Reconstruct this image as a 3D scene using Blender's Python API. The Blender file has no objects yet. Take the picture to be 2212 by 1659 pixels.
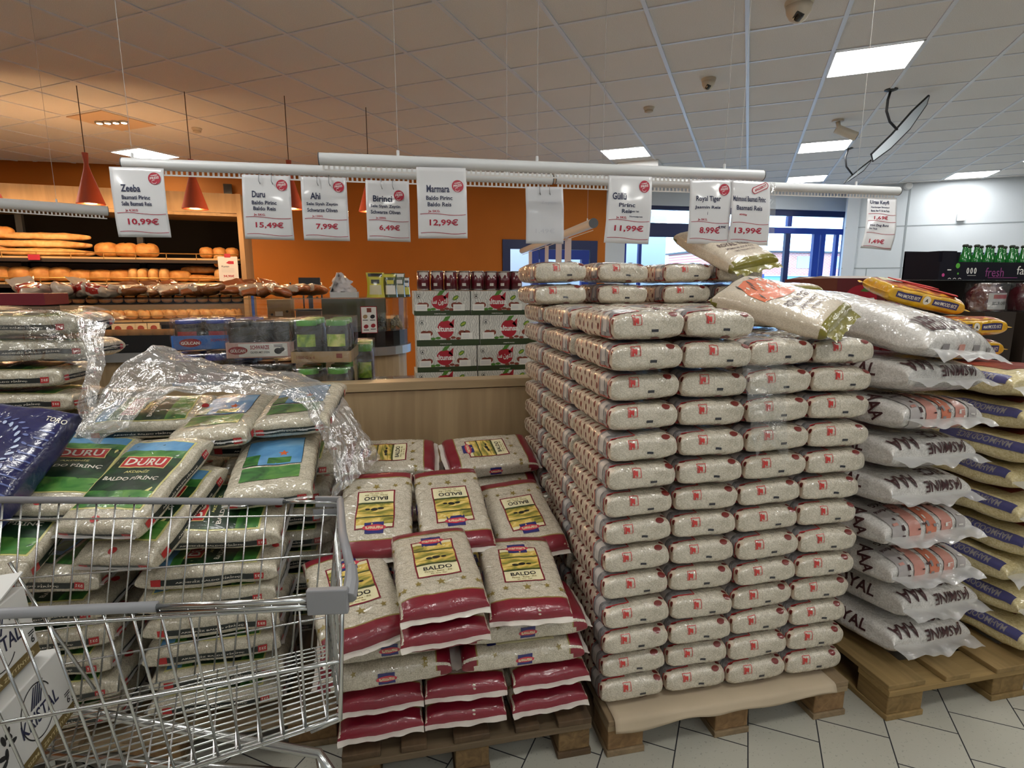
import bpy, bmesh, math, random
from math import sin, cos, pi, radians as R
from mathutils import Vector as V, Matrix as M, noise, Euler
SC = bpy.context.scene
COL = SC.collection
random.seed(7)

# ------------------------------------------------------------------ camera
EYE = V((0, 0, 1.6))
FOCAL_PX, PITCH, YAW = 1211.0, R(9.95), R(12)
cam = bpy.data.objects.new('camera', bpy.data.cameras.new('camera'))
COL.objects.link(cam)
cam.location = EYE
cam.rotation_euler = (pi / 2 - PITCH, 0, -YAW)
cam.data.sensor_fit = 'HORIZONTAL'
cam.data.sensor_width = 36
cam.data.lens = 36 * FOCAL_PX / 2212
cam.data.clip_start = 0.02
cam.data.clip_end = 200
SC.camera = cam

# ------------------------------------------------------------------ world, daylight, exposure
SC.view_settings.view_transform = 'Standard'
SC.view_settings.look = 'None'
SC.view_settings.gamma = 1
SC.view_settings.exposure = 0.28
SC.cycles.use_denoising = True
SC.cycles.use_adaptive_sampling = True
SC.cycles.adaptive_threshold = 0.025
SC.cycles.max_bounces = 8
SC.cycles.transparent_max_bounces = 24
SC.cycles.sample_clamp_indirect = 6
SC.cycles.caustics_reflective = False
SC.cycles.caustics_refractive = False
W = bpy.data.worlds.new('daylight')
SC.world = W
W.use_nodes = True
_bg = W.node_tree.nodes['Background']
_bg.inputs['Color'].default_value = (0.58, 0.79, 1.0, 1)
_bg.inputs['Strength'].default_value = 7.5
PANEL_POWER = 21.0            # emission of the ceiling light panels
WARM_POWER = 0.75
def window_portal(x, y, z, w, h):
    l = bpy.data.lights.new('window_portal', 'AREA'); l.shape = 'RECTANGLE'; l.size = w; l.size_y = h; l.cycles.is_portal = True
    o = bpy.data.objects.new('window_portal', l); COL.objects.link(o); o.location = (x, y, z); o.rotation_euler = (-pi / 2, 0, 0)
window_portal(6.69, 10.15, 1.53, 4.9, 3.06)
window_portal(2.82, 10.1, 1.2, 1.75, 2.4)

# ------------------------------------------------------------------ helpers
FWD = V((sin(YAW) * cos(PITCH), cos(YAW) * cos(PITCH), -sin(PITCH)))
RGT = V((cos(YAW), -sin(YAW), 0))
UPV = RGT.cross(FWD)
def ray(px, py): return FWD + RGT * ((px - 1106) / FOCAL_PX) - UPV * ((py - 829.5) / FOCAL_PX)
def ony(px, py, y):
    d = ray(px, py); return EYE + d * (y / d.y)
def onz(px, py, z):
    d = ray(px, py); return EYE + d * ((z - EYE.z) / d.z)
def onx(px, py, x):
    d = ray(px, py); return EYE + d * (x / d.x)

def lin(h):
    h = h.lstrip('#')
    o = []
    for i in (0, 2, 4):
        c = int(h[i:i + 2], 16) / 255
        o.append(c / 12.92 if c <= 0.04045 else ((c + 0.055) / 1.055) ** 2.4)
    return (o[0], o[1], o[2], 1)

class NT:
    """small node-tree writer"""
    def __init__(s, name):
        s.m = bpy.data.materials.new(name); s.m.use_nodes = True
        s.t = s.m.node_tree; s.b = s.t.nodes['Principled BSDF']
    def n(s, typ, ins=None, **kw):
        nd = s.t.nodes.new('ShaderNode' + typ)
        for k, v in kw.items(): setattr(nd, k, v)
        for k, v in (ins or {}).items(): s.put(nd, k, v)
        return nd
    def put(s, nd, k, v):
        i = nd.inputs[k]
        if hasattr(v, 'links') or isinstance(v, bpy.types.NodeSocket): s.t.links.new(v, i)
        else: i.default_value = v
    def math(s, op, a, b=0.0, c=None):
        nd = s.n('Math', operation=op); s.put(nd, 0, a); s.put(nd, 1, b)
        if c is not None: s.put(nd, 2, c)
        return nd.outputs[0]
    def mix(s, f, a, b):
        nd = s.n('Mix', data_type='RGBA'); s.put(nd, 0, f); s.put(nd, 6, a); s.put(nd, 7, b)
        return nd.outputs[2]
    def ramp(s, f, stops):
        nd = s.n('ValToRGB'); s.put(nd, 0, f)
        e = nd.color_ramp.elements
        while len(e) < len(stops): e.new(0.5)
        for i, (p, c) in enumerate(stops): e[i].position = p; e[i].color = c
        return nd.outputs[0]
    def noise(s, scale, detail=3, vec=None, dist=0.0, rough=0.5):
        nd = s.n('TexNoise', {'Scale': scale, 'Detail': detail, 'Distortion': dist, 'Roughness': rough})
        if vec is not None: s.put(nd, 'Vector', vec)
        return nd.outputs[0]
    def coord(s, which='Object'):
        return s.n('TexCoord').outputs[which]
    def scaled(s, vec, sc):
        nd = s.n('Mapping'); s.put(nd, 'Vector', vec); nd.inputs['Scale'].default_value = sc
        return nd.outputs[0]
    def bump(s, h, strength=0.3, dist=0.01):
        nd = s.n('Bump', {'Strength': strength, 'Distance': dist}); s.put(nd, 'Height', h)
        return nd.outputs[0]
    def set(s, **kw):
        for k, v in kw.items(): s.put(s.b, k.replace('_', ' '), v)
        return s

def mat(name, col, rough=0.5, metal=0.0, coat=0.0, spec=0.5, bump=None, var=0.0, varscale=6.0):
    c = lin(col) if isinstance(col, str) else col
    t = NT(name)
    t.set(Roughness=rough, Metallic=metal)
    t.b.inputs['Specular IOR Level'].default_value = spec
    if coat:
        t.b.inputs['Coat Weight'].default_value = coat; t.b.inputs['Coat Roughness'].default_value = 0.08
    if var:
        f = t.noise(varscale, 4, t.coord())
        d = tuple(x * (1 - var) for x in c[:3]) + (1,)
        l = tuple(min(1, x * (1 + var)) for x in c[:3]) + (1,)
        t.set(Base_Color=t.ramp(f, [(0.3, d), (0.7, l)]))
    else:
        t.set(Base_Color=c)
    if bump:
        t.set(Normal=t.bump(t.noise(bump[0], 3, t.coord()), bump[1], 0.01))
    return t.m

def emit(name, col, strength):
    t = NT(name); c = lin(col) if isinstance(col, str) else col
    t.set(Base_Color=(0.8, 0.8, 0.8, 1), Emission_Color=c, Emission_Strength=strength)
    return t.m

class MB:
    """collects faces of several materials and links them as ONE mesh object"""
    def __init__(s): s.v = []; s.f = []; s.mi = []; s.mats = []; s.uv = []
    def slot(s, m):
        if m not in s.mats: s.mats.append(m)
        return s.mats.index(m)
    def add(s, vs, fs, m, uvs=None):
        b = len(s.v); k = s.slot(m)
        s.v += [V(p) for p in vs]
        s.uv += list(uvs) if uvs else [(0, 0)] * len(vs)
        for f in fs: s.f.append([b + i for i in f]); s.mi.append(k)
        return s
    def box(s, lo, hi, m, mx=None):
        x0, y0, z0 = lo; x1, y1, z1 = hi
        vs = [V((x, y, z)) for z in (z0, z1) for x, y in ((x0, y0), (x1, y0), (x1, y1), (x0, y1))]
        if mx: vs = [mx @ v for v in vs]
        return s.add(vs, [(3, 2, 1, 0), (4, 5, 6, 7), (0, 1, 5, 4), (1, 2, 6, 5), (2, 3, 7, 6), (3, 0, 4, 7)], m)
    def tube(s, pts, r, m, seg=8, cap=True):
        pts = [V(p) for p in pts]; rings = []; n = len(pts)
        ref = None
        for i, p in enumerate(pts):
            d = (pts[min(i + 1, n - 1)] - pts[max(i - 1, 0)])
            d = d.normalized() if d.length > 1e-9 else V((0, 0, 1))
            if ref is None:
                ref = d.orthogonal().normalized()
            else:
                ref = (ref - d * ref.dot(d))
                ref = ref.normalized() if ref.length > 1e-6 else d.orthogonal().normalized()
            w = d.cross(ref); rr = r[i] if isinstance(r, (list, tuple)) else r
            rings.append([p + (ref * cos(2 * pi * k / seg) + w * sin(2 * pi * k / seg)) * rr for k in range(seg)])
        vs = [v for g in rings for v in g]; fs = []
        for i in range(n - 1):
            for k in range(seg):
                a = i * seg + k; b = i * seg + (k + 1) % seg
                fs.append((a, b, b + seg, a + seg))
        if cap:
            fs.append(tuple(reversed(range(seg)))); fs.append(tuple(range((n - 1) * seg, n * seg)))
        return s.add(vs, fs, m)
    def lathe(s, prof, m, seg=24, mx=None):
        vs = []; fs = []
        for r, z in prof:
            for k in range(seg):
                p = V((r * cos(2 * pi * k / seg), r * sin(2 * pi * k / seg), z)); vs.append(mx @ p if mx else p)
        for i in range(len(prof) - 1):
            for k in range(seg):
                a = i * seg + k; b = i * seg + (k + 1) % seg
                fs.append((a, b, b + seg, a + seg))
        if prof[0][0] > 1e-6: fs.append(tuple(reversed(range(seg))))
        if prof[-1][0] > 1e-6: fs.append(tuple(range((len(prof) - 1) * seg, len(prof) * seg)))
        return s.add(vs, fs, m)
    def flat(s, poly, m, mx=None, z=0.0):
        vs = [V((x, y, z)) for x, y in poly]
        if mx: vs = [mx @ v for v in vs]
        return s.add(vs, [tuple(range(len(vs)))], m)
    def grid(s, fn, nu, nv, m, uvs=False):
        vs = [fn(i / nu, j / nv) for j in range(nv + 1) for i in range(nu + 1)]
        uv = [(i / nu, j / nv) for j in range(nv + 1) for i in range(nu + 1)]
        fs = [(j * (nu + 1) + i, j * (nu + 1) + i + 1, (j + 1) * (nu + 1) + i + 1, (j + 1) * (nu + 1) + i) for j in range(nv) for i in range(nu)]
        return s.add(vs, fs, m, uv)
    def text(s, st, m, mx, height=None, width=None, off=0.0, bold=0.012):
        """flat lettering centred on mx's origin, in its xy plane"""
        vs, fs = text_fit(st, height, width, bold)
        return s.add([mx @ V((x, y, off)) for x, y in vs], fs, m)
    def mesh(s, name, smooth=False, weld=0.0):
        me = bpy.data.meshes.new(name)
        me.from_pydata([tuple(v) for v in s.v], [], s.f)
        for m in s.mats: me.materials.append(m)
        me.polygons.foreach_set('material_index', s.mi)
        ul = me.uv_layers.new(name='UVMap')
        li = [0] * len(me.loops); me.loops.foreach_get('vertex_index', li)
        fl = []
        for i in li: fl += s.uv[i]
        ul.data.foreach_set('uv', fl)
        if smooth: me.polygons.foreach_set('use_smooth', [True] * len(me.polygons))
        if weld:
            b = bmesh.new(); b.from_mesh(me); bmesh.ops.remove_doubles(b, verts=b.verts, dist=weld); b.to_mesh(me); b.free()
        me.update()
        return me
    def build(s, name, parent=None, smooth=False, bev=0.0, loc=None, rot=None, solid=0.0, weld=0.0, sharp=None):
        me = s.mesh(name, smooth, weld)
        o = bpy.data.objects.new(name, me); COL.objects.link(o)
        if parent: o.parent = parent
        if loc is not None: o.location = loc
        if rot is not None: o.rotation_euler = rot
        if bev:
            md = o.modifiers.new('edge', 'BEVEL'); md.width = bev; md.segments = 2; md.limit_method = 'ANGLE'; md.angle_limit = R(40)
        if solid:
            md = o.modifiers.new('thick', 'SOLIDIFY'); md.thickness = solid; md.offset = 0
        if sharp is not None:
            me.set_sharp_from_angle(angle=sharp)
        return o

_TX = {}
def text_raw(st, bold=0.0):
    if (st, bold) in _TX: return _TX[(st, bold)]
    c = bpy.data.curves.new('lettering', 'FONT'); c.body = st; c.resolution_u = 2; c.offset = bold
    o = bpy.data.objects.new('lettering', c); COL.objects.link(o)
    dg = bpy.context.evaluated_depsgraph_get()
    me = o.evaluated_get(dg).to_mesh()
    vs = [(v.co.x, v.co.y) for v in me.vertices]; fs = [tuple(p.vertices) for p in me.polygons]
    o.evaluated_get(dg).to_mesh_clear()
    bpy.data.objects.remove(o); bpy.data.curves.remove(c)
    _TX[(st, bold)] = (vs, fs); return vs, fs
def text_fit(st, height=None, width=None, bold=0.0):
    vs, fs = text_raw(st, bold)
    x0 = min(v[0] for v in vs); x1 = max(v[0] for v in vs); y0 = min(v[1] for v in vs); y1 = max(v[1] for v in vs)
    sy = height / (y1 - y0) if height else None
    sx = width / (x1 - x0) if width else None
    sx = sx or sy; sy = sy or sx
    return [((x - (x0 + x1) / 2) * sx, (y - (y0 + y1) / 2) * sy) for x, y in vs], fs

def tag(o, label, cat, group=None):
    o['label'] = label; o['category'] = cat
    if group: o['group'] = group
    return o
def stru(o):
    o['kind'] = 'structure'; return o
def empty(name, loc=(0, 0, 0), rot=(0, 0, 0)):
    o = bpy.data.objects.new(name, None); COL.objects.link(o)
    o.location = loc; o.rotation_euler = rot; o.empty_display_size = 0.1
    return o
def dup(src, loc, rot, label=None, group=None, scale=None):
    r = src.copy(); COL.objects.link(r); r.location = loc; r.rotation_euler = rot
    if scale: r.scale = scale
    if label: r['label'] = label
    if group: r['group'] = group
    for ch in list(src.children):
        c = ch.copy(); COL.objects.link(c); c.parent = r
        for g in list(ch.children):
            d = g.copy(); COL.objects.link(d); d.parent = c
    return r
def frame(origin, xdir, ydir):
    """matrix whose xy plane is spanned by xdir, ydir"""
    x = V(xdir).normalized(); y = V(ydir); y = (y - x * y.dot(x)).normalized(); z = x.cross(y)
    return M(((x.x, y.x, z.x, origin[0]), (x.y, y.y, z.y, origin[1]), (x.z, y.z, z.z, origin[2]), (0, 0, 0, 1)))
def ellipse(cx, cy, rx, ry, n=20, rot=0):
    return [(cx + rx * cos(t) * cos(rot) - ry * sin(t) * sin(rot), cy + rx * cos(t) * sin(rot) + ry * sin(t) * cos(rot)) for t in (2 * pi * k / n for k in range(n))]
def rect(x0, y0, x1, y1): return [(x0, y0), (x1, y0), (x1, y1), (x0, y1)]
def lerp(a, b, t): return a + (b - a) * t
def along(pl, t):
    """point at fraction t (by length) of a polyline of vectors"""
    ls = [(pl[i + 1] - pl[i]).length for i in range(len(pl) - 1)]; d = t * sum(ls)
    for i, l in enumerate(ls):
        if d <= l or i == len(ls) - 1: return pl[i].lerp(pl[i + 1], min(1, d / l) if l else 0)
        d -= l
# ------------------------------------------------------------------ setting
G1 = V((sin(R(34.5)), cos(R(34.5)), 0)); G2 = V((cos(R(34.5)), -sin(R(34.5)), 0))   # ceiling and floor grid
CELL, CEIL = 0.617, 3.4
def gpt(a, b, z=CEIL): return G1 * a + G2 * b + V((0, 0, z))

def floor_material():
    t = NT('floor_tiles'); p = t.coord('Object')
    sep = t.n('SeparateXYZ', {0: p})
    a = t.math('ADD', t.math('MULTIPLY', sep.outputs[0], G1.x), t.math('MULTIPLY', sep.outputs[1], G1.y))
    b = t.math('ADD', t.math('MULTIPLY', sep.outputs[0], G2.x), t.math('MULTIPLY', sep.outputs[1], G2.y))
    S = 0.235
    bb = t.math('DIVIDE', t.math('SUBTRACT', b, 0.108), S); col = t.math('FLOOR', bb)
    aa = t.math('SUBTRACT', t.math('DIVIDE', t.math('SUBTRACT', a, 2.03), S), t.math('MULTIPLY', col, 0.5))
    def edge(x):
        f = t.math('FRACT', x); return t.math('MINIMUM', f, t.math('SUBTRACT', 1.0, f))
    e = t.math('MINIMUM', edge(aa), edge(bb))
    line = t.math('LESS_THAN', e, 0.0095)
    cell = t.n('CombineXYZ'); t.put(cell, 0, t.math('FLOOR', aa)); t.put(cell, 1, col)
    wn = t.n('TexWhiteNoise'); t.put(wn, 'Vector', cell.outputs[0])
    base = t.ramp(wn.outputs[0], [(0.0, lin('b0aea2')), (1.0, lin('b9b7ab'))])
    sp = t.noise(95, 2, p)
    base = t.mix(t.math('MULTIPLY', t.math('GREATER_THAN', sp, 0.66), 0.45), base, lin('74716a'))
    dirt = t.noise(2.2, 5, p)
    base = t.mix(t.math('MULTIPLY', dirt, 0.3), base, lin('8e8b80'))
    t.set(Base_Color=t.mix(line, base, lin('26262a')), Roughness=t.mix(line, (0.42, 0.42, 0.42, 1), (0.9, 0.9, 0.9, 1)))
    t.set(Normal=t.bump(t.math('SUBTRACT', 1.0, line), 0.3, 0.002))
    return t.m
def ceiling_material():
    t = NT('ceiling_tiles'); p = t.coord('Object')
    f = t.noise(260, 2, p); g = t.noise(0.9, 3, p)
    c = t.ramp(f, [(0.3, lin('cdc9c8')), (0.65, lin('ecebea'))])
    c = t.mix(t.math('MULTIPLY', g, 0.25), c, lin('c6c0bd'))
    t.set(Base_Color=c, Roughness=0.95, Normal=t.bump(f, 0.25, 0.004))
    return t.m
m_floor = floor_material(); m_ceil = ceiling_material()
m_tbar = mat('tbar_white', 'd5d9e2', 0.38, spec=0.6)
m_orange = mat('orange_paint', 'ad6006', 0.75, var=0.06, varscale=1.2, bump=(180, 0.08))
m_white = mat('white_paint', 'c2cad2', 0.7, var=0.03, varscale=1.5)
m_grey = mat('grey_fascia', 'a7adb2', 0.7)
m_seam = mat('panel_seam', '8d969c', 0.8)
m_blue = mat('blue_aluminium', '0d3190', 0.35, spec=0.5)
m_navy = mat('dark_blue_aluminium', '122152', 0.4)

o = MB().box((-8, -4, -0.1), (16.5, 10.2, 0), m_floor).build('floor'); stru(o)
o = MB().box((-8, -4, CEIL), (16.5, 10.2, CEIL + 0.1), m_ceil).build('ceiling'); stru(o)
# exposed T-bars of the suspended ceiling
mb = MB()
for i in range(-18, 26):
    b = -0.123 + CELL * i
    mx = M.Translation((0, 0, 0)) @ M.Rotation(R(-34.5), 4, 'Z')
    a0, a1 = -8, 14
    mb.box((b - 0.0145, a0, CEIL - 0.008), (b + 0.0145, a1, CEIL + 0.004), m_tbar, mx)
for i in range(-16, 26):
    a = 4.715 + CELL * (i - 7)
    mx = M.Rotation(R(-34.5), 4, 'Z')
    mb.box((-11, a - 0.011, CEIL - 0.0065), (14, a + 0.011, CEIL + 0.004), m_tbar, mx)
stru(mb.build('ceiling_grid'))

# walls.  back wall: orange part, white pier, blue glazing, then the white panelled wall along the grid direction
YB = 9.95
XD0, XD1, ZD = 1.94, 3.70, 2.40
mb = MB()
mb.box((-8, YB, 0), (XD0, YB + 0.2, CEIL), m_orange).box((XD0, YB, ZD), (XD1, YB + 0.2, CEIL), m_orange).box((XD1, YB, 0), (3.86, YB + 0.2, CEIL), m_orange)
stru(mb.build('wall_back'))
mb = MB().box((-8.1, -4, 0), (-8, 13, CEIL), m_orange); stru(mb.build('wall_left'))
XW0, XW1, ZW = 4.24, 9.14, 3.06
mb = MB().box((3.86, YB, 0), (XW0, YB + 0.25, CEIL), m_white).box((XW0, YB, ZW), (XW1, YB + 0.25, CEIL), m_white)
stru(mb.build('wall_entrance'))
stru(MB().box((-8.1, -4.1, 0), (16.6, -4, CEIL), m_white).build('wall_front')); stru(MB().box((16.5, -4, 0), (16.6, 5, CEIL), m_white).build('wall_far_right'))
# white wall of big panels on the right, running along G2
cor = V((9.14, YB, 0)); c0 = onz(1968, 395, CEIL); c0.z = 0
mb = MB()
w0 = c0 - G2 * 0.95; w1 = c0 + G2 * 9.2
def wallbox(mb, a, b, th, z0, z1, m):
    d = (b - a).normalized(); n = V((-d.y, d.x, 0))
    vs = [a, b, b + n * th, a + n * th]
    mb.add([V((p.x, p.y, z)) for z in (z0, z1) for p in vs], [(3, 2, 1, 0), (4, 5, 6, 7), (0, 1, 5, 4), (1, 2, 6, 5), (2, 3, 7, 6), (3, 0, 4, 7)], m)
wallbox(mb, w0, w1, 0.2, 0, CEIL, m_white)
wallbox(mb, V((9.14, YB, 0)), w0, 0.2, 0, CEIL, m_white)
nw = V((-G1.x, -G1.y, 0)) * 0.004
for z in (2.66, 1.92, 1.2):
    wallbox(mb, w0 + nw, w1 + nw, 0.008, z - 0.009, z + 0.009, m_seam)
for k in (-0.0, 2.35):
    wallbox(mb, c0 + G2 * (k - 0.014) + nw * 1.5, c0 + G2 * (k + 0.014) + nw * 1.5, 0.012, 0, CEIL, m_seam)
wallbox(mb, c0 - G2 * 0.55 + nw, c0 - G2 * 0.535 + nw, 0.01, 0, 1.92, m_seam)
stru(mb.build('wall_right'))

# ------------------------------------------------------------------ glazing
def glass_mat(name, tint=(0.86, 0.93, 1.0, 1), gloss=0.08):
    t = NT(name)
    out = t.t.nodes['Material Output']
    tr = t.n('BsdfTransparent', {0: tint}); gl = t.n('BsdfGlossy', {'Color': (1, 1, 1, 1), 'Roughness': 0.02})
    lw = t.n('LayerWeight', {'Blend': 0.25})
    mx = t.n('MixShader'); t.put(mx, 0, t.math('ADD', t.math('MULTIPLY', lw.outputs['Fresnel'], 0.6), gloss))
    t.put(mx, 1, tr.outputs[0]); t.put(mx, 2, gl.outputs[0])
    t.t.links.new(mx.outputs[0], out.inputs['Surface'])
    return t.m
m_glass = glass_mat('window_glass'); m_clear = glass_mat('clear_glass', (0.95, 0.97, 0.96, 1), 0.05)
yf = YB + 0.06
def bar(mb, x0, x1, z0, z1, m=None, d0=0.0, d1=0.07): q = 0.0009 * (len(mb.f) // 6 % 9); mb.box((x0 + q, yf + d0 - q, z0 + q), (x1 - q, yf + d1 + q, z1 - q), m or m_blue)
def P(px, py, y=YB): return ony(px, py, y)
# window_1: fixed glazing left of the entrance
win = MB(); xa, xb = XW0, P(1560, 560).x
za = P(1480, 482).z; zb = P(1480, 512).z
bar(win, xa, xb, ZW - 0.07, ZW, m_navy); bar(win, xa, xb, zb, za, m_navy); bar(win, xa, xa + 0.06, 0, ZW); bar(win, xb - 0.07, xb, 0, ZW)
xm = P(1386, 540).x
bar(win, xm - 0.03, xm + 0.03, 0, zb); bar(win, xa, xb, 0, 0.08)
w_o = stru(win.build('window_1'))
MB().box((xa, yf + 0.03, 0), (xb, yf + 0.04, ZW), m_glass).build('window_pane', w_o)
# door_2: the glazed entrance with its fanlights
dr = MB(); xc, xd = xb, XW1
zt0 = P(1760, 505).z; zt1 = P(1760, 490).z; zt2 = P(1760, 467).z
bar(dr, xc, xd, zt2, ZW, m_navy); bar(dr, xc, xd, zt0, zt1 - 0.02); bar(dr, xc, xc + 0.08, 0, ZW); bar(dr, xd - 0.16, xd, 0, ZW, m_navy)
xm = P(1711, 480).x; bar(dr, xm - 0.05, xm + 0.05, zt1, zt2, m_blue)
d_o = stru(dr.build('door_2'))
MB().box((xc, yf + 0.03, 0), (xd, yf + 0.04, ZW), m_glass).build('door_pane', d_o)
lf = MB()
for px, w in ((1702, 0.055), (1764, 0.07), (1778, 0.05), (1808, 0.04)):
    x = P(px, 560).x; bar(lf, x - w, x + w, 0.02, zt0, m_navy if px == 1702 else m_blue, -0.02, 0.05)
bar(lf, xc, xd, 0.02, 0.2, m_blue, -0.02, 0.05)
lf.build('door_leaf', d_o)
# door_1: blue glazed door in the orange wall
d1 = MB()
def fr(x0, x1, z0, z1, m=m_navy): q = 0.0012 * (len(d1.f) // 6 % 12); d1.box((x0 + q, YB - 0.03 - q, z0 + q), (x1 - q, YB + 0.07 + q, z1 - q), m)
fr(XD0, XD1, ZD - 0.16, ZD); fr(XD0, XD0 + 0.14, 0, ZD); fr(XD1 - 0.14, XD1, 0, ZD)
m0 = P(1148, 580).x; m1 = P(1163, 580).x
fr(m0, m1, 0, ZD - 0.12, m_blue); fr(m1 + 0.02, m1 + 0.16, 0, ZD - 0.16, m_blue); fr(XD1 - 0.30, XD1 - 0.16, 0, ZD - 0.16, m_blue)
fr(m1, XD1 - 0.15, ZD - 0.34, ZD - 0.16, m_blue); fr(XD0 + 0.1, XD1 - 0.1, 0, 0.25, m_blue)
d1o = stru(d1.build('door_1'))
MB().box((XD0 + 0.1, YB + 0.02, 0.1), (XD1 - 0.1, YB + 0.03, ZD - 0.1), m_glass).build('door_pane', d1o)

# ------------------------------------------------------------------ outside
def brick_mat():
    t = NT('brick'); p = t.scaled(t.coord(), (1, 1, 1)); s = t.n('SeparateXYZ', {0: p}); c = t.n('CombineXYZ', {0: s.outputs[0], 1: s.outputs[2]})
    b = t.n('TexBrick', {'Scale': 1.0, 'Brick Width': 0.5, 'Row Height': 0.16, 'Mortar Size': 0.03, 'Color1': lin('b4615a'), 'Color2': lin('c0746c'), 'Mortar': lin('d6b5ae')})
    t.put(b, 'Vector', c.outputs[0]); t.set(Base_Color=b.outputs[0], Roughness=0.9); return t.m
m_brick = brick_mat(); m_render = mat('pale_blue_render', '8fc3dd', 0.8); m_asph = mat('asphalt', '7d8083', 0.9)
m_winout = mat('far_window', '9fc0cf', 0.15); m_dgrey = mat('dark_grey', '33363b', 0.6)
o = MB().box((-40, 10.2, -0.3), (80, 80, -0.15), m_asph).build('ground_outside'); stru(o)
bld = empty('building', (45, 60, -0.15))
tag(bld, 'brick building with pale blue ground floor seen through the entrance glazing', 'building')
MB().box((-10, 0, 3.0), (18, 8, 5.6), m_brick).build('upper_storey', bld)
MB().box((-10, -0.3, 0), (18, 8, 2.85), m_render).build('ground_floor', bld)
MB().box((-10.1, -0.7, 2.85), (18.1, 8, 3.0), m_white).build('cornice', bld)
MB().box((-10.4, -0.4, 5.6), (18.4, 8.4, 5.8), m_dgrey).build('roof', bld)
for i, x in enumerate((-7.5, -2.9, 2.6, 7.4, 12.4)):
    MB().box((x, -0.06, 3.8), (x + 1.8, 0.05, 5.2), m_winout).build('window', bld)
for x in (-8, -2, 4, 10):
    MB().box((x, -0.34, 0.3), (x + 4.2, -0.2, 2.4), m_winout).build('window', bld)
b2 = empty('building', (16, 34, -0.15))
tag(b2, 'low pale building with blue band seen through the fixed window', 'building')
MB().box((-8, 0, 0), (8, 6, 2.0), m_white).build('wall', b2)
MB().box((-8.2, -0.5, 2.0), (8.2, 6, 2.5), m_blue).build('fascia', b2)
for k in range(6): MB().box((-7 + 2.4 * k, -0.05, 0.4), (-5.2 + 2.4 * k, 0.05, 1.7), m_winout).build('window', b2)
# the vestibule behind door_1
mb = MB().box((0.9, 11.8, 0), (6.0, 11.9, 3.2), mat('vestibule_white', 'd8dde0', 0.6)); stru(mb.build('wall_vestibule'))

# ------------------------------------------------------------------ ceiling lights
m_panel = emit('light_panel', (1.0, 0.985, 0.94, 1), PANEL_POWER)
m_rim = mat('panel_rim', 'e6e8ea', 0.4)
def light_panel(a, b, label, dark=False):
    """square LED panel filling the grid cell whose centre is a,b in grid coordinates"""
    o = empty('ceiling_light', gpt(a, b, CEIL - 0.008), (0, 0, R(-34.5)))
    h = CELL / 2 - 0.012
    fr = MB()
    for x0, y0, x1, y1 in ((-h, -h, h, -h + 0.012), (-h, h - 0.012, h, h), (-h, -h, -h + 0.012, h), (h - 0.012, -h, h, h)):
        fr.box((x0, y0, -0.006), (x1, y1, 0.002), m_rim)
    fr.build('frame', o)
    MB().box((-h + 0.012, -h + 0.012, -0.004), (h - 0.012, h - 0.012, 0.0), m_panel).build('diffuser', o)
    tag(o, label, 'ceiling light', 'square ceiling light panels'); return o
def cell_of(p):
    a, b = p.dot(G1), p.dot(G2)
    a = 4.715 + CELL * (math.floor((a - 4.715) / CELL) + 0.5); b = -0.123 + CELL * (math.floor((b + 0.123) / CELL) + 0.5)
    return a, b
LIGHTS = [((1886, 122), 'largest square light panel in the ceiling, above the curved hanging light'),
          ((1352, 325), 'square light panel in the ceiling above the tagged price rails, near the vent box'),
          ((1780, 312), 'square light panel just below the bullet camera'),
          ((1741, 382), 'small square light panel above the entrance, nearest the grey fascia'),
          ((2100, 373), 'square light panel closest to the white panelled wall'),
          ((305, 330), 'bright light panel above the bread shelves, partly behind a price rail')]
for (px, py), lb in LIGHTS:
    light_panel(*cell_of(onz(px, py, CEIL)), lb)
a0, b0 = cell_of(onz(1886, 122, CEIL))
for i, (da, db) in enumerate(((-12, -10), (-12, -5), (-12, 0), (-12, 5), (-8, -10), (-8, -5), (-8, 0), (-8, 5), (-4, 0), (-4, 5), (0, 5), (4, 5), (8, 5), (-4, -15))):
    light_panel(a0 + da * CELL, b0 + db * CELL, 'square light panel in the ceiling over the camera side of the aisle')
# ------------------------------------------------------------------ bags
def cut2d(vs, fs, step):
    b = bmesh.new()
    bv = [b.verts.new((x, y, 0)) for x, y in vs]
    for f in fs:
        try: b.faces.new([bv[i] for i in f])
        except ValueError: pass
    for ax in (0, 1):
        lo = min(v[ax] for v in vs); hi = max(v[ax] for v in vs)
        k = math.ceil(lo / step) if hi - lo > step else 10 ** 9
        while k * step < hi:
            co = V((0, 0, 0)); co[ax] = k * step; no = V((0, 0, 0)); no[ax] = 1
            bmesh.ops.bisect_plane(b, geom=b.verts[:] + b.edges[:] + b.faces[:], plane_co=co, plane_no=no, dist=1e-6)
            k += 1
    b.verts.index_update()
    out = [(v.co.x, v.co.y) for v in b.verts]; of = [tuple(v.index for v in f.verts) for f in b.faces]
    b.free(); return out, of

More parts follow.
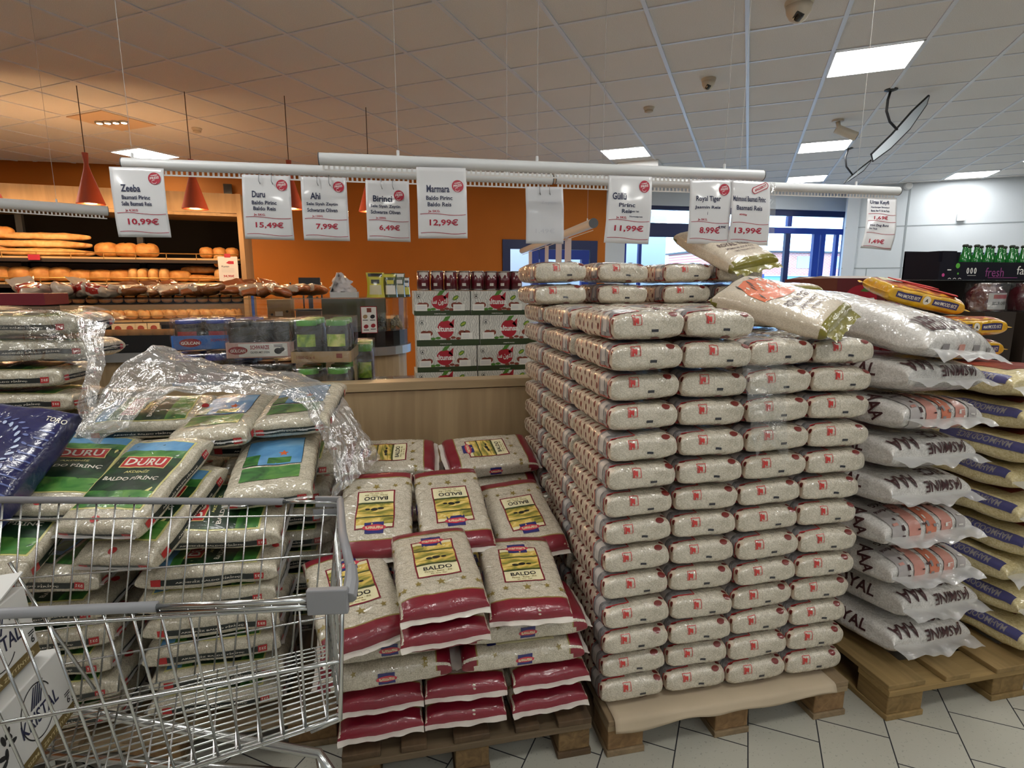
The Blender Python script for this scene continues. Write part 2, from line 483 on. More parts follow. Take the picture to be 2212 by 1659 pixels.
class Bag:
    """a filled pillow bag: W across x, L along y, T thick; s,t are lengths on its skin from the middle of the top"""
    def __init__(s, W, L, T, e=0.42, ez=0.5, lump=0.004, freq=11, seed=0, bend=0.0, sag=0.0, ear=0.0, fold=0.0, squash=1.0, wr=0.0016):
        s.W, s.L, s.T, s.e, s.ez, s.lump, s.freq, s.bend, s.sag, s.ear, s.fold, s.squash, s.wr = W, L, T, e, ez, lump, freq, bend, sag, ear, fold, squash, wr
        s.o = V((seed * 3.17, seed * 1.71, seed * 0.77))
        N = 240
        s.ta = s._tab(W, N); s.tb = s._tab(L, N)
        s.S = s.ta[-1]; s.Q = s.tb[-1]
    def _tab(s, w, N):
        out = [0.0]; px, pz = 0.0, s.T / 2
        for i in range(1, N + 1):
            a = pi / 2 * i / N
            x = w / 2 * sin(a) ** s.e; z = s.T / 2 * max(0, cos(a)) ** s.ez
            if i == 1: out.append(abs(x)); px, pz = x, z; continue
            out.append(out[-1] + math.hypot(x - px, z - pz)); px, pz = x, z
        return out
    def _inv(s, tab, d):
        import bisect
        i = min(max(bisect.bisect_left(tab, d), 1), len(tab) - 1)
        lo, hi = tab[i - 1], tab[i]
        f = (d - lo) / (hi - lo) if hi > lo else 0
        N = len(tab) - 1
        if i == 1:      # sin^e is steep at the start: invert it exactly
            return None
        return pi / 2 * (i - 1 + min(max(f, 0), 1)) / N
    def ang(s, tab, w, d):
        d = abs(d); a = s._inv(tab, d)
        if a is None: a = math.asin(min(1, (d / (w / 2)) ** (1 / s.e)))
        return a
    def raw(s, a, b, sg):
        sa = math.copysign(abs(sin(a)) ** s.e, a); sb = math.copysign(abs(sin(b)) ** s.e, b)
        ca = max(0, cos(a)) ** s.ez; cb = max(0, cos(b)) ** s.ez
        x = s.W / 2 * sa; y = s.L / 2 * sb; z = s.T / 2 * ca * cb * (sg if sg > 0 else -s.squash)
        if s.ear:
            k = (abs(sa) * abs(sb)) ** 6
            x *= 1 - s.ear * (1 - ca) * abs(sb) ** 4 * (1 - k); y *= 1 - s.ear * (1 - cb) * abs(sa) ** 4 * (1 - k)
        else:
            k = (abs(sa) * abs(sb)) ** 8; x *= 1 - 0.035 * k; y *= 1 - 0.035 * k
        p = V((x, y, z))
        if s.lump:
            n = noise.noise_vector(p * s.freq + s.o); n2 = noise.noise_vector(p * s.freq * 2.6 + s.o * 2)
            p = p + (n + n2 * 0.4) * s.lump
        if s.wr:   # crinkles of the film
            q = V((p.x * 46, p.y * 38, p.z * 26)) + s.o
            c = noise.noise(q); p = p + (noise.noise_vector(q * 1.15)) * s.wr * (0.6 + abs(c))
        if s.fold:
            p.z += s.fold * s.T * (ca * cb) * noise.noise(V((x * 3.5, y * 9, 0)) + s.o) * sg
        u = x / (s.W / 2); v = y / (s.L / 2)
        p.z += s.bend * (v * v) + s.sag * (u * u)
        return p
    def at(s, S, Tt, off=0.0):
        sg = 1; a_s, b_t = S, Tt
        if abs(a_s) > s.S: a_s = math.copysign(max(0, 2 * s.S - abs(a_s)), a_s); sg = -1
        if abs(b_t) > s.Q: b_t = math.copysign(max(0, 2 * s.Q - abs(b_t)), b_t); sg = -1
        a = math.copysign(s.ang(s.ta, s.W, a_s), a_s); b = math.copysign(s.ang(s.tb, s.L, b_t), b_t)
        p = s.raw(a, b, sg)
        if off:
            h = 0.02
            a0, a1 = max(-pi / 2, a - h), min(pi / 2, a + h); b0, b1 = max(-pi / 2, b - h), min(pi / 2, b + h)
            n = (s.raw(a1, b, sg) - s.raw(a0, b, sg)).cross(s.raw(a, b1, sg) - s.raw(a, b0, sg))
            if n.length > 1e-12:
                n.normalize()
                g = V((p.x / s.W ** 2, p.y / s.L ** 2, max(abs(p.z), 0.004) * sg / s.T ** 2))
                if n.dot(g) < 0: n = -n
                p = p + n * off
            else:
                p = p + V((0, 0, off * sg))
        return p
    def body(s, mb, m, nu=18, nv=22):
        if nu < 30: nu, nv = int(nu * 1.6), int(nv * 1.6)
        vs, uv, fs = [], [], []
        for sg in (1, -1):
            base = len(vs)
            for j in range(nv + 1):
                t = -1 + 2 * j / nv; b = math.copysign(pi / 2 * (abs(t) - 0.13 * sin(2 * pi * abs(t))), t)
                for i in range(nu + 1):
                    q = -1 + 2 * i / nu; a = math.copysign(pi / 2 * (abs(q) - 0.13 * sin(2 * pi * abs(q))), q)
                    vs.append(s.raw(a, b, sg))
                    sa = math.copysign(s.ta[min(240, int(round(abs(a) / (pi / 2) * 240)))], a); tb = math.copysign(s.tb[min(240, int(round(abs(b) / (pi / 2) * 240)))], b)
                    if sg < 0:
                        if abs(q) >= abs(t): sa = math.copysign(2 * s.S - abs(sa), sa)
                        else: tb = math.copysign(2 * s.Q - abs(tb), tb)
                    uv.append((sa, tb))
            for j in range(nv):
                for i in range(nu):
                    k = base + j * (nu + 1) + i
                    f = (k, k + 1, k + nu + 2, k + nu + 1)
                    fs.append(f if sg > 0 else tuple(reversed(f)))
        return mb.add(vs, fs, m, uv)
    def decal(s, mb, vs, fs, m, off=0.0012, step=0.012, mx=None):
        """vs: points in (s,t) metres on the skin"""
        if mx: vs = [mx(x, y) for x, y in vs]
        vs, fs = cut2d(vs, fs, step)
        return mb.add([s.at(x, y, off) for x, y in vs], fs, m, [(x, y) for x, y in vs])
    def patch(s, mb, x0, y0, x1, y1, m, off=0.0012, n=8, k=8):
        def fn(u, v): return s.at(lerp(x0, x1, u), lerp(y0, y1, v), off)
        return mb.grid(fn, n, k, m, True)
    def poly(s, mb, pts, m, off=0.0018, step=0.009):
        return s.decal(mb, pts, [tuple(range(len(pts)))], m, off, step)
    def write(s, mb, st, cx, cy, m, height=None, width=None, rot=0.0, off=0.002, step=0.014, bold=0.02):
        vs, fs = text_fit(st, height, width, bold); c, d = cos(rot), sin(rot)
        return s.decal(mb, [(cx + x * c - y * d, cy + x * d + y * c) for x, y in vs], fs, m, off, step)
    def frame(s, mb, x0, y0, x1, y1, w, m, off=0.002):
        for a in ((x0, y0, x1, y0 + w), (x0, y1 - w, x1, y1)): s.patch(mb, *a, m, off, 8, 1)
        for a in ((x0, y0, x0 + w, y1), (x1 - w, y0, x1, y1)): s.patch(mb, *a, m, off, 1, 8)
    def fin(s, mb, end, width, m, wave=0.006, th=0.0012, droop=0.0, n=24, span=1.0):
        """flat sealed end strip sticking out at y = end*L/2"""
        def fn(u, v):
            q = (-1 + 2 * u) * span
            a = math.copysign(math.asin(min(1, abs(q) ** (1 / s.e))), q)
            p = s.raw(a, end * pi / 2, 1)
            w = noise.noise(V((u * 9, v * 2, 0)) + s.o)
            return p + V((w * 0.004 * v, end * v * width * (1 + 0.1 * w), wave * v * noise.noise(V((u * 6, v, 3)) + s.o) * 2 - droop * v * v))
        return mb.grid(fn, n, 4, m)

def film(name, c0, c1, grain=430, wrinkle=(20, 0.7), rough=0.42, coat=1.0, big=0.25, croug=0.07):
    """clear film over grain: speckled colour, crinkled glossy skin"""
    t = NT(name); p = t.coord()
    vo = t.n('TexVoronoi', {'Scale': grain}); t.put(vo, 'Vector', p)
    sp = t.n('SeparateXYZ', {0: vo.outputs['Color']})
    f = t.math('ADD', t.math('MULTIPLY', sp.outputs[0], 0.5), t.math('MULTIPLY', t.noise(34, 4, p), 0.5))
    c = t.ramp(f, [(0.2, lin(c0)), (0.75, lin(c1))])
    g = t.noise(9, 4, p)
    c = t.mix(t.math('MULTIPLY', g, big), c, lin(c0))
    w = t.noise(wrinkle[0], 1.6, t.scaled(p, (1.4, 1.9, 1.0)), 0.9)
    t.set(Base_Color=c, Roughness=rough, Coat_Weight=coat, Coat_IOR=1.65, Coat_Roughness=croug * 0.8, Coat_Normal=t.bump(w, wrinkle[1], 0.02), Normal=t.bump(w, wrinkle[1] * 0.3, 0.02))
    return t.m
def printed(name, col, rough=0.4, coat=0.6, var=0.06, wr=(22, 0.25), metal=0.0):
    c = lin(col); t = NT(name); p = t.coord()
    f = t.noise(30, 3, p); d = tuple(x * (1 - var) for x in c[:3]) + (1,); l = tuple(min(1, x * (1 + var)) for x in c[:3]) + (1,)
    w = t.noise(wr[0], 4, t.scaled(p, (1, 2, 1.4)), 0.6)
    t.set(Base_Color=t.ramp(f, [(0.3, d), (0.7, l)]), Roughness=rough, Metallic=metal, Coat_Weight=coat, Coat_Roughness=0.1, Coat_Normal=t.bump(w, wr[1], 0.02), Normal=t.bump(w, wr[1] * 0.4, 0.02))
    return t.m
def sheer(name, col=(0.9, 0.92, 0.94, 1), trans=0.65, white=0.25, rough=0.12, wr=(18, 0.6), cover=None):
    """thin clear plastic"""
    t = NT(name); out = t.t.nodes['Material Output']; p = t.coord()
    n = t.bump(t.noise(wr[0], 5, t.scaled(p, (1, 1.6, 1)), 0.8), wr[1], 0.02)
    tr = t.n('BsdfTransparent', {0: (0.97, 0.98, 0.98, 1)})
    gl = t.n('BsdfGlossy', {'Color': (1, 1, 1, 1), 'Roughness': rough}); t.put(gl, 'Normal', n)
    df = t.n('BsdfDiffuse', {'Color': col}); tl = t.n('BsdfTranslucent', {'Color': col})
    dd = t.n('MixShader', {0: 0.5}); t.put(dd, 1, df.outputs[0]); t.put(dd, 2, tl.outputs[0])
    m1 = t.n('MixShader', {0: white}); t.put(m1, 1, gl.outputs[0]); t.put(m1, 2, dd.outputs[0])
    m2 = t.n('MixShader'); t.put(m2, 1, m1.outputs[0]); t.put(m2, 2, tr.outputs[0])
    f = t.noise(7, 4, p, 0.5)
    t.put(m2, 0, t.math('ADD', t.math('MULTIPLY', f, 0.5), trans - 0.25))
    t.t.links.new(m2.outputs[0], out.inputs['Surface'])
    return t.m

# ------------------------------------------------------------------ pallets
def wood_mat(name, c0, c1, axis=0, rough=0.75, scale=6):
    t = NT(name); p = t.coord()
    sc = [scale * 3, scale * 3, scale * 3]; sc[axis] = scale * 0.25
    f = t.noise(1.0, 5, t.scaled(p, sc), 1.2); g = t.noise(3.5, 4, p)
    c = t.ramp(f, [(0.25, lin(c0)), (0.75, lin(c1))])
    c = t.mix(t.math('MULTIPLY', g, 0.35), c, lin(c0))
    t.set(Base_Color=c, Roughness=rough, Normal=t.bump(f, 0.3, 0.004)); return t.m
m_board = wood_mat('pallet_board', '6d5b45', '9c8666', 1); m_boardx = wood_mat('pallet_crossboard', '7b6a52', 'a8926f', 0)
m_block = wood_mat('pallet_block', '6f5436', '9a7a52', 1, 0.85, 10)
m_board2 = wood_mat('new_pallet_board', '75603a', 'a38656', 1); m_boardx2 = wood_mat('new_pallet_crossboard', '7a643c', 'a88a58', 0)
m_block2 = wood_mat('new_pallet_block', '6c5630', '977a4c', 1, 0.85, 10)
m_board3 = wood_mat('dark_pallet_board', '3f3122', '6b543a', 1); m_boardx3 = wood_mat('dark_pallet_crossboard', '4e4130', '7d6a50', 0)
m_block3 = wood_mat('dark_pallet_block', '57432a', '8a6f48', 1, 0.9, 12)
def pallet(x0, y0, w, d, mats, label, yaw=0.0):
    b_, bx_, bl_ = mats
    o = empty('pallet', (x0, y0, 0), (0, 0, yaw)); tag(o, label, 'pallet', 'wooden pallets on the floor')
    rnd = random.Random(int(x0 * 100))
    bw = w * 0.145; bd = 0.145
    xs = (0, (w - bw) / 2, w - bw); ys = (0, (d - bd) / 2, d - bd)
    for x in xs:
        MB().box((x, 0, 0.0), (x + bw, d, 0.022), b_).build('bottom_board', o, bev=0.002)
        for y in ys:
            MB().box((x + 0.004, y + 0.006, 0.022), (x + bw - 0.004, y + bd, 0.1), bl_).build('block', o, bev=0.004)
    for y in ys: MB().box((0, y, 0.1), (w, y + bd, 0.122), bx_).build('cross_board', o, bev=0.002)
    tops = [(0, 0.145), (0.2225, 0.1), (0.4275, 0.145), (0.6775, 0.1), (0.855, 0.145)]
    for f, ww in tops:
        j = rnd.uniform(-0.006, 0.006)
        MB().box((f * w, 0.002 + j, 0.122), ((f + ww) * w, d - 0.002, 0.144), b_).build('top_board', o, bev=0.003)
    return o
pallet(0.668, 1.572, 0.955, 1.24, (m_board, m_boardx, m_block), 'weathered wooden pallet under the tall stack of dotted rice bags')
pallet(-0.205, 1.60, 0.825, 1.22, (m_board3, m_boardx3, m_block3), 'dark worn wooden pallet under the maroon-banded rice bags')
pallet(1.745, 1.51, 1.14, 1.2, (m_board2, m_boardx2, m_block2), 'yellowish new wooden pallet under the big white sacks')
pallet(-1.42, 1.83, 1.18, 1.08, (m_board, m_boardx, m_block), 'wooden pallet under the green label rice bags, seen through the cart')

m_paper = mat('kraft_paper', 'b7a78f', 0.8, var=0.05)
def sheet(u, v):
    x = lerp(0.69, 1.56, u); y = lerp(2.3, 1.566, min(1, v / 0.8)); z = 0.1475
    if v > 0.8:
        k = (v - 0.8) / 0.2; hang = 0.042 + 0.016 * noise.noise(V((u * 5, 0, 0))) - 0.012 * u
        z -= hang * k; y -= 0.012 * k + 0.003 * noise.noise(V((u * 8, k, 1)))
    return V((x, y, z))
sl = MB().grid(sheet, 40, 24, m_paper).build('slip_sheet', smooth=True, solid=0.001)
tag(sl, 'beige paper slip sheet hanging over the front of the weathered pallet', 'paper sheet')

# ------------------------------------------------------------------ dotted rice bags: the tall stack
def gullu_mat():
    t = NT('dotted_rice_film'); p = t.coord(); uv = t.coord('UV'); s = t.n('SeparateXYZ', {0: uv})
    vo = t.n('TexVoronoi', {'Scale': 430}); t.put(vo, 'Vector', p); sp = t.n('SeparateXYZ', {0: vo.outputs['Color']})
    f = t.math('ADD', t.math('MULTIPLY', sp.outputs[0], 0.5), t.math('MULTIPLY', t.noise(38, 4, p), 0.5))
    mot = t.noise(17, 3, p)
    f = t.math('ADD', t.math('MULTIPLY', f, 0.65), t.math('MULTIPLY', mot, 0.35))
    rice = t.ramp(f, [(0.25, lin('9f9784')), (0.7, lin('d9d1c0'))])
    a = t.math('ABSOLUTE', s.outputs[0])
    beige = t.ramp(t.noise(60, 3, p), [(0.3, lin('c5b29c')), (0.7, lin('d6c5b0'))])
    side = t.n('MapRange', {'From Min': 0.093, 'From Max': 0.106}); t.put(side, 0, a)
    at_ = t.math('ABSOLUTE', s.outputs[1]); inner = t.n('MapRange', {'From Min': 0.198, 'From Max': 0.188}); t.put(inner, 0, at_)
    sidem = t.math('MULTIPLY', side.outputs[0], inner.outputs[0])
    c = t.mix(sidem, rice, beige)
    # rows of long dark red dots on the sides
    row = t.math('DIVIDE', t.math('SUBTRACT', a, 0.083), 0.0285); ri = t.math('FLOOR', row)
    cx = t.math('ADD', t.math('DIVIDE', s.outputs[1], 0.047), t.math('MULTIPLY', ri, 0.37))
    fx = t.math('MULTIPLY', t.math('SUBTRACT', t.math('FRACT', cx), 0.5), 0.047)
    fy = t.math('MULTIPLY', t.math('SUBTRACT', t.math('FRACT', row), 0.5), 0.0285)
    d = t.math('ADD', t.math('POWER', t.math('DIVIDE', fx, 0.0078), 2.0), t.math('POWER', t.math('DIVIDE', fy, 0.0115), 2.0))
    dot = t.math('MULTIPLY', t.math('LESS_THAN', d, 1.0), t.math('MULTIPLY', t.math('GREATER_THAN', a, 0.085), t.math('LESS_THAN', at_, 0.192)))
    c = t.mix(dot, c, lin('6b1612'))
    w = t.noise(22, 1.6, t.scaled(p, (1.9, 1.5, 0.9)), 0.9)
    t.set(Base_Color=c, Roughness=0.42, Coat_Weight=1.0, Coat_Roughness=0.05, Coat_IOR=1.7, Coat_Normal=t.bump(w, 0.8, 0.02), Normal=t.bump(w, 0.2, 0.02))
    return t.m
m_gullu = gullu_mat()
m_red = printed('red_print', 'b3262a'); m_redink = printed('red_ink', 'c1332f'); m_dred = printed('dark_red_dot', '6d1a16'); m_dark = printed('dark_mark', '26262e')
def photo_mat(name, stops, scale=(14, 20, 14), dist=1.5):
    t = NT(name); p = t.coord()
    f = t.noise(1.0, 4, t.scaled(p, scale), dist)
    w = t.noise(26, 4, p, 0.6)
    t.set(Base_Color=t.ramp(f, [(q, lin(c)) for q, c in stops]), Roughness=0.4, Coat_Weight=0.7, Coat_Roughness=0.08, Coat_Normal=t.bump(w, 0.3, 0.02)); return t.m
m_greyphoto = photo_mat('grey_picture', [(0.3, '55575c'), (0.45, '9a999a'), (0.6, '6d6d70'), (0.75, 'b9b7b4')])
m_greypale = printed('pale_grey_print', 'cfcac6')
ORD = 'bottom second third fourth fifth sixth seventh eighth ninth tenth eleventh twelfth thirteenth fourteenth fifteenth sixteenth topmost topmost'.split()
def gullu_proto(seed):
    bg = Bag(0.2345, 0.390, 0.0925, 0.37, 0.41, 0.0036, 12, seed, squash=0.97, wr=0.0013)
    mb = MB(); bg.body(mb, m_gullu, 34, 44)
    rr = random.Random(seed)
    Q = bg.Q; dx = rr.uniform(-0.012, 0.012)
    # marks on the near end
    bg.frame(mb, -0.052 + dx, -(Q - 0.004), -0.020 + dx, -(Q - 0.036), 0.0022, m_redink)
    for i, (a, b) in enumerate(((-0.045, 0.007), (-0.034, 0.004), (-0.045, -0.003), (-0.034, -0.004), (-0.040, 0.0))):
        bg.patch(mb, a + dx - 0.003, -(Q - 0.02) - b - 0.007, a + dx + 0.003, -(Q - 0.02) - b + 0.006 - 0.004 * (i % 2), m_redink, 0.0015, 1, 2)
    bg.patch(mb, 0.012 + dx, -(Q + 0.016), 0.034 + dx, -(Q + 0.008), m_dark, 0.0015, 3, 2)
    bg.poly(mb, ellipse(0.082 + dx, -(Q - 0.037), 0.015, 0.011), m_dred)
    bg.poly(mb, ellipse(0.03 + dx, -(Q + 0.042), 0.015, 0.009), m_dred)
    bg.poly(mb, ellipse(0.06, -0.11, 0.012, 0.016), m_dred); bg.poly(mb, ellipse(0.085, -0.03, 0.012, 0.016), m_dred)
    o = mb.build('rice_bag', smooth=True, weld=0.0004)
    pn = MB()
    x0, y0, x1, y1 = -0.178, -(Q - 0.058), -0.030, -0.085
    bg.patch(pn, x0, y0, x1, y1, m_greyphoto, 0.0014, 10, 10)
    bg.patch(pn, x0 + 0.012, y0 + 0.03, x0 + 0.085, y0 + 0.065, m_greypale, 0.0018, 8, 4)
    bg.frame(pn, x0 - 0.006, y0 - 0.002, x1 + 0.006, y1 + 0.006, 0.0045, m_red, 0.002)
    pn.build('printed_panel', o, smooth=True)
    return o
g_pro = [gullu_proto(i + 1) for i in range(4)]
G_USED = [False] * 4
def put_gullu(loc, rot, label, k):
    if not G_USED[k]:
        G_USED[k] = True; o = g_pro[k]; o.location = loc; o.rotation_euler = rot; o['label'] = label; o['group'] = 'dotted rice bags in the tall stack'
    else: o = dup(g_pro[k], loc, rot, label, 'dotted rice bags in the tall stack')
    o['category'] = 'rice bag'; return o
GP, GX, GZ = 0.0977, 0.655, 0.2045
COLN = ('first', 'second', 'third', 'fourth')
rg = random.Random(3)
def gullu_at(col, row, lay, lab, extra=(0, 0, 0), rot=(0, 0, 0)):
    pair = lay // 2
    j = random.Random(col // 2 * 100 + pair * 7 + row)
    # the two bags of a pack sag towards each other; packs sit a little askew
    roll = R(1.5) * (1 if col % 2 == 0 else -1) * (1 if lay % 2 else 0.6)
    x = GX + 0.1215 + 0.2425 * col + j.uniform(-0.003, 0.003); y = 1.803 + 0.404 * row + j.uniform(-0.012, 0.014) * (1 if row == 0 else 0.2)
    z = GZ + GP * lay + (0.0012 if lay % 2 == 0 and lay else 0)
    return put_gullu((x + extra[0], y + extra[1], z + extra[2]), (R(rg.uniform(-0.25, 0.25)) + rot[0], -roll + rot[1], R(j.uniform(-0.9, 0.9)) + rot[2]), lab, rg.randrange(4))
for col in range(4):
    n = 14 if col < 2 else 13
    for lay in range(n):
        up = 'top' if lay == n - 1 else ORD[lay]
        ex = (0, 0, 0)
        if lay >= 12 and col < 2: ex = (-0.012, -0.018, 0.004 if lay == 13 else 0.003)
        gullu_at(col, 0, lay, f'dotted rice bag, front of tall stack, {COLN[col]} column from maroon-banded bags, {up} layer above pallet', ex)
for row, nm in ((1, 'middle'), (2, 'rear')):
    for lay in range(14 if row == 1 else 16):
        if lay >= 14: continue
        gullu_at(0, row, lay, f"dotted rice bag, {nm} of tall stack's flank beside maroon-banded bags, {ORD[lay]} layer above pallet", (0, 0, 0), (0, 0, 0))
for col in (1, 2, 3):
    for lay in range(13): gullu_at(col, 1, lay, 'dotted rice bag inside the tall stack, hidden behind its front row')
    gullu_at(col, 1, 13, f'dotted rice bag inside top of tall stack, {COLN[col]} column, behind its front row')
    gullu_at(col, 2, 13, f'dotted rice bag in rear row of tall stack, {COLN[col]} column, under the raised packs')
for col, lay, dz, lab in ((0, 14, 0, 'lower dotted rice bag of raised rear pack, nearest the boxed cans'), (1, 14, 0, 'lower dotted rice bag of raised rear pack, second from boxed cans'),
                          (0, 15, 0, 'dotted rice bag on top of raised rear pack, nearest the boxed cans'), (1, 15, 0, 'dotted rice bag on top of raised rear pack, second from boxed cans')):
    gullu_at(col, 2, lay, lab, (-0.04 + 0.05 * col, -0.02, -0.014 + 0.002 * (lay - 14)))
for col, lay, lab in ((2, 14, 'lower dotted rice bag under the tilted small tiger bag, rear of tall stack'), (3, 14, 'lower dotted rice bag at the far rear corner of tall stack'),
                      (2, 15, 'upper dotted rice bag carrying the tilted small tiger bag, rear of tall stack'), (3, 15, 'upper dotted rice bag at the far rear corner of tall stack, under tiger bag')):
    gullu_at(col, 2, lay, lab, (0.09 + 0.03 * (col - 2), 0.0, -0.014 + 0.002 * (lay - 14)), (0, 0, 0))
# ------------------------------------------------------------------ maroon-banded rice bags
m_mfilm = film('baldo_rice_film', 'a89f8a', 'e0d8c6', 430, (19, 0.7))
m_maroon = printed('maroon_print', '7d0f26'); m_gold = printed('gold_print', '8c7a3f'); m_navy_p = printed('navy_print', '262a6e'); m_cream = printed('cream_print', 'e9e2b8')
m_pinkred = printed('pink_red_print', 'c93a4c'); m_black_p = printed('black_print', '1c1a18'); m_whitefin = printed('white_seal', 'd6d0c6', 0.35, 0.8)
m_leafd = printed('dark_field_green', '3f4a22')
m_field = photo_mat('field_picture', [(0.25, '3c3a1c'), (0.4, '8c8a3a'), (0.52, 'd9b95a'), (0.62, 'efd98a'), (0.75, '5d6a34')], (9, 22, 9), 2.0)
def star(cx, cy, r):
    return [(cx + (r if k % 2 == 0 else r * 0.42) * sin(pi * k / 5), cy + (r if k % 2 == 0 else r * 0.42) * cos(pi * k / 5)) for k in range(10)]
def logo(bg, mb, cx, cy, k=1.0, rot=0.0):
    c, d = cos(rot), sin(rot)
    q = lambda pts: [(cx + x * c - y * d, cy + x * d + y * c) for x, y in pts]
    bg.poly(mb, q(rect(-0.027 * k, -0.02 * k, 0.027 * k, 0.02 * k)), m_navy_p, 0.002)
    bg.poly(mb, q(ellipse(0, 0, 0.034 * k, 0.0105 * k)), m_pinkred, 0.0026)
    bg.write(mb, 'marmara', cx, cy, m_cream, width=0.05 * k, height=0.009 * k, rot=rot, off=0.0032, step=0.05)
def marmara_proto(seed, back=False):
    bg = Bag(0.268, 0.412, 0.0875, 0.42, 0.48, 0.003, 11, seed, ear=0.05, squash=0.9)
    mb = MB(); bg.body(mb, m_mfilm, 20, 26); S, Q = bg.S, bg.Q
    for x in (0, 0.055, -0.055): pass
    o = mb.build('rice_bag', smooth=True, weld=0.0004)
    for e in (-1, 1):
        b = MB()
        for a0, a1 in ((Q - 0.072, Q), (Q, Q + 0.062)): bg.patch(b, -S, e * a0, S, e * a1, m_maroon, 0.0012, 18, 6)
        bg.patch(b, -S, e * (Q - 0.0765), S, e * (Q - 0.072), m_gold, 0.0012, 18, 1)
        b.build('end_band', o, smooth=True)
        f = MB(); bg.fin(f, e, 0.02, m_whitefin, 0.004, droop=0.004)
        bg.patch(f, 0.002, e * (Q + 0.016), 0.024, e * (Q + 0.008), m_navy_p, 0.002, 2, 2)
        f.build('end_seal', o, smooth=True)
    l = MB()
    for e in (-1, 1):
        logo(bg, l, e * (S - 0.002), 0.0, 0.95, -e * pi / 2)
        bg.poly(l, star(e * (S - 0.03), -0.12, 0.012), m_gold, 0.002); bg.poly(l, star(e * (S - 0.03), 0.1, 0.01), m_gold, 0.002)
    if not back:
        w = 0.066
        bg.patch(l, -w, -0.075, w, 0.105, m_cream, 0.0014, 8, 10); bg.frame(l, -w - 0.004, -0.079, w + 0.004, 0.109, 0.005, m_maroon, 0.002)
        bg.patch(l, -w, -0.02, w, 0.09, m_field, 0.0018, 8, 8)
        for ex, ey, er in ((-0.02, 0.012, 0.011), (0.004, 0.015, 0.013), (0.028, 0.013, 0.009)): bg.poly(l, ellipse(ex, ey, er, er * 0.55), m_black_p, 0.0024)
        bg.patch(l, -w, 0.052, w, 0.058, m_leafd, 0.0022, 8, 1); bg.patch(l, -w, -0.02, w, -0.012, m_leafd, 0.0022, 8, 1)
        bg.write(l, 'BALDO', 0, -0.038, m_black_p, height=0.019, width=0.09, off=0.0024)
        bg.write(l, 'Pirinç · Baha · Ris', 0, -0.056, m_gold, height=0.009, width=0.085, off=0.0024)
        bg.write(l, 'Riz · Rice · Rijst', 0, -0.067, m_gold, height=0.007, width=0.05, off=0.0024)
        logo(bg, l, 0, 0.105, 1.25)
        bg.poly(l, star(0, -0.105, 0.017), m_gold, 0.002); bg.poly(l, star(0.07, -0.105, 0.012), m_gold, 0.002); bg.poly(l, star(-0.07, -0.105, 0.012), m_gold, 0.002)
        bg.poly(l, star(0.115, -0.12, 0.012), m_gold, 0.002); bg.poly(l, star(-0.115, -0.12, 0.012), m_gold, 0.002)
    else:
        bg.patch(l, -0.1, -0.11, 0.1, 0.12, m_cream, 0.0014, 8, 10)
        rr = random.Random(seed)
        for q in range(5):
            for k in range(7):
                y = 0.08 - q * 0.04; x = -0.09
                bg.patch(l, x, y - k * 0.004 - 0.0016, x + rr.uniform(0.05, 0.085), y - k * 0.004, m_black_p, 0.002, 3, 1)
        bg.patch(l, -0.1, 0.09, -0.02, 0.12, m_navy_p, 0.002, 4, 2)
    l.build('printed_label', o, smooth=True)
    tag(o, '', 'rice bag', 'maroon-banded rice bags'); return o
mp = [marmara_proto(11), marmara_proto(14), marmara_proto(17, True)]
USED = {}
def place(protos, k, loc, rot, label):
    p = protos[k]; loc = V(loc); rot = tuple(R(a) for a in rot)
    if p.name not in USED:
        USED[p.name] = 1; p.location = loc; p.rotation_euler = rot; p['label'] = label; return p
    return dup(p, loc, rot, label)
BM = 'maroon-banded rice bag'
# bottom of the pile: three columns end on, two layers
for i, x in enumerate((-0.085, 0.195, 0.475)):
    for k in range(2):
        nm = ('by the cart', 'in the middle', 'beside the dotted stack')[i]
        place(mp, i % 2, (x + (0.006 if k else 0), 1.83, 0.19 + k * 0.094), (0, 0, (1.5, -1, 2)[i] - k), f'{BM}, end on in the lowest rows, {nm}, {("lower", "upper")[k]} one')
# two columns side on, two layers
for i, x in enumerate((-0.06, 0.39)):
    for k in range(2):
        nm = ('nearer the cart', 'beside the dotted stack')[i]
        place(mp, 2 if i else 1, (x + 0.012 * k, 1.755 + 0.01 * k, 0.383 + k * 0.09), (0, 0, (91, 89)[i]), f'{BM} lying side on above the lowest rows, {nm}, {("lower", "upper")[k]} one')
for i, x in enumerate((-0.06, 0.38)):
    for k in range(3 - i):
        place(mp, 1, (x, 2.085, 0.383 + k * 0.092 - 0.002), (0, 0, 90), f'{BM} inside the pile behind the front side-on bags, {("cart side", "dotted stack side")[i]}, {ORD[k]} one')
# face-up bags leaning towards the aisle
place(mp, 0, (0.115, 1.73, 0.561), (2, 0, 3), f'{BM} mostly covered, sticking out under the frontmost upright BALDO bag')
place(mp, 0, (0.112, 1.735, 0.668), (9, -1, 4), f'{BM} lying highest at the front of the pile, BALDO upright, centre')
place(mp, 1, (0.41, 1.78, 0.588), (9, 1, -3), f'{BM} face up with BALDO upright, beside the dotted stack')
place(mp, 0, (-0.155, 1.765, 0.592), (15, -4, 14), f'{BM} turned towards the cart, BALDO upright, partly behind the cart bumper')
place(mp, 1, (-0.085, 2.07, 0.745), (-24, 0, 177), f'{BM} face up with upside-down BALDO, next to the cart corner')
place(mp, 0, (0.20, 2.09, 0.735), (-23, 0, 183), f'{BM} face up with upside-down BALDO, behind the centre upright bag')
place(mp, 1, (0.485, 2.12, 0.66), (-20, 2, 186), f'{BM} face up with upside-down BALDO, against the dotted stack')
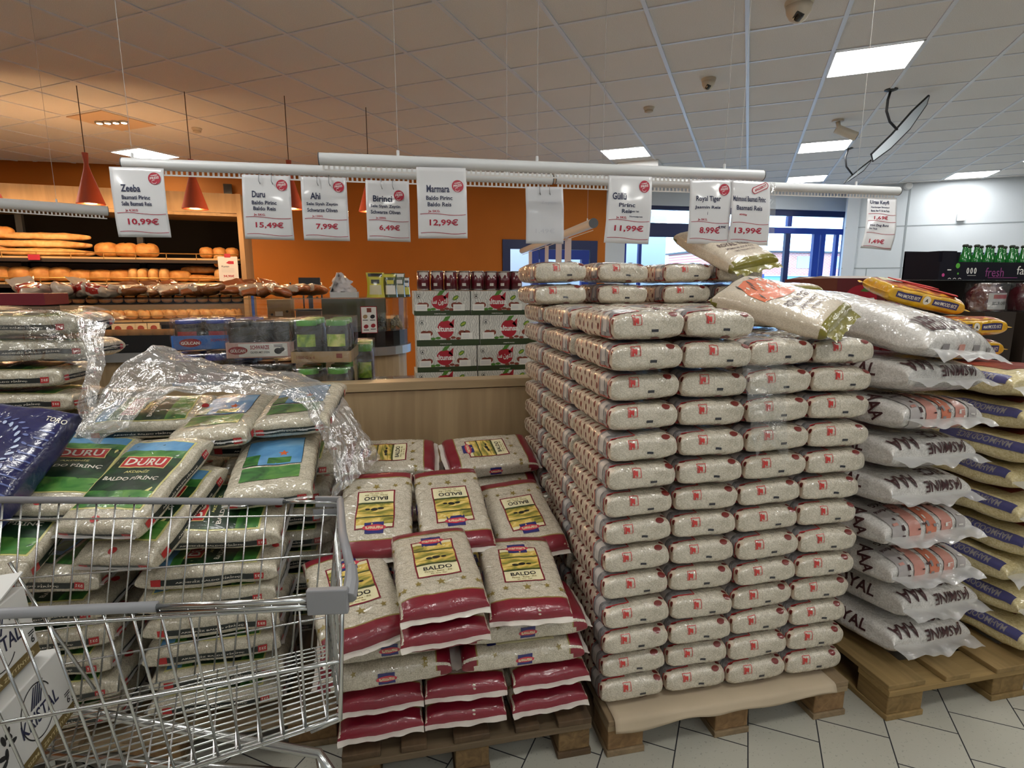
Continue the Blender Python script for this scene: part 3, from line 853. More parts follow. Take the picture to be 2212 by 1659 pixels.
for k in range(7):
    place(mp, k % 2, (-0.035, 2.56, 0.20 + 0.094 * k + (0.04 if k > 4 else 0)), (0, -16 if k > 4 else 0, 92 - k), f'{BM} in the rear stack nearer the cart, {ORD[k] if k < 6 else "topmost"} from the pallet')
    place(mp, (k + 1) % 2, (0.41 + 0.003 * k, 2.56 - 0.004 * k, 0.20 + 0.094 * k + (0.04 if k > 4 else 0)), (0, -16 if k > 4 else 0, 88 + k), f'{BM} in the rear stack against the dotted stack, {ORD[k] if k < 6 else "topmost"} from the pallet')

# ------------------------------------------------------------------ big white sacks
m_sack = film('white_sack_film', 'bcb8b3', 'e6e3de', 260, (15, 0.6), 0.4, 0.9, 0.3, 0.1)
m_inkt = printed('brown_ink', '3f1c1f', 0.5, 0.3); m_inkg = printed('grey_ink', '8b8585', 0.5, 0.3); m_orange_p = printed('orange_print', 'd9642a'); m_salmon = printed('salmon_print', 'c98d80')
m_sor = printed('faded_orange_print', 'c9765a', 0.5, 0.3); m_inkp = printed('pale_ink', 'aba5a3', 0.5, 0.3); m_emb0 = printed('white_print', 'dedad4', 0.5, 0.3)
m_finw = sheer('translucent_seal', (0.9, 0.91, 0.92, 1), 0.34, 0.75, 0.2)
def sack_proto(seed, kind):
    bg = Bag(0.44, 0.74, 0.142, 0.46, 0.5, 0.006, 6, seed, ear=0.07, squash=0.85) if kind != 'royal' else Bag(0.46, 0.76, 0.205, 0.66, 0.72, 0.006, 6, seed, ear=0.05, squash=0.6)
    mb = MB(); bg.body(mb, m_sack, 34, 44); S, Q = bg.S, bg.Q
    o = mb.build('rice_sack', smooth=True, weld=0.0004)
    for e in (-1, 1):
        f = MB(); bg.fin(f, e, 0.06, m_finw, 0.014, droop=0.015, n=32); f.build('end_seal', o, smooth=True)
    l = MB(); rr = random.Random(seed)
    if kind == 'royal':
        bg.write(l, 'ROYAL TIGER', 0.0, 0.305, m_inkt, height=0.09, width=0.38, off=0.005)
        for k in range(7): bg.patch(l, -0.03 + rr.uniform(-.01, .01), 0.13 - k * 0.018, 0.065, 0.135 - k * 0.018, m_inkt, 0.005, 5, 1)
        for k in range(4): bg.patch(l, -0.19 + 0.1 * k, Q - 0.02, -0.15 + 0.1 * k, Q + 0.05, m_inkg if k != 2 else m_salmon, 0.004, 3, 5)
    elif kind == 'jasmine':
        bg.write(l, 'JASMINE', -0.055, Q - 0.035, m_inkt, height=0.052, width=0.22, off=0.005)
        bg.write(l, 'RICE', -0.05, Q - 0.1, m_inkt, height=0.05, width=0.12, off=0.005)
        bg.write(l, 'AAA', 0.145, Q - 0.06, m_inkt, height=0.06, width=0.12, off=0.005)
        bg.write(l, 'ROYAL', S - 0.02, 0.15, m_inkt, height=0.05, width=0.2, rot=pi / 2, off=0.005)
        for k in range(5): bg.patch(l, -0.18, Q + 0.02 + 0.006 * k, 0.18, Q + 0.0225 + 0.006 * k, m_inkg, 0.004, 10, 1)
    else:
        for k in range(5): bg.patch(l, -0.19 + 0.08 * k, 0.27 + rr.uniform(-.02, 0), -0.135 + 0.08 * k, Q + 0.05, m_salmon if k % 2 else m_sor if k == 2 else m_inkp, 0.004, 4, 9)
        bg.write(l, 'NET WEIGHT 4 x 5 KG', 0.0, 0.245, m_inkt, height=0.028, width=0.31, off=0.006)
        bg.write(l, 'kruidnagel · pandan rijst · riz parfumé', 0.0, 0.285, m_inkt, height=0.022, width=0.36, off=0.006)
        bg.write(l, 'AAA', S - 0.03, 0.26, m_inkt, height=0.05, width=0.12, rot=0.5, off=0.006)
        for k in range(26):
            x, y = rr.uniform(-0.18, 0.16), rr.uniform(0.3, Q + 0.04); bg.patch(l, x, y, x + rr.uniform(0.006, 0.03), y + rr.uniform(0.004, 0.02), rr.choice((m_inkg, m_inkt, m_salmon, m_emb0)), 0.0062, 2, 2)
        for k in range(4): bg.patch(l, -0.18, Q + 0.045 + 0.010 * k, 0.18, Q + 0.0475 + 0.010 * k, m_inkg, 0.005, 10, 1)
    l.build('printed_label', o, smooth=True)
    tag(o, '', 'rice sack', 'big white rice sacks'); return o
sp_ = [sack_proto(21, 'royal'), sack_proto(22, 'jasmine'), sack_proto(23, 'net')]
BS = 'big white rice sack'
SACKS = [(1, 1.987, 0.222, -5, 8, 'lowest on the yellowish pallet, its clear seal hanging over the front'),
         (1, 1.997, 0.372, -5, 9, 'second from the pallet, with upside-down jasmine lettering'),
         (2, 1.932, 0.523, -4, 8, 'third from the pallet, with net weight lettering'),
         (2, 1.902, 0.690, -1, 6, 'fourth from the pallet, with net weight lettering and red picture'),
         (1, 1.882, 0.838, -4, 9, 'fifth from the pallet, with upside-down jasmine lettering'),
         (1, 1.877, 0.985, -3, 8, 'sixth from the pallet, jasmine lettering along its lower edge'),
         (2, 1.877, 1.128, -4, 10, 'seventh from the pallet, with thin printed lines'),
         (1, 1.872, 1.27, -3, 11, 'just below the topmost one')]
for i, (k, x, z, rl, yw, lb) in enumerate(SACKS):
    place(sp_, k, (x, 1.975, z), (0, rl, 180 + yw), f'{BS} {lb}')
place(sp_, 0, (1.875, 1.95, 1.447), (-11, -5, 180 + 15), f'{BS} on top of its stack, with upside-down royal tiger lettering')

# small tiger bags
m_tbeige = film('tiger_bag_film', 'b5a894', 'd9cdb9', 400, (22, 0.3), 0.4, 0.7, 0.3)
m_olive = printed('olive_print', '7b7428', 0.3, 0.9, 0.12, (16, 0.5)); m_tblack = printed('tiger_black', '1f1714'); m_twhite = printed('tiger_white', 'ded6c8')
def tiger_proto(seed):
    bg = Bag(0.29, 0.40, 0.095, 0.46, 0.52, 0.005, 10, seed, ear=0.08, squash=0.85)
    mb = MB(); bg.body(mb, m_tbeige, 20, 26); S, Q = bg.S, bg.Q
    o = mb.build('rice_bag', smooth=True, weld=0.0004)
    for e, w in ((-1, 0.06), (1, 0.03)):
        b = MB(); bg.patch(b, -S, e * (Q - w * 0.85), S, e * Q, m_olive, 0.0015, 18, 5); bg.patch(b, -S, e * Q, S, e * (Q + 0.05), m_olive, 0.0015, 18, 5)
        bg.fin(b, e, 0.035 if e < 0 else 0.02, m_olive, 0.012, droop=0.01); b.build('end_band', o, smooth=True)
    l = MB(); rr = random.Random(seed)
    # striped orange big-cat pattern
    pts = [(-0.12, 0.02), (-0.1, 0.09), (-0.05, 0.15), (0.02, 0.16), (0.09, 0.13), (0.12, 0.06), (0.11, 0.0), (0.05, -0.02), (-0.03, -0.01)]
    bg.poly(l, pts, m_orange_p, 0.0016, 0.02)
    for k in range(9):
        x = -0.1 + 0.025 * k; y = 0.02 + 0.1 * abs(sin(k * 1.3))
        bg.poly(l, [(x, y), (x + 0.012, y + 0.03), (x + 0.03, y + 0.045), (x + 0.02, y + 0.025)], m_tblack, 0.0026, 0.03)
        bg.poly(l, [(x + 0.012, y - 0.015), (x + 0.02, y), (x + 0.034, y + 0.004), (x + 0.026, y - 0.012)], m_twhite, 0.0024, 0.03)
    bg.write(l, 'ROYAL TIGER', 0, -0.05, m_inkt, height=0.03, width=0.2, off=0.0024)
    bg.write(l, 'JASMINE RICE AAA', 0, -0.09, m_inkt, height=0.018, width=0.18, off=0.0024)
    bg.write(l, 'NET WEIGHT 5 KG', 0, -0.118, m_inkt, height=0.012, width=0.12, off=0.0024)
    l.build('printed_label', o, smooth=True)
    tag(o, '', 'rice bag', 'beige tiger picture rice bags'); return o
tp = [tiger_proto(31)]
place(tp, 0, (1.375, 1.80, 1.528), (16, -15, 34), 'beige tiger picture rice bag with olive end, lying across the front of tall dotted stack')
place(tp, 0, (1.575, 2.50, 1.772), (25, -9, 14), 'beige tiger picture rice bag topmost in the shop, tilted on the rear dotted packs')
place(tp, 0, (1.93, 2.62, 1.56), (4, 0, 188), 'beige rice bag with upside-down jasmine lettering, beyond the tall stack beside red cartons')

# ------------------------------------------------------------------ yellow rice bags
m_yel = printed('yellow_foil', 'd3a312', 0.28, 0.9, 0.12, (16, 0.55)); m_purp = printed('purple_plate', '2c2560', 0.35, 0.6); m_food = photo_mat('food_picture', [(0.3, '6d2410'), (0.5, 'a8481c'), (0.65, 'd98a3c'), (0.8, '7d2d14')], (30, 30, 30), 0.5)
m_ysack = film('yellow_sack_film', 'bfae7a', 'e6dab2', 200, (18, 0.4), 0.42, 0.6, 0.4, 0.14); m_spurp = printed('faded_purple_plate', '47477a', 0.4, 0.6); m_mred = printed('brick_red_print', '8e3a2c'); m_emb = printed('emblem_white', 'e4dfd0')
def small_yellow(seed):
    bg = Bag(0.34, 0.24, 0.088, 0.38, 0.45, 0.004, 11, seed, ear=0.04, squash=0.9)
    mb = MB(); bg.body(mb, m_yel, 22, 18); S, Q = bg.S, bg.Q
    o = mb.build('rice_bag', smooth=True, weld=0.0004)
    l = MB()
    bg.patch(l, -S + 0.04, -Q + 0.035, S - 0.04, 0.09, m_food, 0.0014, 14, 8); bg.patch(l, -S + 0.05, 0.0, S - 0.05, 0.085, m_cream, 0.002, 12, 6)
    for x in (-0.083, 0.083):
        bg.patch(l, x - 0.057, -(Q + 0.012), x + 0.057, -(Q - 0.018), m_purp, 0.0018, 8, 3)
        bg.write(l, 'MAHMOOD RICE', x, -(Q - 0.003), m_emb, height=0.015, width=0.1, off=0.0026, step=0.05)
    bg.poly(l, ellipse(0, -(Q - 0.003), 0.017, 0.02), m_emb, 0.0018); bg.write(l, 'A', 0, -(Q - 0.003), m_black_p, height=0.016, width=0.014, off=0.0028)
    l.build('printed_label', o, smooth=True)
    for e in (-1, 1):
        f = MB()
        def fn(u, v, e=e):
            q = -1 + 2 * u; b = math.copysign(math.asin(min(1, abs(q) ** (1 / bg.e))), q); p = bg.raw(e * pi / 2, b, 1)
            return p + V((e * v * 0.028, 0, 0.01 * v * noise.noise(V((u * 7, v, seed)))))
        f.grid(fn, 16, 3, m_yel); f.build('end_seal', o, smooth=True)
    tag(o, '', 'rice bag', 'small yellow foil rice bags'); return o
yp = [small_yellow(41)]
place(yp, 0, (2.50, 2.10, 1.318), (0, 0, 4), 'small yellow foil rice bag with purple plates, lower of the two at the far end')
place(yp, 0, (2.51, 2.11, 1.417), (0, 0, 1), 'small yellow foil rice bag with purple plates, upper of the two at the far end')
tb = place(yp, 0, (2.37, 2.2, 1.555), (12, 13, -14), 'yellow foil rice bag with red tape, lying highest beside the big white sacks')
m_tape = mat('red_tape', 'b3302c', 0.5)
mb = MB().box((-0.05, -0.16, 0.047), (0.0, 0.06, 0.0515), m_tape, M.Rotation(R(64), 4, 'Z')).box((-0.02, -0.1, 0.0518), (0.03, 0.13, 0.056), m_tape, M.Rotation(R(98), 4, 'Z'))
mb.build('red_tape', tb, bev=0.001)
def yellow_sack(seed):
    bg = Bag(0.56, 0.66, 0.119, 0.46, 0.5, 0.009, 7, seed, ear=0.06, squash=0.88)
    mb = MB(); bg.body(mb, m_ysack, 24, 28); S, Q = bg.S, bg.Q
    o = mb.build('rice_sack', smooth=True, weld=0.0004)
    l = MB()
    bg.patch(l, -0.16, -0.22, 0.2, 0.2, m_mred, 0.002, 12, 12)
    bg.patch(l, -S + 0.012, -Q + 0.06, -S + 0.058, 0.02, m_spurp, 0.002, 4, 14); bg.patch(l, -S + 0.012, 0.08, -S + 0.058, Q - 0.08, m_spurp, 0.002, 4, 8)
    for y in (-0.15, 0.18): bg.write(l, 'MAHMOOD RICE', -S + 0.035, y, m_inkg, height=0.026, width=0.2, rot=pi / 2, off=0.003)
    for x in (-0.08, 0.13):
        bg.patch(l, x - 0.075, -(Q - 0.012), x + 0.085, -(Q - 0.055), m_spurp, 0.002, 8, 3); bg.write(l, 'MAHMOOD', x, -(Q - 0.033), m_inkg, height=0.024, width=0.13, off=0.003)
    l.build('printed_label', o, smooth=True)
    f = MB(); bg.fin(f, -1, 0.05, m_finw, 0.014, droop=0.02, n=28); f.build('end_seal', o, smooth=True)
    tag(o, '', 'rice sack', 'yellow rice sacks with purple plates'); return o
ysp = [yellow_sack(51), yellow_sack(52)]
NY = 9
for k in range(NY):
    fr_ = k / (NY - 1)
    place(ysp, k % 2, (2.62 + 0.02 * (k % 2) - 0.02 * fr_, 1.87 + 0.1 * fr_ + 0.02 * (k % 3), 0.205 + 0.1245 * k), (-1, -1 + (k % 3), 5 - 2 * (k % 3)),
          f'yellow rice sack with purple plates at the far end, {ORD[k] if k < NY - 1 else "topmost"} in its stack')
# ------------------------------------------------------------------ green-label rice bags
m_dfilm = film('duru_rice_film', 'a79f89', 'e2dac6', 430, (19, 0.7))
m_dgreen = photo_mat('green_label', [(0.3, '0e2117'), (0.5, '17341f'), (0.7, '2c5a2c')], (6, 14, 6), 0.8)
m_lgreen = photo_mat('meadow_picture', [(0.3, '1f4a22'), (0.5, '3c7a33'), (0.7, '6fa04a')], (10, 18, 10), 1.0)
m_sky = photo_mat('sky_picture', [(0.3, '3f7fb4'), (0.55, '6aa3cf'), (0.75, 'a9cfe4')], (6, 10, 6), 0.5)
m_dur = printed('plaque_red', 'b9282b'); m_blackband = printed('black_band', '17201f'); m_ylw = printed('pale_yellow_print', 'd9d38a'); m_offw = printed('off_white_print', 'e8e2d4')
def strip(bg, mb, axis, e, half):
    """black band with lettering round the middle of one side"""
    S, Q = bg.S, bg.Q
    w = 0.011
    if axis == 'y':
        c = e * (Q + 0.004)
        bg.patch(mb, -half, c - w, half, c + w, m_blackband, 0.002, 12, 2)
        for a, b in ((-half - 0.03, -half), (half, half + 0.03)): bg.patch(mb, a, c - w * 1.2, b, c + w * 1.2, m_dur, 0.002, 3, 2)
        rot = 0 if e < 0 else pi
        bg.write(mb, 'AKDENİZ BALDO PİRİNÇ', 0, c, m_offw, width=half * 1.4, height=0.011, rot=rot, off=0.003, step=0.05)
        bg.write(mb, '5 KG', -e * (half + 0.015), c, m_offw, width=0.022, height=0.011, rot=rot, off=0.003); bg.write(mb, 'DURU', e * (half + 0.015), c, m_offw, width=0.024, height=0.009, rot=rot, off=0.003)
    else:
        c = e * (S + 0.004)
        bg.patch(mb, c - w, -half, c + w, half, m_blackband, 0.002, 2, 12)
        for a, b in ((-half - 0.03, -half), (half, half + 0.03)): bg.patch(mb, c - w * 1.2, a, c + w * 1.2, b, m_dur, 0.002, 2, 3)
        rot = pi / 2 if e > 0 else -pi / 2
        bg.write(mb, 'AKDENİZ BALDO PİRİNÇ', c, 0, m_offw, width=half * 1.4, height=0.011, rot=rot, off=0.003, step=0.05)
        bg.write(mb, '5 KG', c, e * (half + 0.015), m_offw, width=0.022, height=0.011, rot=rot, off=0.003)
def duru_proto(seed, back=False):
    bg = Bag(0.285, 0.425, 0.091, 0.42, 0.46, 0.0042, 10, seed, ear=0.06, fold=0.08, squash=0.86)
    mb = MB(); bg.body(mb, m_dfilm, 22, 28); S, Q = bg.S, bg.Q
    o = mb.build('rice_bag', smooth=True, weld=0.0004)
    l = MB()
    if not back:
        x0, x1, y0, y1 = -0.118, 0.118, -0.14, 0.165
        bg.patch(l, x0 - 0.006, y0 - 0.006, x1 + 0.006, y1 + 0.006, m_ylw, 0.0012, 12, 14)
        bg.patch(l, x0, y0, x1, y1, m_dgreen, 0.0018, 12, 14)
        bg.patch(l, x0, 0.115, x1, y1, m_sky, 0.0022, 12, 3); bg.patch(l, x0, 0.085, x1, 0.118, m_lgreen, 0.0024, 12, 3)
        bg.patch(l, x0, y0, x1, -0.07, m_lgreen, 0.0022, 12, 4)
        bg.patch(l, -0.085, 0.035, 0.085, 0.088, m_dur, 0.0026, 8, 4); bg.frame(l, -0.085, 0.035, 0.085, 0.088, 0.003, m_ylw, 0.003)
        bg.write(l, 'DURU', 0, 0.062, m_offw, height=0.033, width=0.14, off=0.0034)
        bg.write(l, 'AKDENİZ', 0, 0.018, m_ylw, height=0.014, width=0.09, off=0.003)
        bg.write(l, 'BALDO PİRİNÇ', 0, -0.014, m_offw, height=0.024, width=0.2, off=0.003)
        bg.poly(l, ellipse(0, -0.185, 0.016, 0.012), m_dur, 0.002)
    else:
        bg.patch(l, -0.1, -0.06, 0.1, 0.13, m_blackband, 0.0012, 10, 10)
        bg.patch(l, -0.098, -0.058, 0.098, 0.128, m_sky, 0.0018, 10, 10)
        bg.patch(l, -0.02, -0.05, 0.06, -0.01, m_lgreen, 0.0024, 6, 4); bg.patch(l, -0.098, -0.058, -0.05, 0.02, m_lgreen, 0.0024, 4, 5)
        bg.patch(l, -0.098, -0.15, 0.098, -0.07, m_lgreen, 0.0018, 10, 5)
        bg.poly(l, star(0.03, 0.02, 0.02), m_orange_p, 0.0026)
    l.build('printed_label', o, smooth=True)
    st = MB(); strip(bg, st, 'y', -1, 0.095); strip(bg, st, 'y', 1, 0.095); strip(bg, st, 'x', 1, 0.14); strip(bg, st, 'x', -1, 0.14)
    st.build('printed_strip', o, smooth=True)
    for e in (1, -1): f = MB(); bg.fin(f, e, 0.013, m_finw, 0.004); f.build('end_seal', o, smooth=True)
    tag(o, '', 'rice bag', 'green label rice bags'); return o
dp = [duru_proto(61), duru_proto(63), duru_proto(66, True)]
GB = 'green label rice bag'
PILE = [  # proto, location, rotation, label
    (0, (-0.93, 2.41, 1.088), (0, -11, 92), 'lying flat at the back under the crumpled film'),
    (1, (-0.93, 2.40, 0.982), (0, 0, 90), 'beneath the flat one at the back under the film'),
    (2, (-0.655, 2.36, 1.075), (10, -4, -6), 'blue sky side up, mid pile under the film fold'),
    (2, (-0.375, 2.40, 1.10), (10, -4, -6), 'blue sky side up, highest beside the film fold'),
    (1, (-0.52, 2.42, 0.99), (0, -8, 88), 'directly under the blue sky one beside the film fold'),
    (0, (-1.09, 2.13, 0.955), (19, 3, -4), 'leaning towards the aisle next to the navy bag'),
    (1, (-0.84, 2.00, 0.945), (25, -3, -20), 'tilted most at the pile centre, red plaque facing the aisle'),
    (0, (-1.20, 1.97, 0.825), (18, 3, -3), 'behind the cart rim, lowest of those facing the aisle'),
    (1, (-0.80, 2.0, 0.838), (25, -5, -22), 'directly under the most tilted one, side band showing'),
    (2, (-0.44, 2.13, 0.935), (13, -2, 2), 'picture side up with blue sky, in front of the film wall'),
    (0, (-0.45, 2.42, 0.885), (3, -2, 90), 'tucked under the pair beside the film fold'),
    (0, (-0.60, 2.02, 0.81), (2, -17, 88), 'with sideways DURU plaque, leaning behind the cart corner'),
    (1, (-0.62, 2.0, 0.655), (2, 2, 91), 'lying flat under the one with the sideways plaque'),
    (2, (-1.13, 2.0, 0.70), (5, 0, 88), 'picture side up, dull, behind the far cart wires'),
]
for i, (k, loc, rot, lb) in enumerate(PILE): place(dp, k, loc, rot, f'{GB} {lb}')
for k in range(5):
    place(dp, k % 2, (-0.63 + 0.01 * (k % 2), 2.01, 0.195 + 0.0945 * k), (0, 0, 90 + (k % 3) - 1), f'{GB} in the stack behind the cart nose, {ORD[k]} from the pallet')
    place(dp, (k + 1) % 2, (-1.14 + 0.01 * (k % 2), 2.02, 0.195 + 0.0945 * k), (0, 0, 90 - (k % 3)), f'{GB} in the stack behind the white cartons, {ORD[k]} from the pallet')
for k in range(8):
    if k < 7: place(dp, k % 2, (-0.485, 2.42, 0.195 + 0.0945 * k), (0, 0, 90), f'{GB} in the stack by the film wall, {ORD[k]} from the pallet')
    place(dp, k % 2, (-0.93, 2.40, 0.195 + 0.0945 * k), (0, 0, 90), f'{GB} in the rear stack under the film, {ORD[k]} from the pallet')
# stack at the far left
pallet(-2.27, 1.7, 0.82, 1.2, (m_board, m_boardx, m_block), 'wooden pallet beyond the navy bag under the film wrapped bags')
for k in range(13):
    lb = {12: 'topmost in the film wrapped stack behind the navy bag', 11: 'second from top in the film wrapped stack behind the navy bag'}.get(k, f'in the film wrapped stack behind the navy bag, {ORD[k]} up')
    dx = (0, 0.02, -0.015, 0.03)[k % 4] + (0.03 if k >= 11 else -0.04)
    place(dp, k % 2, (-1.435 + dx, 2.64, 0.195 + 0.1045 * k), (0, (-1, 3, 0, 2)[k % 4], 90 + (k % 3) * 2 - 3), f'{GB} {lb}')
    if k >= 1: place(dp, (k + 1) % 2, (-1.885 + dx, 2.64, 0.195 + 0.1045 * k), (0, 0, 90), f'{GB} cut off by the picture edge beyond the wrapped stack, {ORD[k]} up')

# navy bag
m_navybag = printed('navy_film', '151a52', 0.28, 0.9, 0.15, (14, 0.5)); m_paleblue = printed('pale_blue_print', 'a9b8d8'); m_bluegrey = printed('blue_grey_print', '5e6ca6')
bg = Bag(0.36, 0.46, 0.13, 0.5, 0.52, 0.007, 7, 71, ear=0.08, fold=0.12)
mb = MB(); bg.body(mb, m_navybag, 24, 28); nb = mb.build('rice_bag', smooth=True, weld=0.0004)
l = MB()
for k in range(26):
    a = 2 * pi * k / 26
    bg.poly(l, ellipse(0.0 + 0.105 * cos(a), 0.02 + 0.115 * sin(a), 0.012, 0.005, 8, a + 0.8), m_paleblue, 0.002)
    bg.poly(l, ellipse(0.0 + 0.125 * cos(a + .1), 0.02 + 0.137 * sin(a + .1), 0.010, 0.004, 8, a - 0.6), m_bluegrey, 0.002)
bg.write(l, 'L', 0.03, 0.0, m_offw, height=0.09, off=0.0024)
for k in range(9): bg.patch(l, 0.13, -0.12 + 0.03 * k, 0.175, -0.115 + 0.03 * k, m_bluegrey, 0.002, 4, 1)
bg.write(l, 'TORO', 0.15, 0.175, m_offw, height=0.022, width=0.07, off=0.0024)
for k in range(2): bg.patch(l, -0.14, -0.185 - 0.014 * k, 0.12, -0.181 - 0.014 * k, m_paleblue, 0.002, 10, 1)
bg.patch(l, 0.06, -0.14, 0.11, -0.12, m_offw, 0.002, 3, 2)
l.build('printed_label', nb, smooth=True)
nb.location = (-1.29, 2.03, 1.03); nb.rotation_euler = (R(38), R(4), R(-14))
tag(nb, 'shiny navy blue bag with pale ring pattern leaning on the green label bags', 'bag')
bg2 = Bag(0.40, 0.46, 0.12, 0.5, 0.5, 0.006, 7, 73); mb = MB(); bg2.body(mb, m_navybag)
n2 = mb.build('rice_bag', smooth=True, weld=0.0004); n2.location = (-1.43, 2.02, 0.845); n2.rotation_euler = (R(12), 0, R(4))
tag(n2, 'navy blue bag lying under the shiny navy bag with the ring pattern', 'bag')

# ------------------------------------------------------------------ crumpled stretch film over the pile
m_wrap = sheer('stretch_film', (0.93, 0.94, 0.95, 1), 0.42, 0.36, 0.13, (14, 1.0))
m_wrap2 = sheer('loose_film', (0.9, 0.92, 0.94, 1), 0.74, 0.12, 0.10, (12, 0.9))
def ribbon(name, top, bot, nu, nv, m, amp, label, cat, seed=0, belly=0.05, freq=5.0):
    """sheet spanned between two space curves, bulging and crinkled"""
    tp_, bt_ = [V(p) for p in top], [V(p) for p in bot]
    def fn(u, v):
        p = along(tp_, u).lerp(along(bt_, u), v)
        q = V((p.x * freq, p.y * freq, p.z * freq + seed))
        n = noise.noise_vector(q) * amp + noise.noise_vector(q * 2.7) * amp * 0.6 + noise.noise_vector(q * 6.5) * amp * 0.3
        # creases gathered along the pull direction
        cr = noise.noise(V((u * 4, v * 22, seed))) * amp * 0.9
        n += V((0, -cr * 0.6, cr * 0.6))
        return p + n + V((0, -belly * sin(pi * v), belly * 0.4 * sin(pi * v)))
    o = MB().grid(fn, nu, nv, m).build(name, smooth=True); tag(o, label, cat); return o
def PX(l): return [ony(a, b, y) for a, b, y in l]
ribbon('stretch_film', PX([(172, 935, 2.12), (208, 860, 2.2), (262, 792, 2.3), (330, 744, 2.42), (400, 764, 2.5), (480, 786, 2.55), (560, 796, 2.55), (650, 812, 2.55), (715, 835, 2.5), (760, 890, 2.42), (806, 960, 2.35), (820, 1000, 2.3)]),
       PX([(215, 965, 2.08), (275, 915, 2.1), (325, 862, 2.16), (385, 838, 2.2), (440, 846, 2.2), (520, 852, 2.2), (610, 856, 2.2), (668, 880, 2.15), (690, 930, 2.15), (722, 985, 2.15), (730, 1040, 2.12), (722, 1085, 2.1)]), 150, 36, m_wrap, 0.020,
       'crumpled clear stretch film folded over the green label rice bags', 'plastic film', 1)
ribbon('stretch_film', PX([(168, 690, 2.46), (188, 760, 2.40), (182, 830, 2.2), (165, 880, 2.18)]), PX([(232, 700, 2.46), (226, 770, 2.38), (215, 850, 2.15), (205, 935, 2.1)]), 60, 24, m_wrap, 0.012,
       'gathered strip of clear film hanging from the topmost wrapped bags beside the navy bag', 'plastic film', 4, 0.02)
ribbon('stretch_film', PX([(690, 850, 2.5), (700, 960, 2.4), (690, 1080, 2.1), (672, 1200, 1.9), (650, 1330, 1.84), (640, 1450, 1.84)]), PX([(745, 880, 2.6), (752, 980, 2.55), (735, 1090, 2.4), (712, 1210, 2.2), (690, 1340, 2.1), (680, 1450, 2.1)]), 90, 20, m_wrap2, 0.012,
       'clear film wall wrapped round the side of the green label pile', 'plastic film', 7, 0.0)
def cover(name, x0, x1, y0, y1, z, label, seed, drop=0.12):
    def fn(u, v):
        x = lerp(x0, x1, u); t = v
        e = max(0, (t - 0.0)); yy = lerp(y1, y0, min(1, v / 0.55)); zz = z
        if v > 0.55: k = (v - 0.55) / 0.45; zz -= drop * k; yy -= 0.03 * k
        r = max(0, (u - 0.72) / 0.28); zz -= 0.05 * r * r
        n = noise.noise_vector(V((x * 7, yy * 7, zz * 7 + seed))) * 0.010
        return V((x, yy, zz)) + n
    o = MB().grid(fn, 50, 40, m_wrap2).build(name, smooth=True); tag(o, label, 'plastic film'); return o
cover('stretch_film', -1.75, -1.14, 2.47, 2.80, 1.512, 'clear film sleeve over the topmost bags behind the navy bag', 3, 0.19)
# torn film hanging on the tall stack
ribbon('torn_film', PX([(1600, 772, 1.575), (1625, 790, 1.565), (1660, 780, 1.565), (1692, 775, 1.57)]), PX([(1632, 985, 1.57), (1655, 950, 1.555), (1676, 965, 1.555), (1702, 992, 1.565)]), 46, 40, sheer('torn_film', (0.95, 0.95, 0.95, 1), 0.80, 0.18, 0.10, (18, 1.0)), 0.013,
       'torn clear film hanging over the front of the tall dotted stack', 'plastic film', 9, 0.005)
# ------------------------------------------------------------------ shopping cart
m_chrome = mat('zinc_wire', 'c9cccc', 0.22, 1.0); m_cartgrey = mat('grey_plastic', '86878b', 0.45); m_rubber = mat('grey_rubber', '3a3b3d', 0.7)
ct = empty('shopping_cart', (-0.6, 1.35, 0)); tag(ct, 'wire shopping cart with grey plastic rims and corner bumpers in front of the rice piles', 'shopping cart')
CI = M.Translation((0.6, -1.35, 0))
A, D_ = V((-0.115, 1.05, 1.0)), V((-1.12, 1.18, 1.0)); B, Cc = V((-0.165, 1.565, 1.0)), V((-1.16, 1.795, 1.0))
A2, D2 = V((-0.135, 1.075, 0.715)), V((-1.02, 1.21, 0.42))
B2 = ony(705, 1394, 1.50); C2 = ony(163, 1515, 1.66); C2 = C2 + (C2 - B2) * 0.45
def wire(mb, pts, r, m=None, seg=6): mb.tube([CI @ V(p) for p in pts], r, m or m_chrome, seg)
def q4(a, b, c, d, u, v): return (a.lerp(b, u)).lerp(c.lerp(d, u), v)
# near side
mb = MB()
for k in range(20):
    u = 0.03 + k * 0.051; p, q = A.lerp(D_, u), A2.lerp(D2, u * 0.985)
    if u < 1.0: wire(mb, [p, q], 0.0028)
for v, r in ((0.06, 0.0042), (0.5, 0.0042), (0.98, 0.0045)):
    wire(mb, [q4(A, D_, A2, D2, t / 10, v) for t in range(11)], r)
mb.build('side_panel', ct, smooth=True)
mb = MB()
for k in range(19):
    u = 0.04 + k * 0.053; p, q = B.lerp(Cc, u), B2.lerp(C2, u)
    if u < 1.0: wire(mb, [p, q], 0.0026)
for v in (0.09, 0.36, 0.62, 0.8):
    wire(mb, [q4(B, Cc, B2, C2, t / 10, v) for t in range(11)], 0.003)
mb.build('side_panel', ct, smooth=True)
mb = MB()
for k in range(19):
    u = 0.03 + k * 0.053
    wire(mb, [B2.lerp(C2, min(1, u)), A2.lerp(D2, min(1, u))], 0.0024)
for k in range(17):
    v = k / 16
    wire(mb, [B2.lerp(A2, v), C2.lerp(D2, v)], 0.0022)
mb.build('basket_floor', ct, smooth=True)
mb = MB()
for k in range(9):
    v = (k + 0.5) / 9; wire(mb, [A.lerp(B, v), A2.lerp(B2, v)], 0.0026)
for v in (0.1, 0.35, 0.6, 0.85): wire(mb, [A.lerp(A2, v), B.lerp(B2, v)], 0.0026)
wire(mb, [A, A2, A2 + V((-0.06, 0.01, -0.025))], 0.0048); wire(mb, [B, B2], 0.0045)
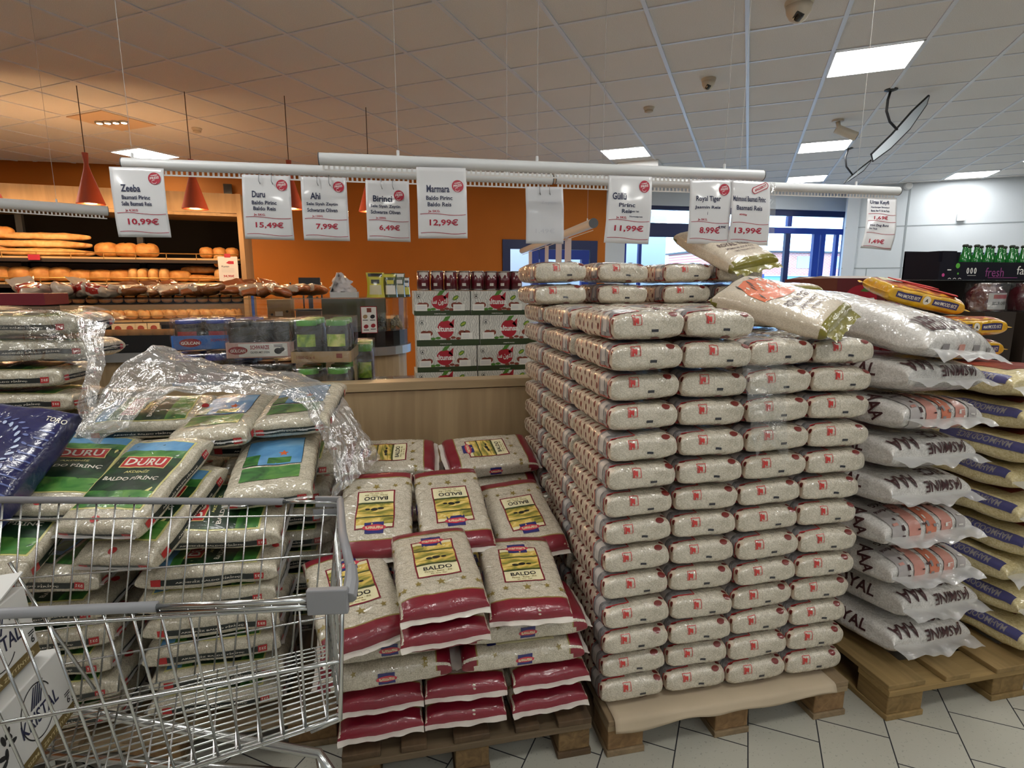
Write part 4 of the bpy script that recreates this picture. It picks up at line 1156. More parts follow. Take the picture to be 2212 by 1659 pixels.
mb.build('nose_panel', ct, smooth=True)
mb = MB()
for k in range(10):
    v = (k + 0.5) / 10; wire(mb, [D_.lerp(Cc, v), D2.lerp(C2, v)], 0.0026)
for v in (0.3, 0.6, 0.9): wire(mb, [D_.lerp(D2, v), Cc.lerp(C2, v)], 0.0026)
mb.build('rear_flap', ct, smooth=True)
# rims: grey sleeve at the rear, bare zinc towards the nose
mb = MB(); s_ = A.lerp(D_, 0.34); wire(mb, [s_, D_ + V((-0.02, 0, 0))], 0.0105, m_cartgrey, 12); mb.build('rim_sleeve', ct, smooth=True)
mb = MB(); wire(mb, [A, s_], 0.006); wire(mb, [A + V((0, 0, -0.012)), s_ + V((0, 0, -0.012))], 0.0045); mb.build('rim_wire', ct, smooth=True)
mb = MB(); s_ = B.lerp(Cc, 0.155); wire(mb, [s_, Cc], 0.010, m_cartgrey, 12); mb.build('rim_sleeve', ct, smooth=True)
mb = MB(); wire(mb, [B, s_], 0.006); mb.build('rim_wire', ct, smooth=True)
# corner bumpers and the rounded bar between them
mb = MB()
dA = (D_ - A).normalized(); dB = (Cc - B).normalized(); dN = (B - A).normalized()
def slab(mb, o, d, ln, z0, z1, th, m, n):
    nn = V((-d.y, d.x, 0)) * th
    pts = [o, o + d * ln]; vs = []
    for z in (z0, z1):
        for p in (pts[0] - nn, pts[1] - nn, pts[1] + nn, pts[0] + nn): vs.append(CI @ V((p.x, p.y, z)))
    mb.add(vs, [(3, 2, 1, 0), (4, 5, 6, 7), (0, 1, 5, 4), (1, 2, 6, 5), (2, 3, 7, 6), (3, 0, 4, 7)], m)
slab(mb, A + V((0.012, -0.004, 0)), dA, 0.078, 0.972, 1.024, 0.008, m_cartgrey, 1)
wire(mb, [A + V((0.012, -0.002, 0.0)), A + V((0.016, 0.03, 0.014)), A + V((0.014, 0.07, 0.03))], [0.016, 0.015, 0.011], m_cartgrey, 10)
mb.build('corner_bumper', ct, bev=0.003)
mb = MB(); slab(mb, B + V((0.008, 0, 0)), dB, 0.075, 0.985, 1.016, 0.006, m_cartgrey, 1)
mb.add([CI @ (B + V((0.0, -0.006, -0.015))), CI @ (B + dB * 0.075 + V((0, -0.006, -0.02))), CI @ (B + dB * 0.072 + V((0, -0.006, -0.05))), CI @ (B + V((0, -0.006, -0.03)))], [(0, 1, 2, 3)], m_cartgrey)
mb.build('corner_bumper', ct, bev=0.003)
mb = MB(); wire(mb, [A + V((0.014, 0.06, 0.026)), A.lerp(B, 0.5) + V((0.006, 0, 0.02)), B + V((0.006, -0.03, 0.010)), B + V((0.004, 0.0, 0.004))], 0.010, m_cartgrey, 10); mb.build('front_bar', ct, smooth=True)
# brace of the folding seat, chassis and castors
mb = MB(); wire(mb, [ony(20, 1215, 1.60), ony(89, 1325, 1.56), ony(205, 1490, 1.52)], 0.0042); mb.build('seat_brace', ct, smooth=True)
mb = MB()
k0 = ony(150, 1530, 1.60); k1 = ony(690, 1628, 1.36)
wire(mb, [k0 + (k0 - k1) * 0.7, k0, k1, V((k1.x + 0.05, k1.y - 0.05, k1.z - 0.05))], 0.0125, None, 12)
wire(mb, [V((-1.0, 1.22, 0.30)), V((-0.25, 1.16, 0.24)), V((-0.2, 1.16, 0.12))], 0.0125, None, 12)
wire(mb, [V((-1.0, 1.62, 0.30)), V((-0.25, 1.45, 0.24)), V((-0.2, 1.44, 0.12))], 0.0125, None, 12)
wire(mb, [V((-1.0, 1.22, 0.12)), V((-1.0, 1.22, 0.43))], 0.0125, None, 12); wire(mb, [V((-1.0, 1.62, 0.12)), V((-1.0, 1.66, 0.5))], 0.0125, None, 12)
wire(mb, [V((-0.25, 1.16, 0.24)), V((-0.25, 1.45, 0.24))], 0.010); wire(mb, [k1, V((-0.2, 1.30, 0.24))], 0.0115, None, 10)
mb.build('chassis', ct, smooth=True)
for p in ((-0.2, 1.16), (-0.2, 1.44), (-1.0, 1.22), (-1.0, 1.62)):
    mb = MB(); mx = CI @ M.Translation((p[0], p[1] - 0.012, 0.06)) @ M.Rotation(-pi / 2, 4, 'X')
    mb.lathe([(0.0, 0), (0.05, 0), (0.059, 0.006), (0.059, 0.02), (0.05, 0.026), (0.0, 0.026)], m_rubber, 24, mx)
    mb.box((p[0] - 0.014, p[1] - 0.02, 0.06), (p[0] + 0.014, p[1] - 0.014, 0.13), m_chrome, CI); mb.box((p[0] - 0.014, p[1] + 0.014, 0.06), (p[0] + 0.014, p[1] + 0.02, 0.13), m_chrome, CI)
    mb.build('castor', ct)

# white cartons in the cart
m_cart = mat('white_carton', 'd3d3d0', 0.6, var=0.03, varscale=8); m_inkd = mat('dark_blue_ink', '1d2140', 0.6); m_bronze = mat('bronze_band', '6b5a30', 0.55); m_inkk = mat('black_ink', '1a1a1c', 0.6); m_brown = mat('brown_carton', '8a6b4a', 0.8)
m_tan = mat('tan_ink', 'cbbf95', 0.6)
def ring(mb, mx, cx, cy, rx, ry, w, m, a0=0.0, a1=2 * pi, n=40):
    for k in range(n):
        t0 = lerp(a0, a1, k / n); t1 = lerp(a0, a1, (k + 1) / n)
        mb.flat([(cx + rx * cos(t0), cy + ry * sin(t0)), (cx + rx * cos(t1), cy + ry * sin(t1)), (cx + (rx - w) * cos(t1), cy + (ry - w) * sin(t1)), (cx + (rx - w) * cos(t0), cy + (ry - w) * sin(t0))], m, mx)
def carton(x, y0, z0, dy, h, lean, label):
    o = empty('carton', (x, y0, z0), (0, 0, 0)); o.rotation_euler = (0, lean, 0); tag(o, label, 'carton', 'white olive oil cartons in the cart')
    MB().box((-0.19, 0, 0), (0, dy, h), m_cart).build('box', o, bev=0.003)
    p = MB(); mx = frame((0.0008, dy / 2, h / 2), (0, 1, 0), (0, 0, 1))
    p.flat(rect(-dy / 2 + 0.002, -h / 2 + 0.002, dy / 2 - 0.002, -h / 2 + 0.03), m_bronze, mx)
    p.text('KÜBEL SIZMA ZEYTİNYAĞ', m_tan, mx, height=0.012, width=dy * 0.8, off=0.0006) if False else None
    q = frame((0.0012, dy / 2, 0.016), (0, 1, 0), (0, 0, 1)); p.text('KÜBEL SIZMA ZEYTİNYAĞ', m_tan, q, height=0.012, width=dy * 0.84)
    q = frame((0.0012, dy * 0.58, h * 0.5), (0, 1, 0), (0, 0, 1)); p.text('KRISTAL', m_inkd, q, height=0.036, width=0.14)
    ring(p, frame((0.0011, dy * 0.56, h * 0.56), (0, 1, 0), (0, 0, 1)), 0, 0, 0.062, 0.066, 0.003, m_inkk, 0.5, pi * 1.75)
    for k in range(5):
        q = frame((0.0012, dy * (0.5 + 0.03 * k), h * 0.74), (0, 1, 0), (0, 0, 1)); p.flat([(-0.006, -0.02), (0.0, -0.02), (0.022, 0.026), (0.018, 0.026)], m_inkd, q)
    q = frame((0.0012, dy * 0.94, h * 0.26), (0, 1, 0), (0, 0, 1)); p.text('6', m_inkk, q, height=0.02)
    for k in range(2): p.flat(rect(-0.012, 0.012 + 0.006 * k, 0.01, 0.015 + 0.006 * k), m_inkk, q)
    for k in range(7):
        a = k * 0.9; q = frame((0.0012, dy * 0.16 + 0.02 * cos(a), h * 0.55 + 0.03 * sin(a * 1.3)), (0, 1, 0), (0, 0, 1)); p.flat(ellipse(0, 0, 0.014, 0.006, 10, a), m_inkk, q)
    p.build('printed_lettering', o); return o
carton(-0.900, 1.215, 0.690, 0.285, 0.182, R(-4), 'white carton with dark KRISTAL lettering, upper one in the cart, its top flap open')
carton(-0.858, 1.24, 0.492, 0.285, 0.188, R(-4), 'white carton with bronze band and branch emblem, lower one in the cart')
o = bpy.data.objects['carton']
fl = MB().box((-0.18, 0.0, -0.002), (0.0, 0.12, 0.002), m_cart, M.Translation((0, 0.175, 0.184)) @ M.Rotation(R(14), 4, 'X')).build('flap', o)
# ------------------------------------------------------------------ ceiling hung rails and price signs
m_rail = mat('rail_white', 'd9dcde', 0.35, spec=0.5); m_railend = mat('rail_end', '55585c', 0.5); m_cord = mat('steel_cord', 'a8a5a2', 0.5); m_strip = mat('comb_strip', 'e2e0de', 0.5)
def rail(name, p0, p1, r, label, cords, teeth=True, ztop=CEIL):
    p0, p1 = V(p0), V(p1); o = empty(name, p0); tag(o, label, 'rail', 'hanging rails for price signs')
    d = p1 - p0; ln = d.length; u = d.normalized(); dn = V((0, 0, -1)); dn = (dn - u * dn.dot(u)).normalized()
    mx = M.Translation(-p0)
    MB().tube([mx @ p0, mx @ p1], r, m_rail, 16).build('tube', o, smooth=True, sharp=R(50))
    for a, b in ((p0, p0 - u * 0.004), (p1, p1 + u * 0.004)): MB().tube([mx @ a, mx @ b], r * 1.04, m_railend, 16).build('end_cap', o)
    mb = MB(); n = int(ln / 0.021); w = u.cross(dn)
    def bx(a, b, t0, t1, th):
        vs = []
        for s in (-th, th):
            vs += [mx @ (a + dn * t0 + w * s), mx @ (b + dn * t0 + w * s), mx @ (b + dn * t1 + w * s), mx @ (a + dn * t1 + w * s)]
        mb.add(vs, [(0, 1, 2, 3), (7, 6, 5, 4), (0, 4, 5, 1), (1, 5, 6, 2), (2, 6, 7, 3), (3, 7, 4, 0)], m_strip)
    if teeth:
        for k in range(n):
            a = p0 + u * (0.01 + k * (ln - 0.02) / n); bx(a, a + u * 0.0085, r * 0.9, r + 0.016, 0.0012)
    bx(p0 + u * 0.006, p1 - u * 0.006, r + 0.015, r + 0.021, 0.0015)
    mb.build('comb_strip', o)
    for t in cords:
        q = p0 + d * t
        MB().tube([mx @ (q + V((0, 0, r))), mx @ V((q.x, q.y, ztop))], 0.0011, m_cord, 6).build('cord', o)
        MB().tube([mx @ (q + V((0, 0, r * 0.8))), mx @ (q + V((0, 0, r + 0.02)))], 0.006, m_rail, 8).build('hanger', o)
    return o
YF, YA = 2.5, 2.78
rail('sign_rail', ony(690, 343, YF), ony(1646, 379, YF), 0.0245, 'long white hanging rail nearest the aisle, carrying the Marmara and Royal Tiger signs', (0.155, 0.45, 0.9))
rail('sign_rail', ony(266, 353, YA), ony(1192, 388, YA), 0.024, 'white hanging rail carrying the Duru, Ahi and Birinci signs', (0.02, 0.88))
rail('sign_rail', ony(1200, 387, YA + 0.05), ony(1940, 413, YA + 0.05), 0.024, 'white hanging rail running from behind the Güllü sign to the white wall side', (0.12, 0.5, 0.86))
rail('sign_rail', onz(-30, 437, 2.1), onz(232, 456, 2.1), 0.032, 'grey white hanging rail cut off by the picture edge, in front of the bread shelves', (0.56,))
far = rail('sign_rail', onz(1282, 482, 2.12), onz(1128, 542, 2.12), 0.04, 'far hanging rail with narrow price strips in front of the blue door', (0.05,), False)

m_card = mat('laminated_paper', 'd9dadd', 0.22, spec=0.5, coat=0.6); m_cardb = mat('laminated_pale', 'd3d5da', 0.25, coat=0.5)
m_ink = mat('navy_ink', '1f2748', 0.5); m_rink = mat('crimson_ink', 'a51f38', 0.5); m_badge = mat('badge_red', 'b0253c', 0.45); m_bw = mat('badge_white', 'e6dede', 0.5); m_ghost = mat('ghost_ink', 'bdbfc8', 0.5); m_hook = mat('wire_hook', '8c8f94', 0.3, 1.0)
m_sleeve = sheer('sign_sleeve', (0.9, 0.92, 0.95, 1), 0.6, 0.3, 0.08, (8, 0.4))
def sign(quad, y, label, lines, badge=None, hooks=True, yr=0.0, bow=0.012, back=False, sleeve=0.0, curl=0.0, shift=0.0):
    """quad: TL, TR, BR, BL picture corners; lines: (text, u, v, width, height, ink) in fractions of the sheet"""
    ys = (y - shift, y + yr - shift, y + yr - shift - curl, y - shift - curl)
    TL, TR, BR, BL = [ony(px, py, yy) for (px, py), yy in zip(quad, ys)]
    o = empty('price_sign', (TL + TR) / 2); tag(o, label, 'price sign', 'price signs hanging from the rails')
    c = (TL + TR) / 2
    nrm = (TR - TL).cross(BL - TL).normalized()
    if nrm.y > 0: nrm = -nrm
    sd = hash(label) % 97 if False else len(label) * 1.37
    def sp(u, v, off=0.0):
        p = TL.lerp(TR, u).lerp(BL.lerp(BR, u), v)
        w = bow * (sin(pi * v) * 0.8 + 0.5 * noise.noise(V((u * 2, v * 3, sd))))
        return p - c + nrm * (w + off)
    MB().grid(lambda a, b: sp(a, b), 14, 18, m_cardb if back else m_card).build('sheet', o, smooth=True, solid=0.0012)
    mb = MB()
    for st, u, v, w, h, ink in lines:
        vs, fs = text_fit(st, h, w, 0.024 if ink is not m_ghost else 0.0); vs, fs = cut2d(vs, fs, 0.12)
        mb.add([sp(u + x, v - yy, 0.0022) for x, yy in vs], fs, ink)
    def rule(v, amp=0.012, u0=0.05, u1=0.97):
        for k in range(12):
            a, b = lerp(u0, u1, k / 12), lerp(u0, u1, (k + 1) / 12)
            f = lambda x: v - amp * sin(x * 2 * pi)
            mb.add([sp(a, f(a) - 0.004, 0.002), sp(b, f(b) - 0.004, 0.002), sp(b, f(b) + 0.004, 0.002), sp(a, f(a) + 0.004, 0.002)], [(0, 1, 2, 3)], m_rink)
    if not back:
        for v in ((0.66, 0.925) if sleeve >= 0 and len(lines) < 8 else (0.32, 0.465, 0.70, 0.96)): rule(v)
    if mb.v: mb.build('lettering', o)
    if badge == 'preis':
        b = MB(); asp = (TR - TL).length / (BL - TL).length
        bu, bv, br = 0.82, 0.15, 0.12
        if len(lines) and lines[0][0].startswith('Marmara'): bv = 0.26
        if len(lines) and lines[0][0].startswith('Birinc'): bu, bv = 0.76, 0.24
        vs = [(bu + br * cos(t), bv + br * asp * sin(t)) for t in (2 * pi * k / 28 for k in range(28))]
        b.add([sp(u, v, 0.003) for u, v in vs], [tuple(range(28))], m_badge)
        for st, dv, w, h in (('HAMMER', -0.045, 0.13, 0.018), ('PREIS', -0.008, 0.17, 0.036)):
            q, f = text_fit(st, h, w, 0.02); b.add([sp(bu + x, bv + dv - yy - x * 0.12, 0.004) for x, yy in q], f, m_bw)
        ring2 = [(bu - 0.01 + 0.045 * cos(t), bv + 0.045 + 0.026 * sin(t)) for t in (2 * pi * k / 14 for k in range(14))]
        for k in range(11):
            (a0, a1), (b0, b1) = ring2[k], ring2[k + 1]
            b.add([sp(a0, a1, 0.004), sp(b0, b1, 0.004), sp(b0, b1 + 0.008, 0.004), sp(a0, a1 + 0.008, 0.004)], [(0, 1, 2, 3)], m_bw)
        b.build('badge', o)
    elif badge == 'angebot':
        b = MB()
        def rr(sx, sy): return [(0.74 + (sx if cos(t) > 0 else -sx) + sy * 0.62 * cos(t), 0.1 - ((sx if cos(t) > 0 else -sx)) * 0.32 + sy * 0.42 * sin(t)) for t in (2 * pi * (k + 0.5) / 32 for k in range(32))]
        b.add([sp(u, v, 0.0026) for u, v in rr(0.13, 0.135)], [tuple(range(32))], m_badge); b.add([sp(u, v, 0.0034) for u, v in rr(0.13, 0.105)], [tuple(range(32))], m_bw)
        q, f = text_fit('ANGEBOT', 0.045, 0.3, 0.03); b.add([sp(0.74 + x, 0.1 - yy - x * 0.32, 0.0042) for x, yy in q], f, m_badge)
        b.build('badge', o)
    if hooks:
        for u in (0.36, 0.62):
            h = MB(); a = sp(u, 0.1, 0.004); t = sp(u, -0.03, 0.002)
            h.tube([t, t + nrm * 0.012 + V((0, 0, -0.01)), a + nrm * 0.012, a + nrm * 0.008 + V((0.004, 0, -0.012)), a + V((0.002, 0, -0.004))], 0.0016, m_hook, 6); h.build('hook', o, smooth=True)
    if sleeve > 0:
        MB().grid(lambda a, b: sp(1 + a * sleeve, b * 1.01, -0.003), 4, 12, m_sleeve).build('sleeve', o, smooth=True)
    return o
N_, R_ = None, None
def L5(a, b, c, w, p, pw=0.52, h1=0.105):
    r = [(a[0], a[1], 0.30, a[2], h1, m_ink), (b[0], 0.44, 0.43, b[1], 0.06, m_ink), (c[0], 0.44, 0.52, c[1], 0.06, m_ink), (w, 0.33, 0.62, 0.24, 0.042, m_rink), (p, 0.52, 0.78, pw, 0.105, m_rink)]
    return r
sign([(235, 360), (353, 364), (370, 513), (257, 512)], YA - 0.05, 'price sign for Zeeba rice reading 10,99€, in front of the bread shelves',
     L5(('Zeeba', 0.36, 0.36), ('Basmati Pirinc', 0.52), ('Sella Basmati Reis', 0.56), 'Je 4,5KG', '10,99€', 0.58), 'preis', False)
sign([(522, 377), (626, 380), (636, 519), (530, 516)], YA, 'price sign for Duru rice reading 15,49€, beside the edge of the bread shelves',
     L5(('Duru', 0.33, 0.27), ('Baldo Pirinc', 0.51), ('Baldo Reis', 0.46), 'Je 5KG.', '15,49€', 0.57), 'preis', True, shift=0.03)
sign([(649, 381), (748, 384), (756, 521), (657, 519)], YA, 'price sign for Ahi black olives reading 7,99€, on the orange wall side',
     L5(('Ahi', 0.30, 0.22), ('Sele Siyah Zeytin', 0.68), ('Schwarze Oliven', 0.66), 'Je 1300G.', '7,99€', 0.48), 'preis', True, shift=0.03)
sign([(789, 389), (883, 392), (887, 523), (794, 520)], YA, 'price sign for Birinci black olives reading 6,49€, left of the Marmara sign',
     L5(('Birinci', 0.38, 0.44), ('Sele Siyah Zeytin', 0.68), ('Schwarze Oliven', 0.68), 'Je 1000G.', '6,49€', 0.48), 'preis', True, shift=0.03)
sign([(899, 361), (1006, 363), (1010, 515), (904, 515)], YF, 'price sign for Marmara rice reading 12,99€, above the boxed cans',
     L5(('Marmara', 0.42, 0.46), ('Baldo Pirinc', 0.53), ('Baldo Reis', 0.48), 'Je 5KG.', '12,99€', 0.58), 'preis', False, shift=0.045)
sign([(1135, 403), (1216, 404), (1217, 527), (1136, 526)], YA, 'blank pale back of a hanging sign above the blue door, beside the Güllü sign',
     [('1,49€', 0.5, 0.78, 0.5, 0.09, m_ghost), ('Zeytin', 0.6, 0.28, 0.4, 0.06, m_ghost)], None, True, back=True, shift=0.03)
sign([(1315, 379), (1408, 382), (1400, 528), (1304, 524)], YF, 'price sign for Güllü rice reading 11,99€, above the corner of tall dotted stack',
     L5(('Güllü', 0.26, 0.32), ('Pirinc', 0.36), ('Reis', 0.22), 'Je 5KG.', '11,99€', 0.66) + [('Pro Kunde 1 Sack', 0.6, 0.52, 0.24, 0.026, m_ink), ('Normalpreis', 0.66, 0.6, 0.3, 0.028, m_ink)], 'preis', False, 0.02, shift=0.045)
sign([(1490, 389), (1580, 389), (1571, 529), (1483, 526)], YF, 'price sign for Royal Tiger rice reading 8.99€, over the tilted tiger bag',
     L5(('Royal Tiger', 0.45, 0.60), ('Jasmin Reis', 0.62), ('.', 0.01), 'Je 5KG.', '8.99€', 0.5) + [('9,99€', 0.82, 0.73, 0.18, 0.05, m_ink)], 'preis', False, 0.0, shift=0.045)
sign([(1581, 389), (1662, 394), (1658, 531), (1572, 528)], YF, 'price sign for Mahmood rice reading 13,99€ with a red ANGEBOT badge',
     [('Mahmood Basmati Pirinc', 0.46, 0.28, 0.84, 0.085, m_ink), ('Basmati Reis', 0.46, 0.42, 0.66, 0.075, m_ink), ('4500g', 0.3, 0.53, 0.2, 0.035, m_rink), ('13,99€', 0.46, 0.78, 0.68, 0.11, m_rink)], 'angebot', False, 0.0, sleeve=0.16, shift=0.05)
sign([(1874, 429), (1937, 431), (1925, 541), (1858, 536)], YA + 0.05, 'double price sign reading 1,69€ and 1,49€, curling in front of the white wall',
     [('Uras Keyfi', 0.42, 0.08, 0.66, 0.1, m_ink), ('Hamburger Ekmekleri', 0.44, 0.18, 0.62, 0.045, m_ink), ('Buns 4er P. & 6er Pack', 0.44, 0.25, 0.62, 0.042, m_ink), ('1,69€', 0.46, 0.40, 0.45, 0.085, m_rink), ('Hot Dog Buns', 0.44, 0.55, 0.6, 0.06, m_ink), ('6er Pack', 0.26, 0.61, 0.28, 0.035, m_ink), ('Je 250g', 0.22, 0.66, 0.2, 0.028, m_ghost), ('1,49€', 0.44, 0.86, 0.5, 0.1, m_rink)], None, False, 0.0, bow=0.018, curl=0.05, shift=0.03)
m_pstrip = mat('pink_white_strip', 'd9c3bb', 0.5)
for i, (px, w, y0, y1, z) in enumerate(((1229, 13, 500, 550, 0), (1246, 14, 486, 546, 0), (1203, 8, 512, 555, 0), (1157, 7, 527, 560, 0))):
    t = (1282 - px) / (1282 - 1128); b = onz(1282, 482, 2.12).lerp(onz(1128, 542, 2.12), t)
    o = empty('price_strip', b); tag(o, ['narrow price strip on the far rail, second from its near end', 'widest narrow price strip on the far rail, nearest its end', 'thin price strip on the far rail just beside the blank sign', 'thin price strip on the far rail below the blank sign'][i], 'price sign', 'narrow strips on the far rail')
    k = (b - EYE).length / FOCAL_PX * w / 2
    dz = (y1 - y0) / FOCAL_PX * (b - EYE).length
    MB().box((-k, -0.004, -0.05 - dz), (k, -0.002, -0.05), m_pstrip).build('strip', o); MB().box((-0.003, -0.003, -0.055), (0.003, 0.0, -0.03), m_hook).build('hook', o)
# ------------------------------------------------------------------ wooden counter behind the pallets
m_oak = wood_mat('oak_laminate', '9a8160', 'b89f79', 2, 0.45, 5); m_oakx = wood_mat('oak_laminate_top', '9d8564', 'bda680', 0, 0.4, 5)
YC = 2.93
xl, xr = ony(560, 830, YC).x - 1.1, 1.75
zc = ony(940, 822, YC).z
co = empty('counter', (0, YC, 0)); tag(co, 'long oak laminate counter behind the rice piles, boxes standing on it', 'counter')
MB().box((xl, 0.0, 0.02), (xr, 0.025, zc - 0.05), m_oak).build('front_panel', co)
MB().box((xl - 0.02, -0.012, zc - 0.045), (xr + 0.02, 0.10, zc), m_oakx).build('top_ledge', co, bev=0.002)
MB().box((xl, 0.03, zc - 0.20), (xr, 1.15, zc - 0.17), m_oakx).build('inner_top', co)
MB().box((xl, 1.12, 0.0), (xr, 1.15, zc - 0.2), m_oak).build('rear_panel', co)
ZT = zc - 0.162
for x in (xl + 0.02, xr - 0.045): MB().box((x, 0.04, 0.0), (x + 0.025, 1.1, zc - 0.2), m_oak).build('side_panel', co)

# ------------------------------------------------------------------ printed food cartons
def speckle_box():
    t = NT('carton_print'); p = t.coord(); v = t.n('TexVoronoi', {'Scale': 26}, feature='DISTANCE_TO_EDGE'); t.put(v, 'Vector', p)
    w = t.n('TexWave', {'Scale': 24, 'Distortion': 12, 'Detail': 2}); t.put(w, 'Vector', p)
    f = t.math('MULTIPLY', w.outputs[1], 0.8)
    t.set(Base_Color=t.ramp(f, [(0.3, lin('d2d2cb')), (0.6, lin('b2b3ad'))]), Roughness=0.5); return t.m
m_alt = speckle_box(); m_altg = mat('carton_green', '2c3b1d', 0.5); m_altr = mat('carton_red', 'a3182a', 0.45); m_leaf = mat('leaf_green', '4a7a2a', 0.5); m_lab = mat('label_white', 'e3e2dc', 0.5); m_brd = mat('brick_brown', '7e3a2a', 0.6)
m_lime = mat('lime_tag', '9aa83a', 0.5)
AR = '\ufe8e\ufeb3 \ufee6\ufeee\ufe98\ufedf\ufe8d'
def alt_box(x0, x1, y, z, h, arabic, label):
    w = x1 - x0; o = empty('food_carton', (x0, y, z)); tag(o, label, 'carton', 'altunsa cartons on the counter')
    MB().box((0, 0, 0), (w, 0.28, h), m_alt).build('box', o, bev=0.002)
    MB().box((0.0005, -0.0008, 0.0), (w - 0.0005, 0.0, h * 0.2), m_altg).build('green_band', o)
    p = MB(); F = lambda u, v, d=0.001: frame((u * w, -d, v * h), (1, 0, 0), (0, 0, 1))
    p.flat(ellipse(0, 0, 0.052, h * 0.30, 24), m_altr, F(0.46, 0.55)); p.flat([(0.02, 0.02), (0.055, 0.055), (0.05, 0.0)], m_altr, F(0.46, 0.6))
    p.flat([(-0.02, 0.0), (0.0, 0.03), (0.035, 0.036), (0.012, 0.006)], m_leaf, F(0.46, 0.80, 0.0018))
    p.text('سا' if False else (AR if arabic else 'altunsa'), m_lab, F(0.46, 0.56, 0.002), height=0.045 if arabic else 0.034, width=0.095 if arabic else 0.118, bold=0.03)
    for u in (0.12, 0.2, 0.72, 0.8): p.flat(ellipse(0, 0, 0.022, 0.017, 14), m_brd, F(u, 0.42, 0.0009))
    for u, v in ((0.34, 0.26), (0.58, 0.27), (0.26, 0.24), (0.66, 0.24), (0.5, 0.23)): p.flat(ellipse(0, 0, 0.016, 0.008, 10), m_brd if u > 0.4 else m_leaf, F(u, v, 0.0012))
    p.flat(rect(-0.036, -0.02, 0.036, 0.02), m_lab, F(0.13, 0.32, 0.0014)); p.flat(rect(-0.036, -0.02, 0.036, 0.02), m_lab, F(0.8, 0.32, 0.0014))
    for k in range(3): p.flat(rect(-0.028, -0.0012, 0.028, 0.0012), m_ghost, F(0.13, 0.27 + 0.05 * k, 0.002)); p.flat(rect(-0.028, -0.0012, 0.012, 0.0012), m_ghost, F(0.8, 0.27 + 0.05 * k, 0.002))
    ring(p, F(0.09, 0.78, 0.0014), 0, 0, 0.014, 0.014, 0.002, m_inkk, 0.6, 5.7); p.text('A', m_inkk, F(0.09, 0.78, 0.002), height=0.014, bold=0.05)
    p.flat(ellipse(0, 0, 0.021, 0.012, 16, 0.6), m_leaf, F(0.74, 0.72, 0.0014)); p.flat(ellipse(0, 0, 0.016, 0.006, 16, 0.6), m_lime, F(0.74, 0.72, 0.002))
    p.text('DOMATES SALÇASI', m_lab, F(0.46, 0.06, 0.0014), height=0.007, width=0.07)
    p.build('printed_lettering', o); return o
YAb = 3.50
rows = [(628, 681, (894, 1017, 1140), (1, 0), 'top'), (690, 747, (898, 1036, 1172), (0, 0), 'second'), (751, 803, (898, 1030, 1160), (0, 1), 'third')]
zs = [ony(960, b, YAb).z for a, b, *_ in rows]; hs = [ony(960, a, YAb).z - ony(960, b, YAb).z for a, b, *_ in rows]
zz = zs[0] + hs[0]
for (a, b, xs, ar, nm), z0 in zip(rows, zs):
    zt = zz; zb = z0 - 0.0
    for i in range(2):
        xx0, xx1 = ony(xs[i] + 1, 700, YAb).x, ony(xs[i + 1] - 1, 700, YAb).x
        alt_box(xx0, xx1, YAb, zb, zt - zb - 0.002, ar[i], f'printed altunsa carton with red fruit logo, {nm} row, {("nearer the olive jars", "partly behind the tall dotted stack")[i]}')
    zz = zb
for i in range(2):
    xx0, xx1 = ony((897, 1032, 1160)[i] + 1, 800, YAb).x, ony((897, 1032, 1160)[i + 1] - 1, 800, YAb).x
    alt_box(xx0, xx1, YAb, ZT, zz - ZT - 0.002, 0, f'printed altunsa carton, only its upper edge above the ledge, {("nearer the olive jars", "partly behind the tall dotted stack")[i]}')
# cans on top of the cartons
m_tin = mat('tin', 'b7b4b0', 0.25, 1.0); m_canr = mat('can_label', '5c1220', 0.3, coat=0.5); m_canw = mat('can_white', 'c9c2bd', 0.35, coat=0.5)
def can_proto():
    o = empty('tin_can'); tag(o, '', 'tin can', 'tin cans on the altunsa cartons')
    MB().lathe([(0, 0), (0.037, 0), (0.0385, 0.004), (0.0375, 0.008), (0.0375, 0.112), (0.0385, 0.116), (0.036, 0.12), (0.034, 0.116), (0, 0.116)], m_tin, 28).build('tin', o, smooth=True, sharp=R(40))
    b = MB(); b.lathe([(0.0379, 0.009), (0.0379, 0.111)], m_canr, 28)
    def sp(x, z, d=0.0386): return V((d * sin(x / 0.038), -d * cos(x / 0.038), z))
    b.add([sp(-0.03 + 0.006 * k, 0.085 + 0.012 * sin(k), 0.0384) for k in range(11)] + [sp(-0.03 + 0.006 * k, 0.11, 0.0384) for k in range(11)], [(k, k + 1, k + 12, k + 11) for k in range(10)], m_canw)
    b.add([sp(-0.012 + 0.004 * k, 0.028, 0.0384) for k in range(7)] + [sp(-0.012 + 0.004 * k, 0.045, 0.0384) for k in range(7)], [(k, k + 1, k + 8, k + 7) for k in range(6)], m_canw)
    b.build('label', o, smooth=True); return o
cp = can_proto(); zc0 = zs[0] + hs[0] + 0.001
for i, px in enumerate((915, 945, 974, 1003, 1032, 1061, 1089, 1115)):
    for r in range(2):
        q = ony(px, 620, YAb + 0.06); lb = 'maroon tin can in the front row standing on top of the altunsa cartons' if r == 0 else 'maroon tin can in the rear row standing on top of the altunsa cartons'
        if i == 0 and r == 0: o = cp; o.location = (q.x, q.y, zc0); o['label'] = lb
        else: o = dup(cp, (q.x + 0.002 * r, q.y + 0.085 * r, zc0), (0, 0, R(random.uniform(-35, 35))), lb)

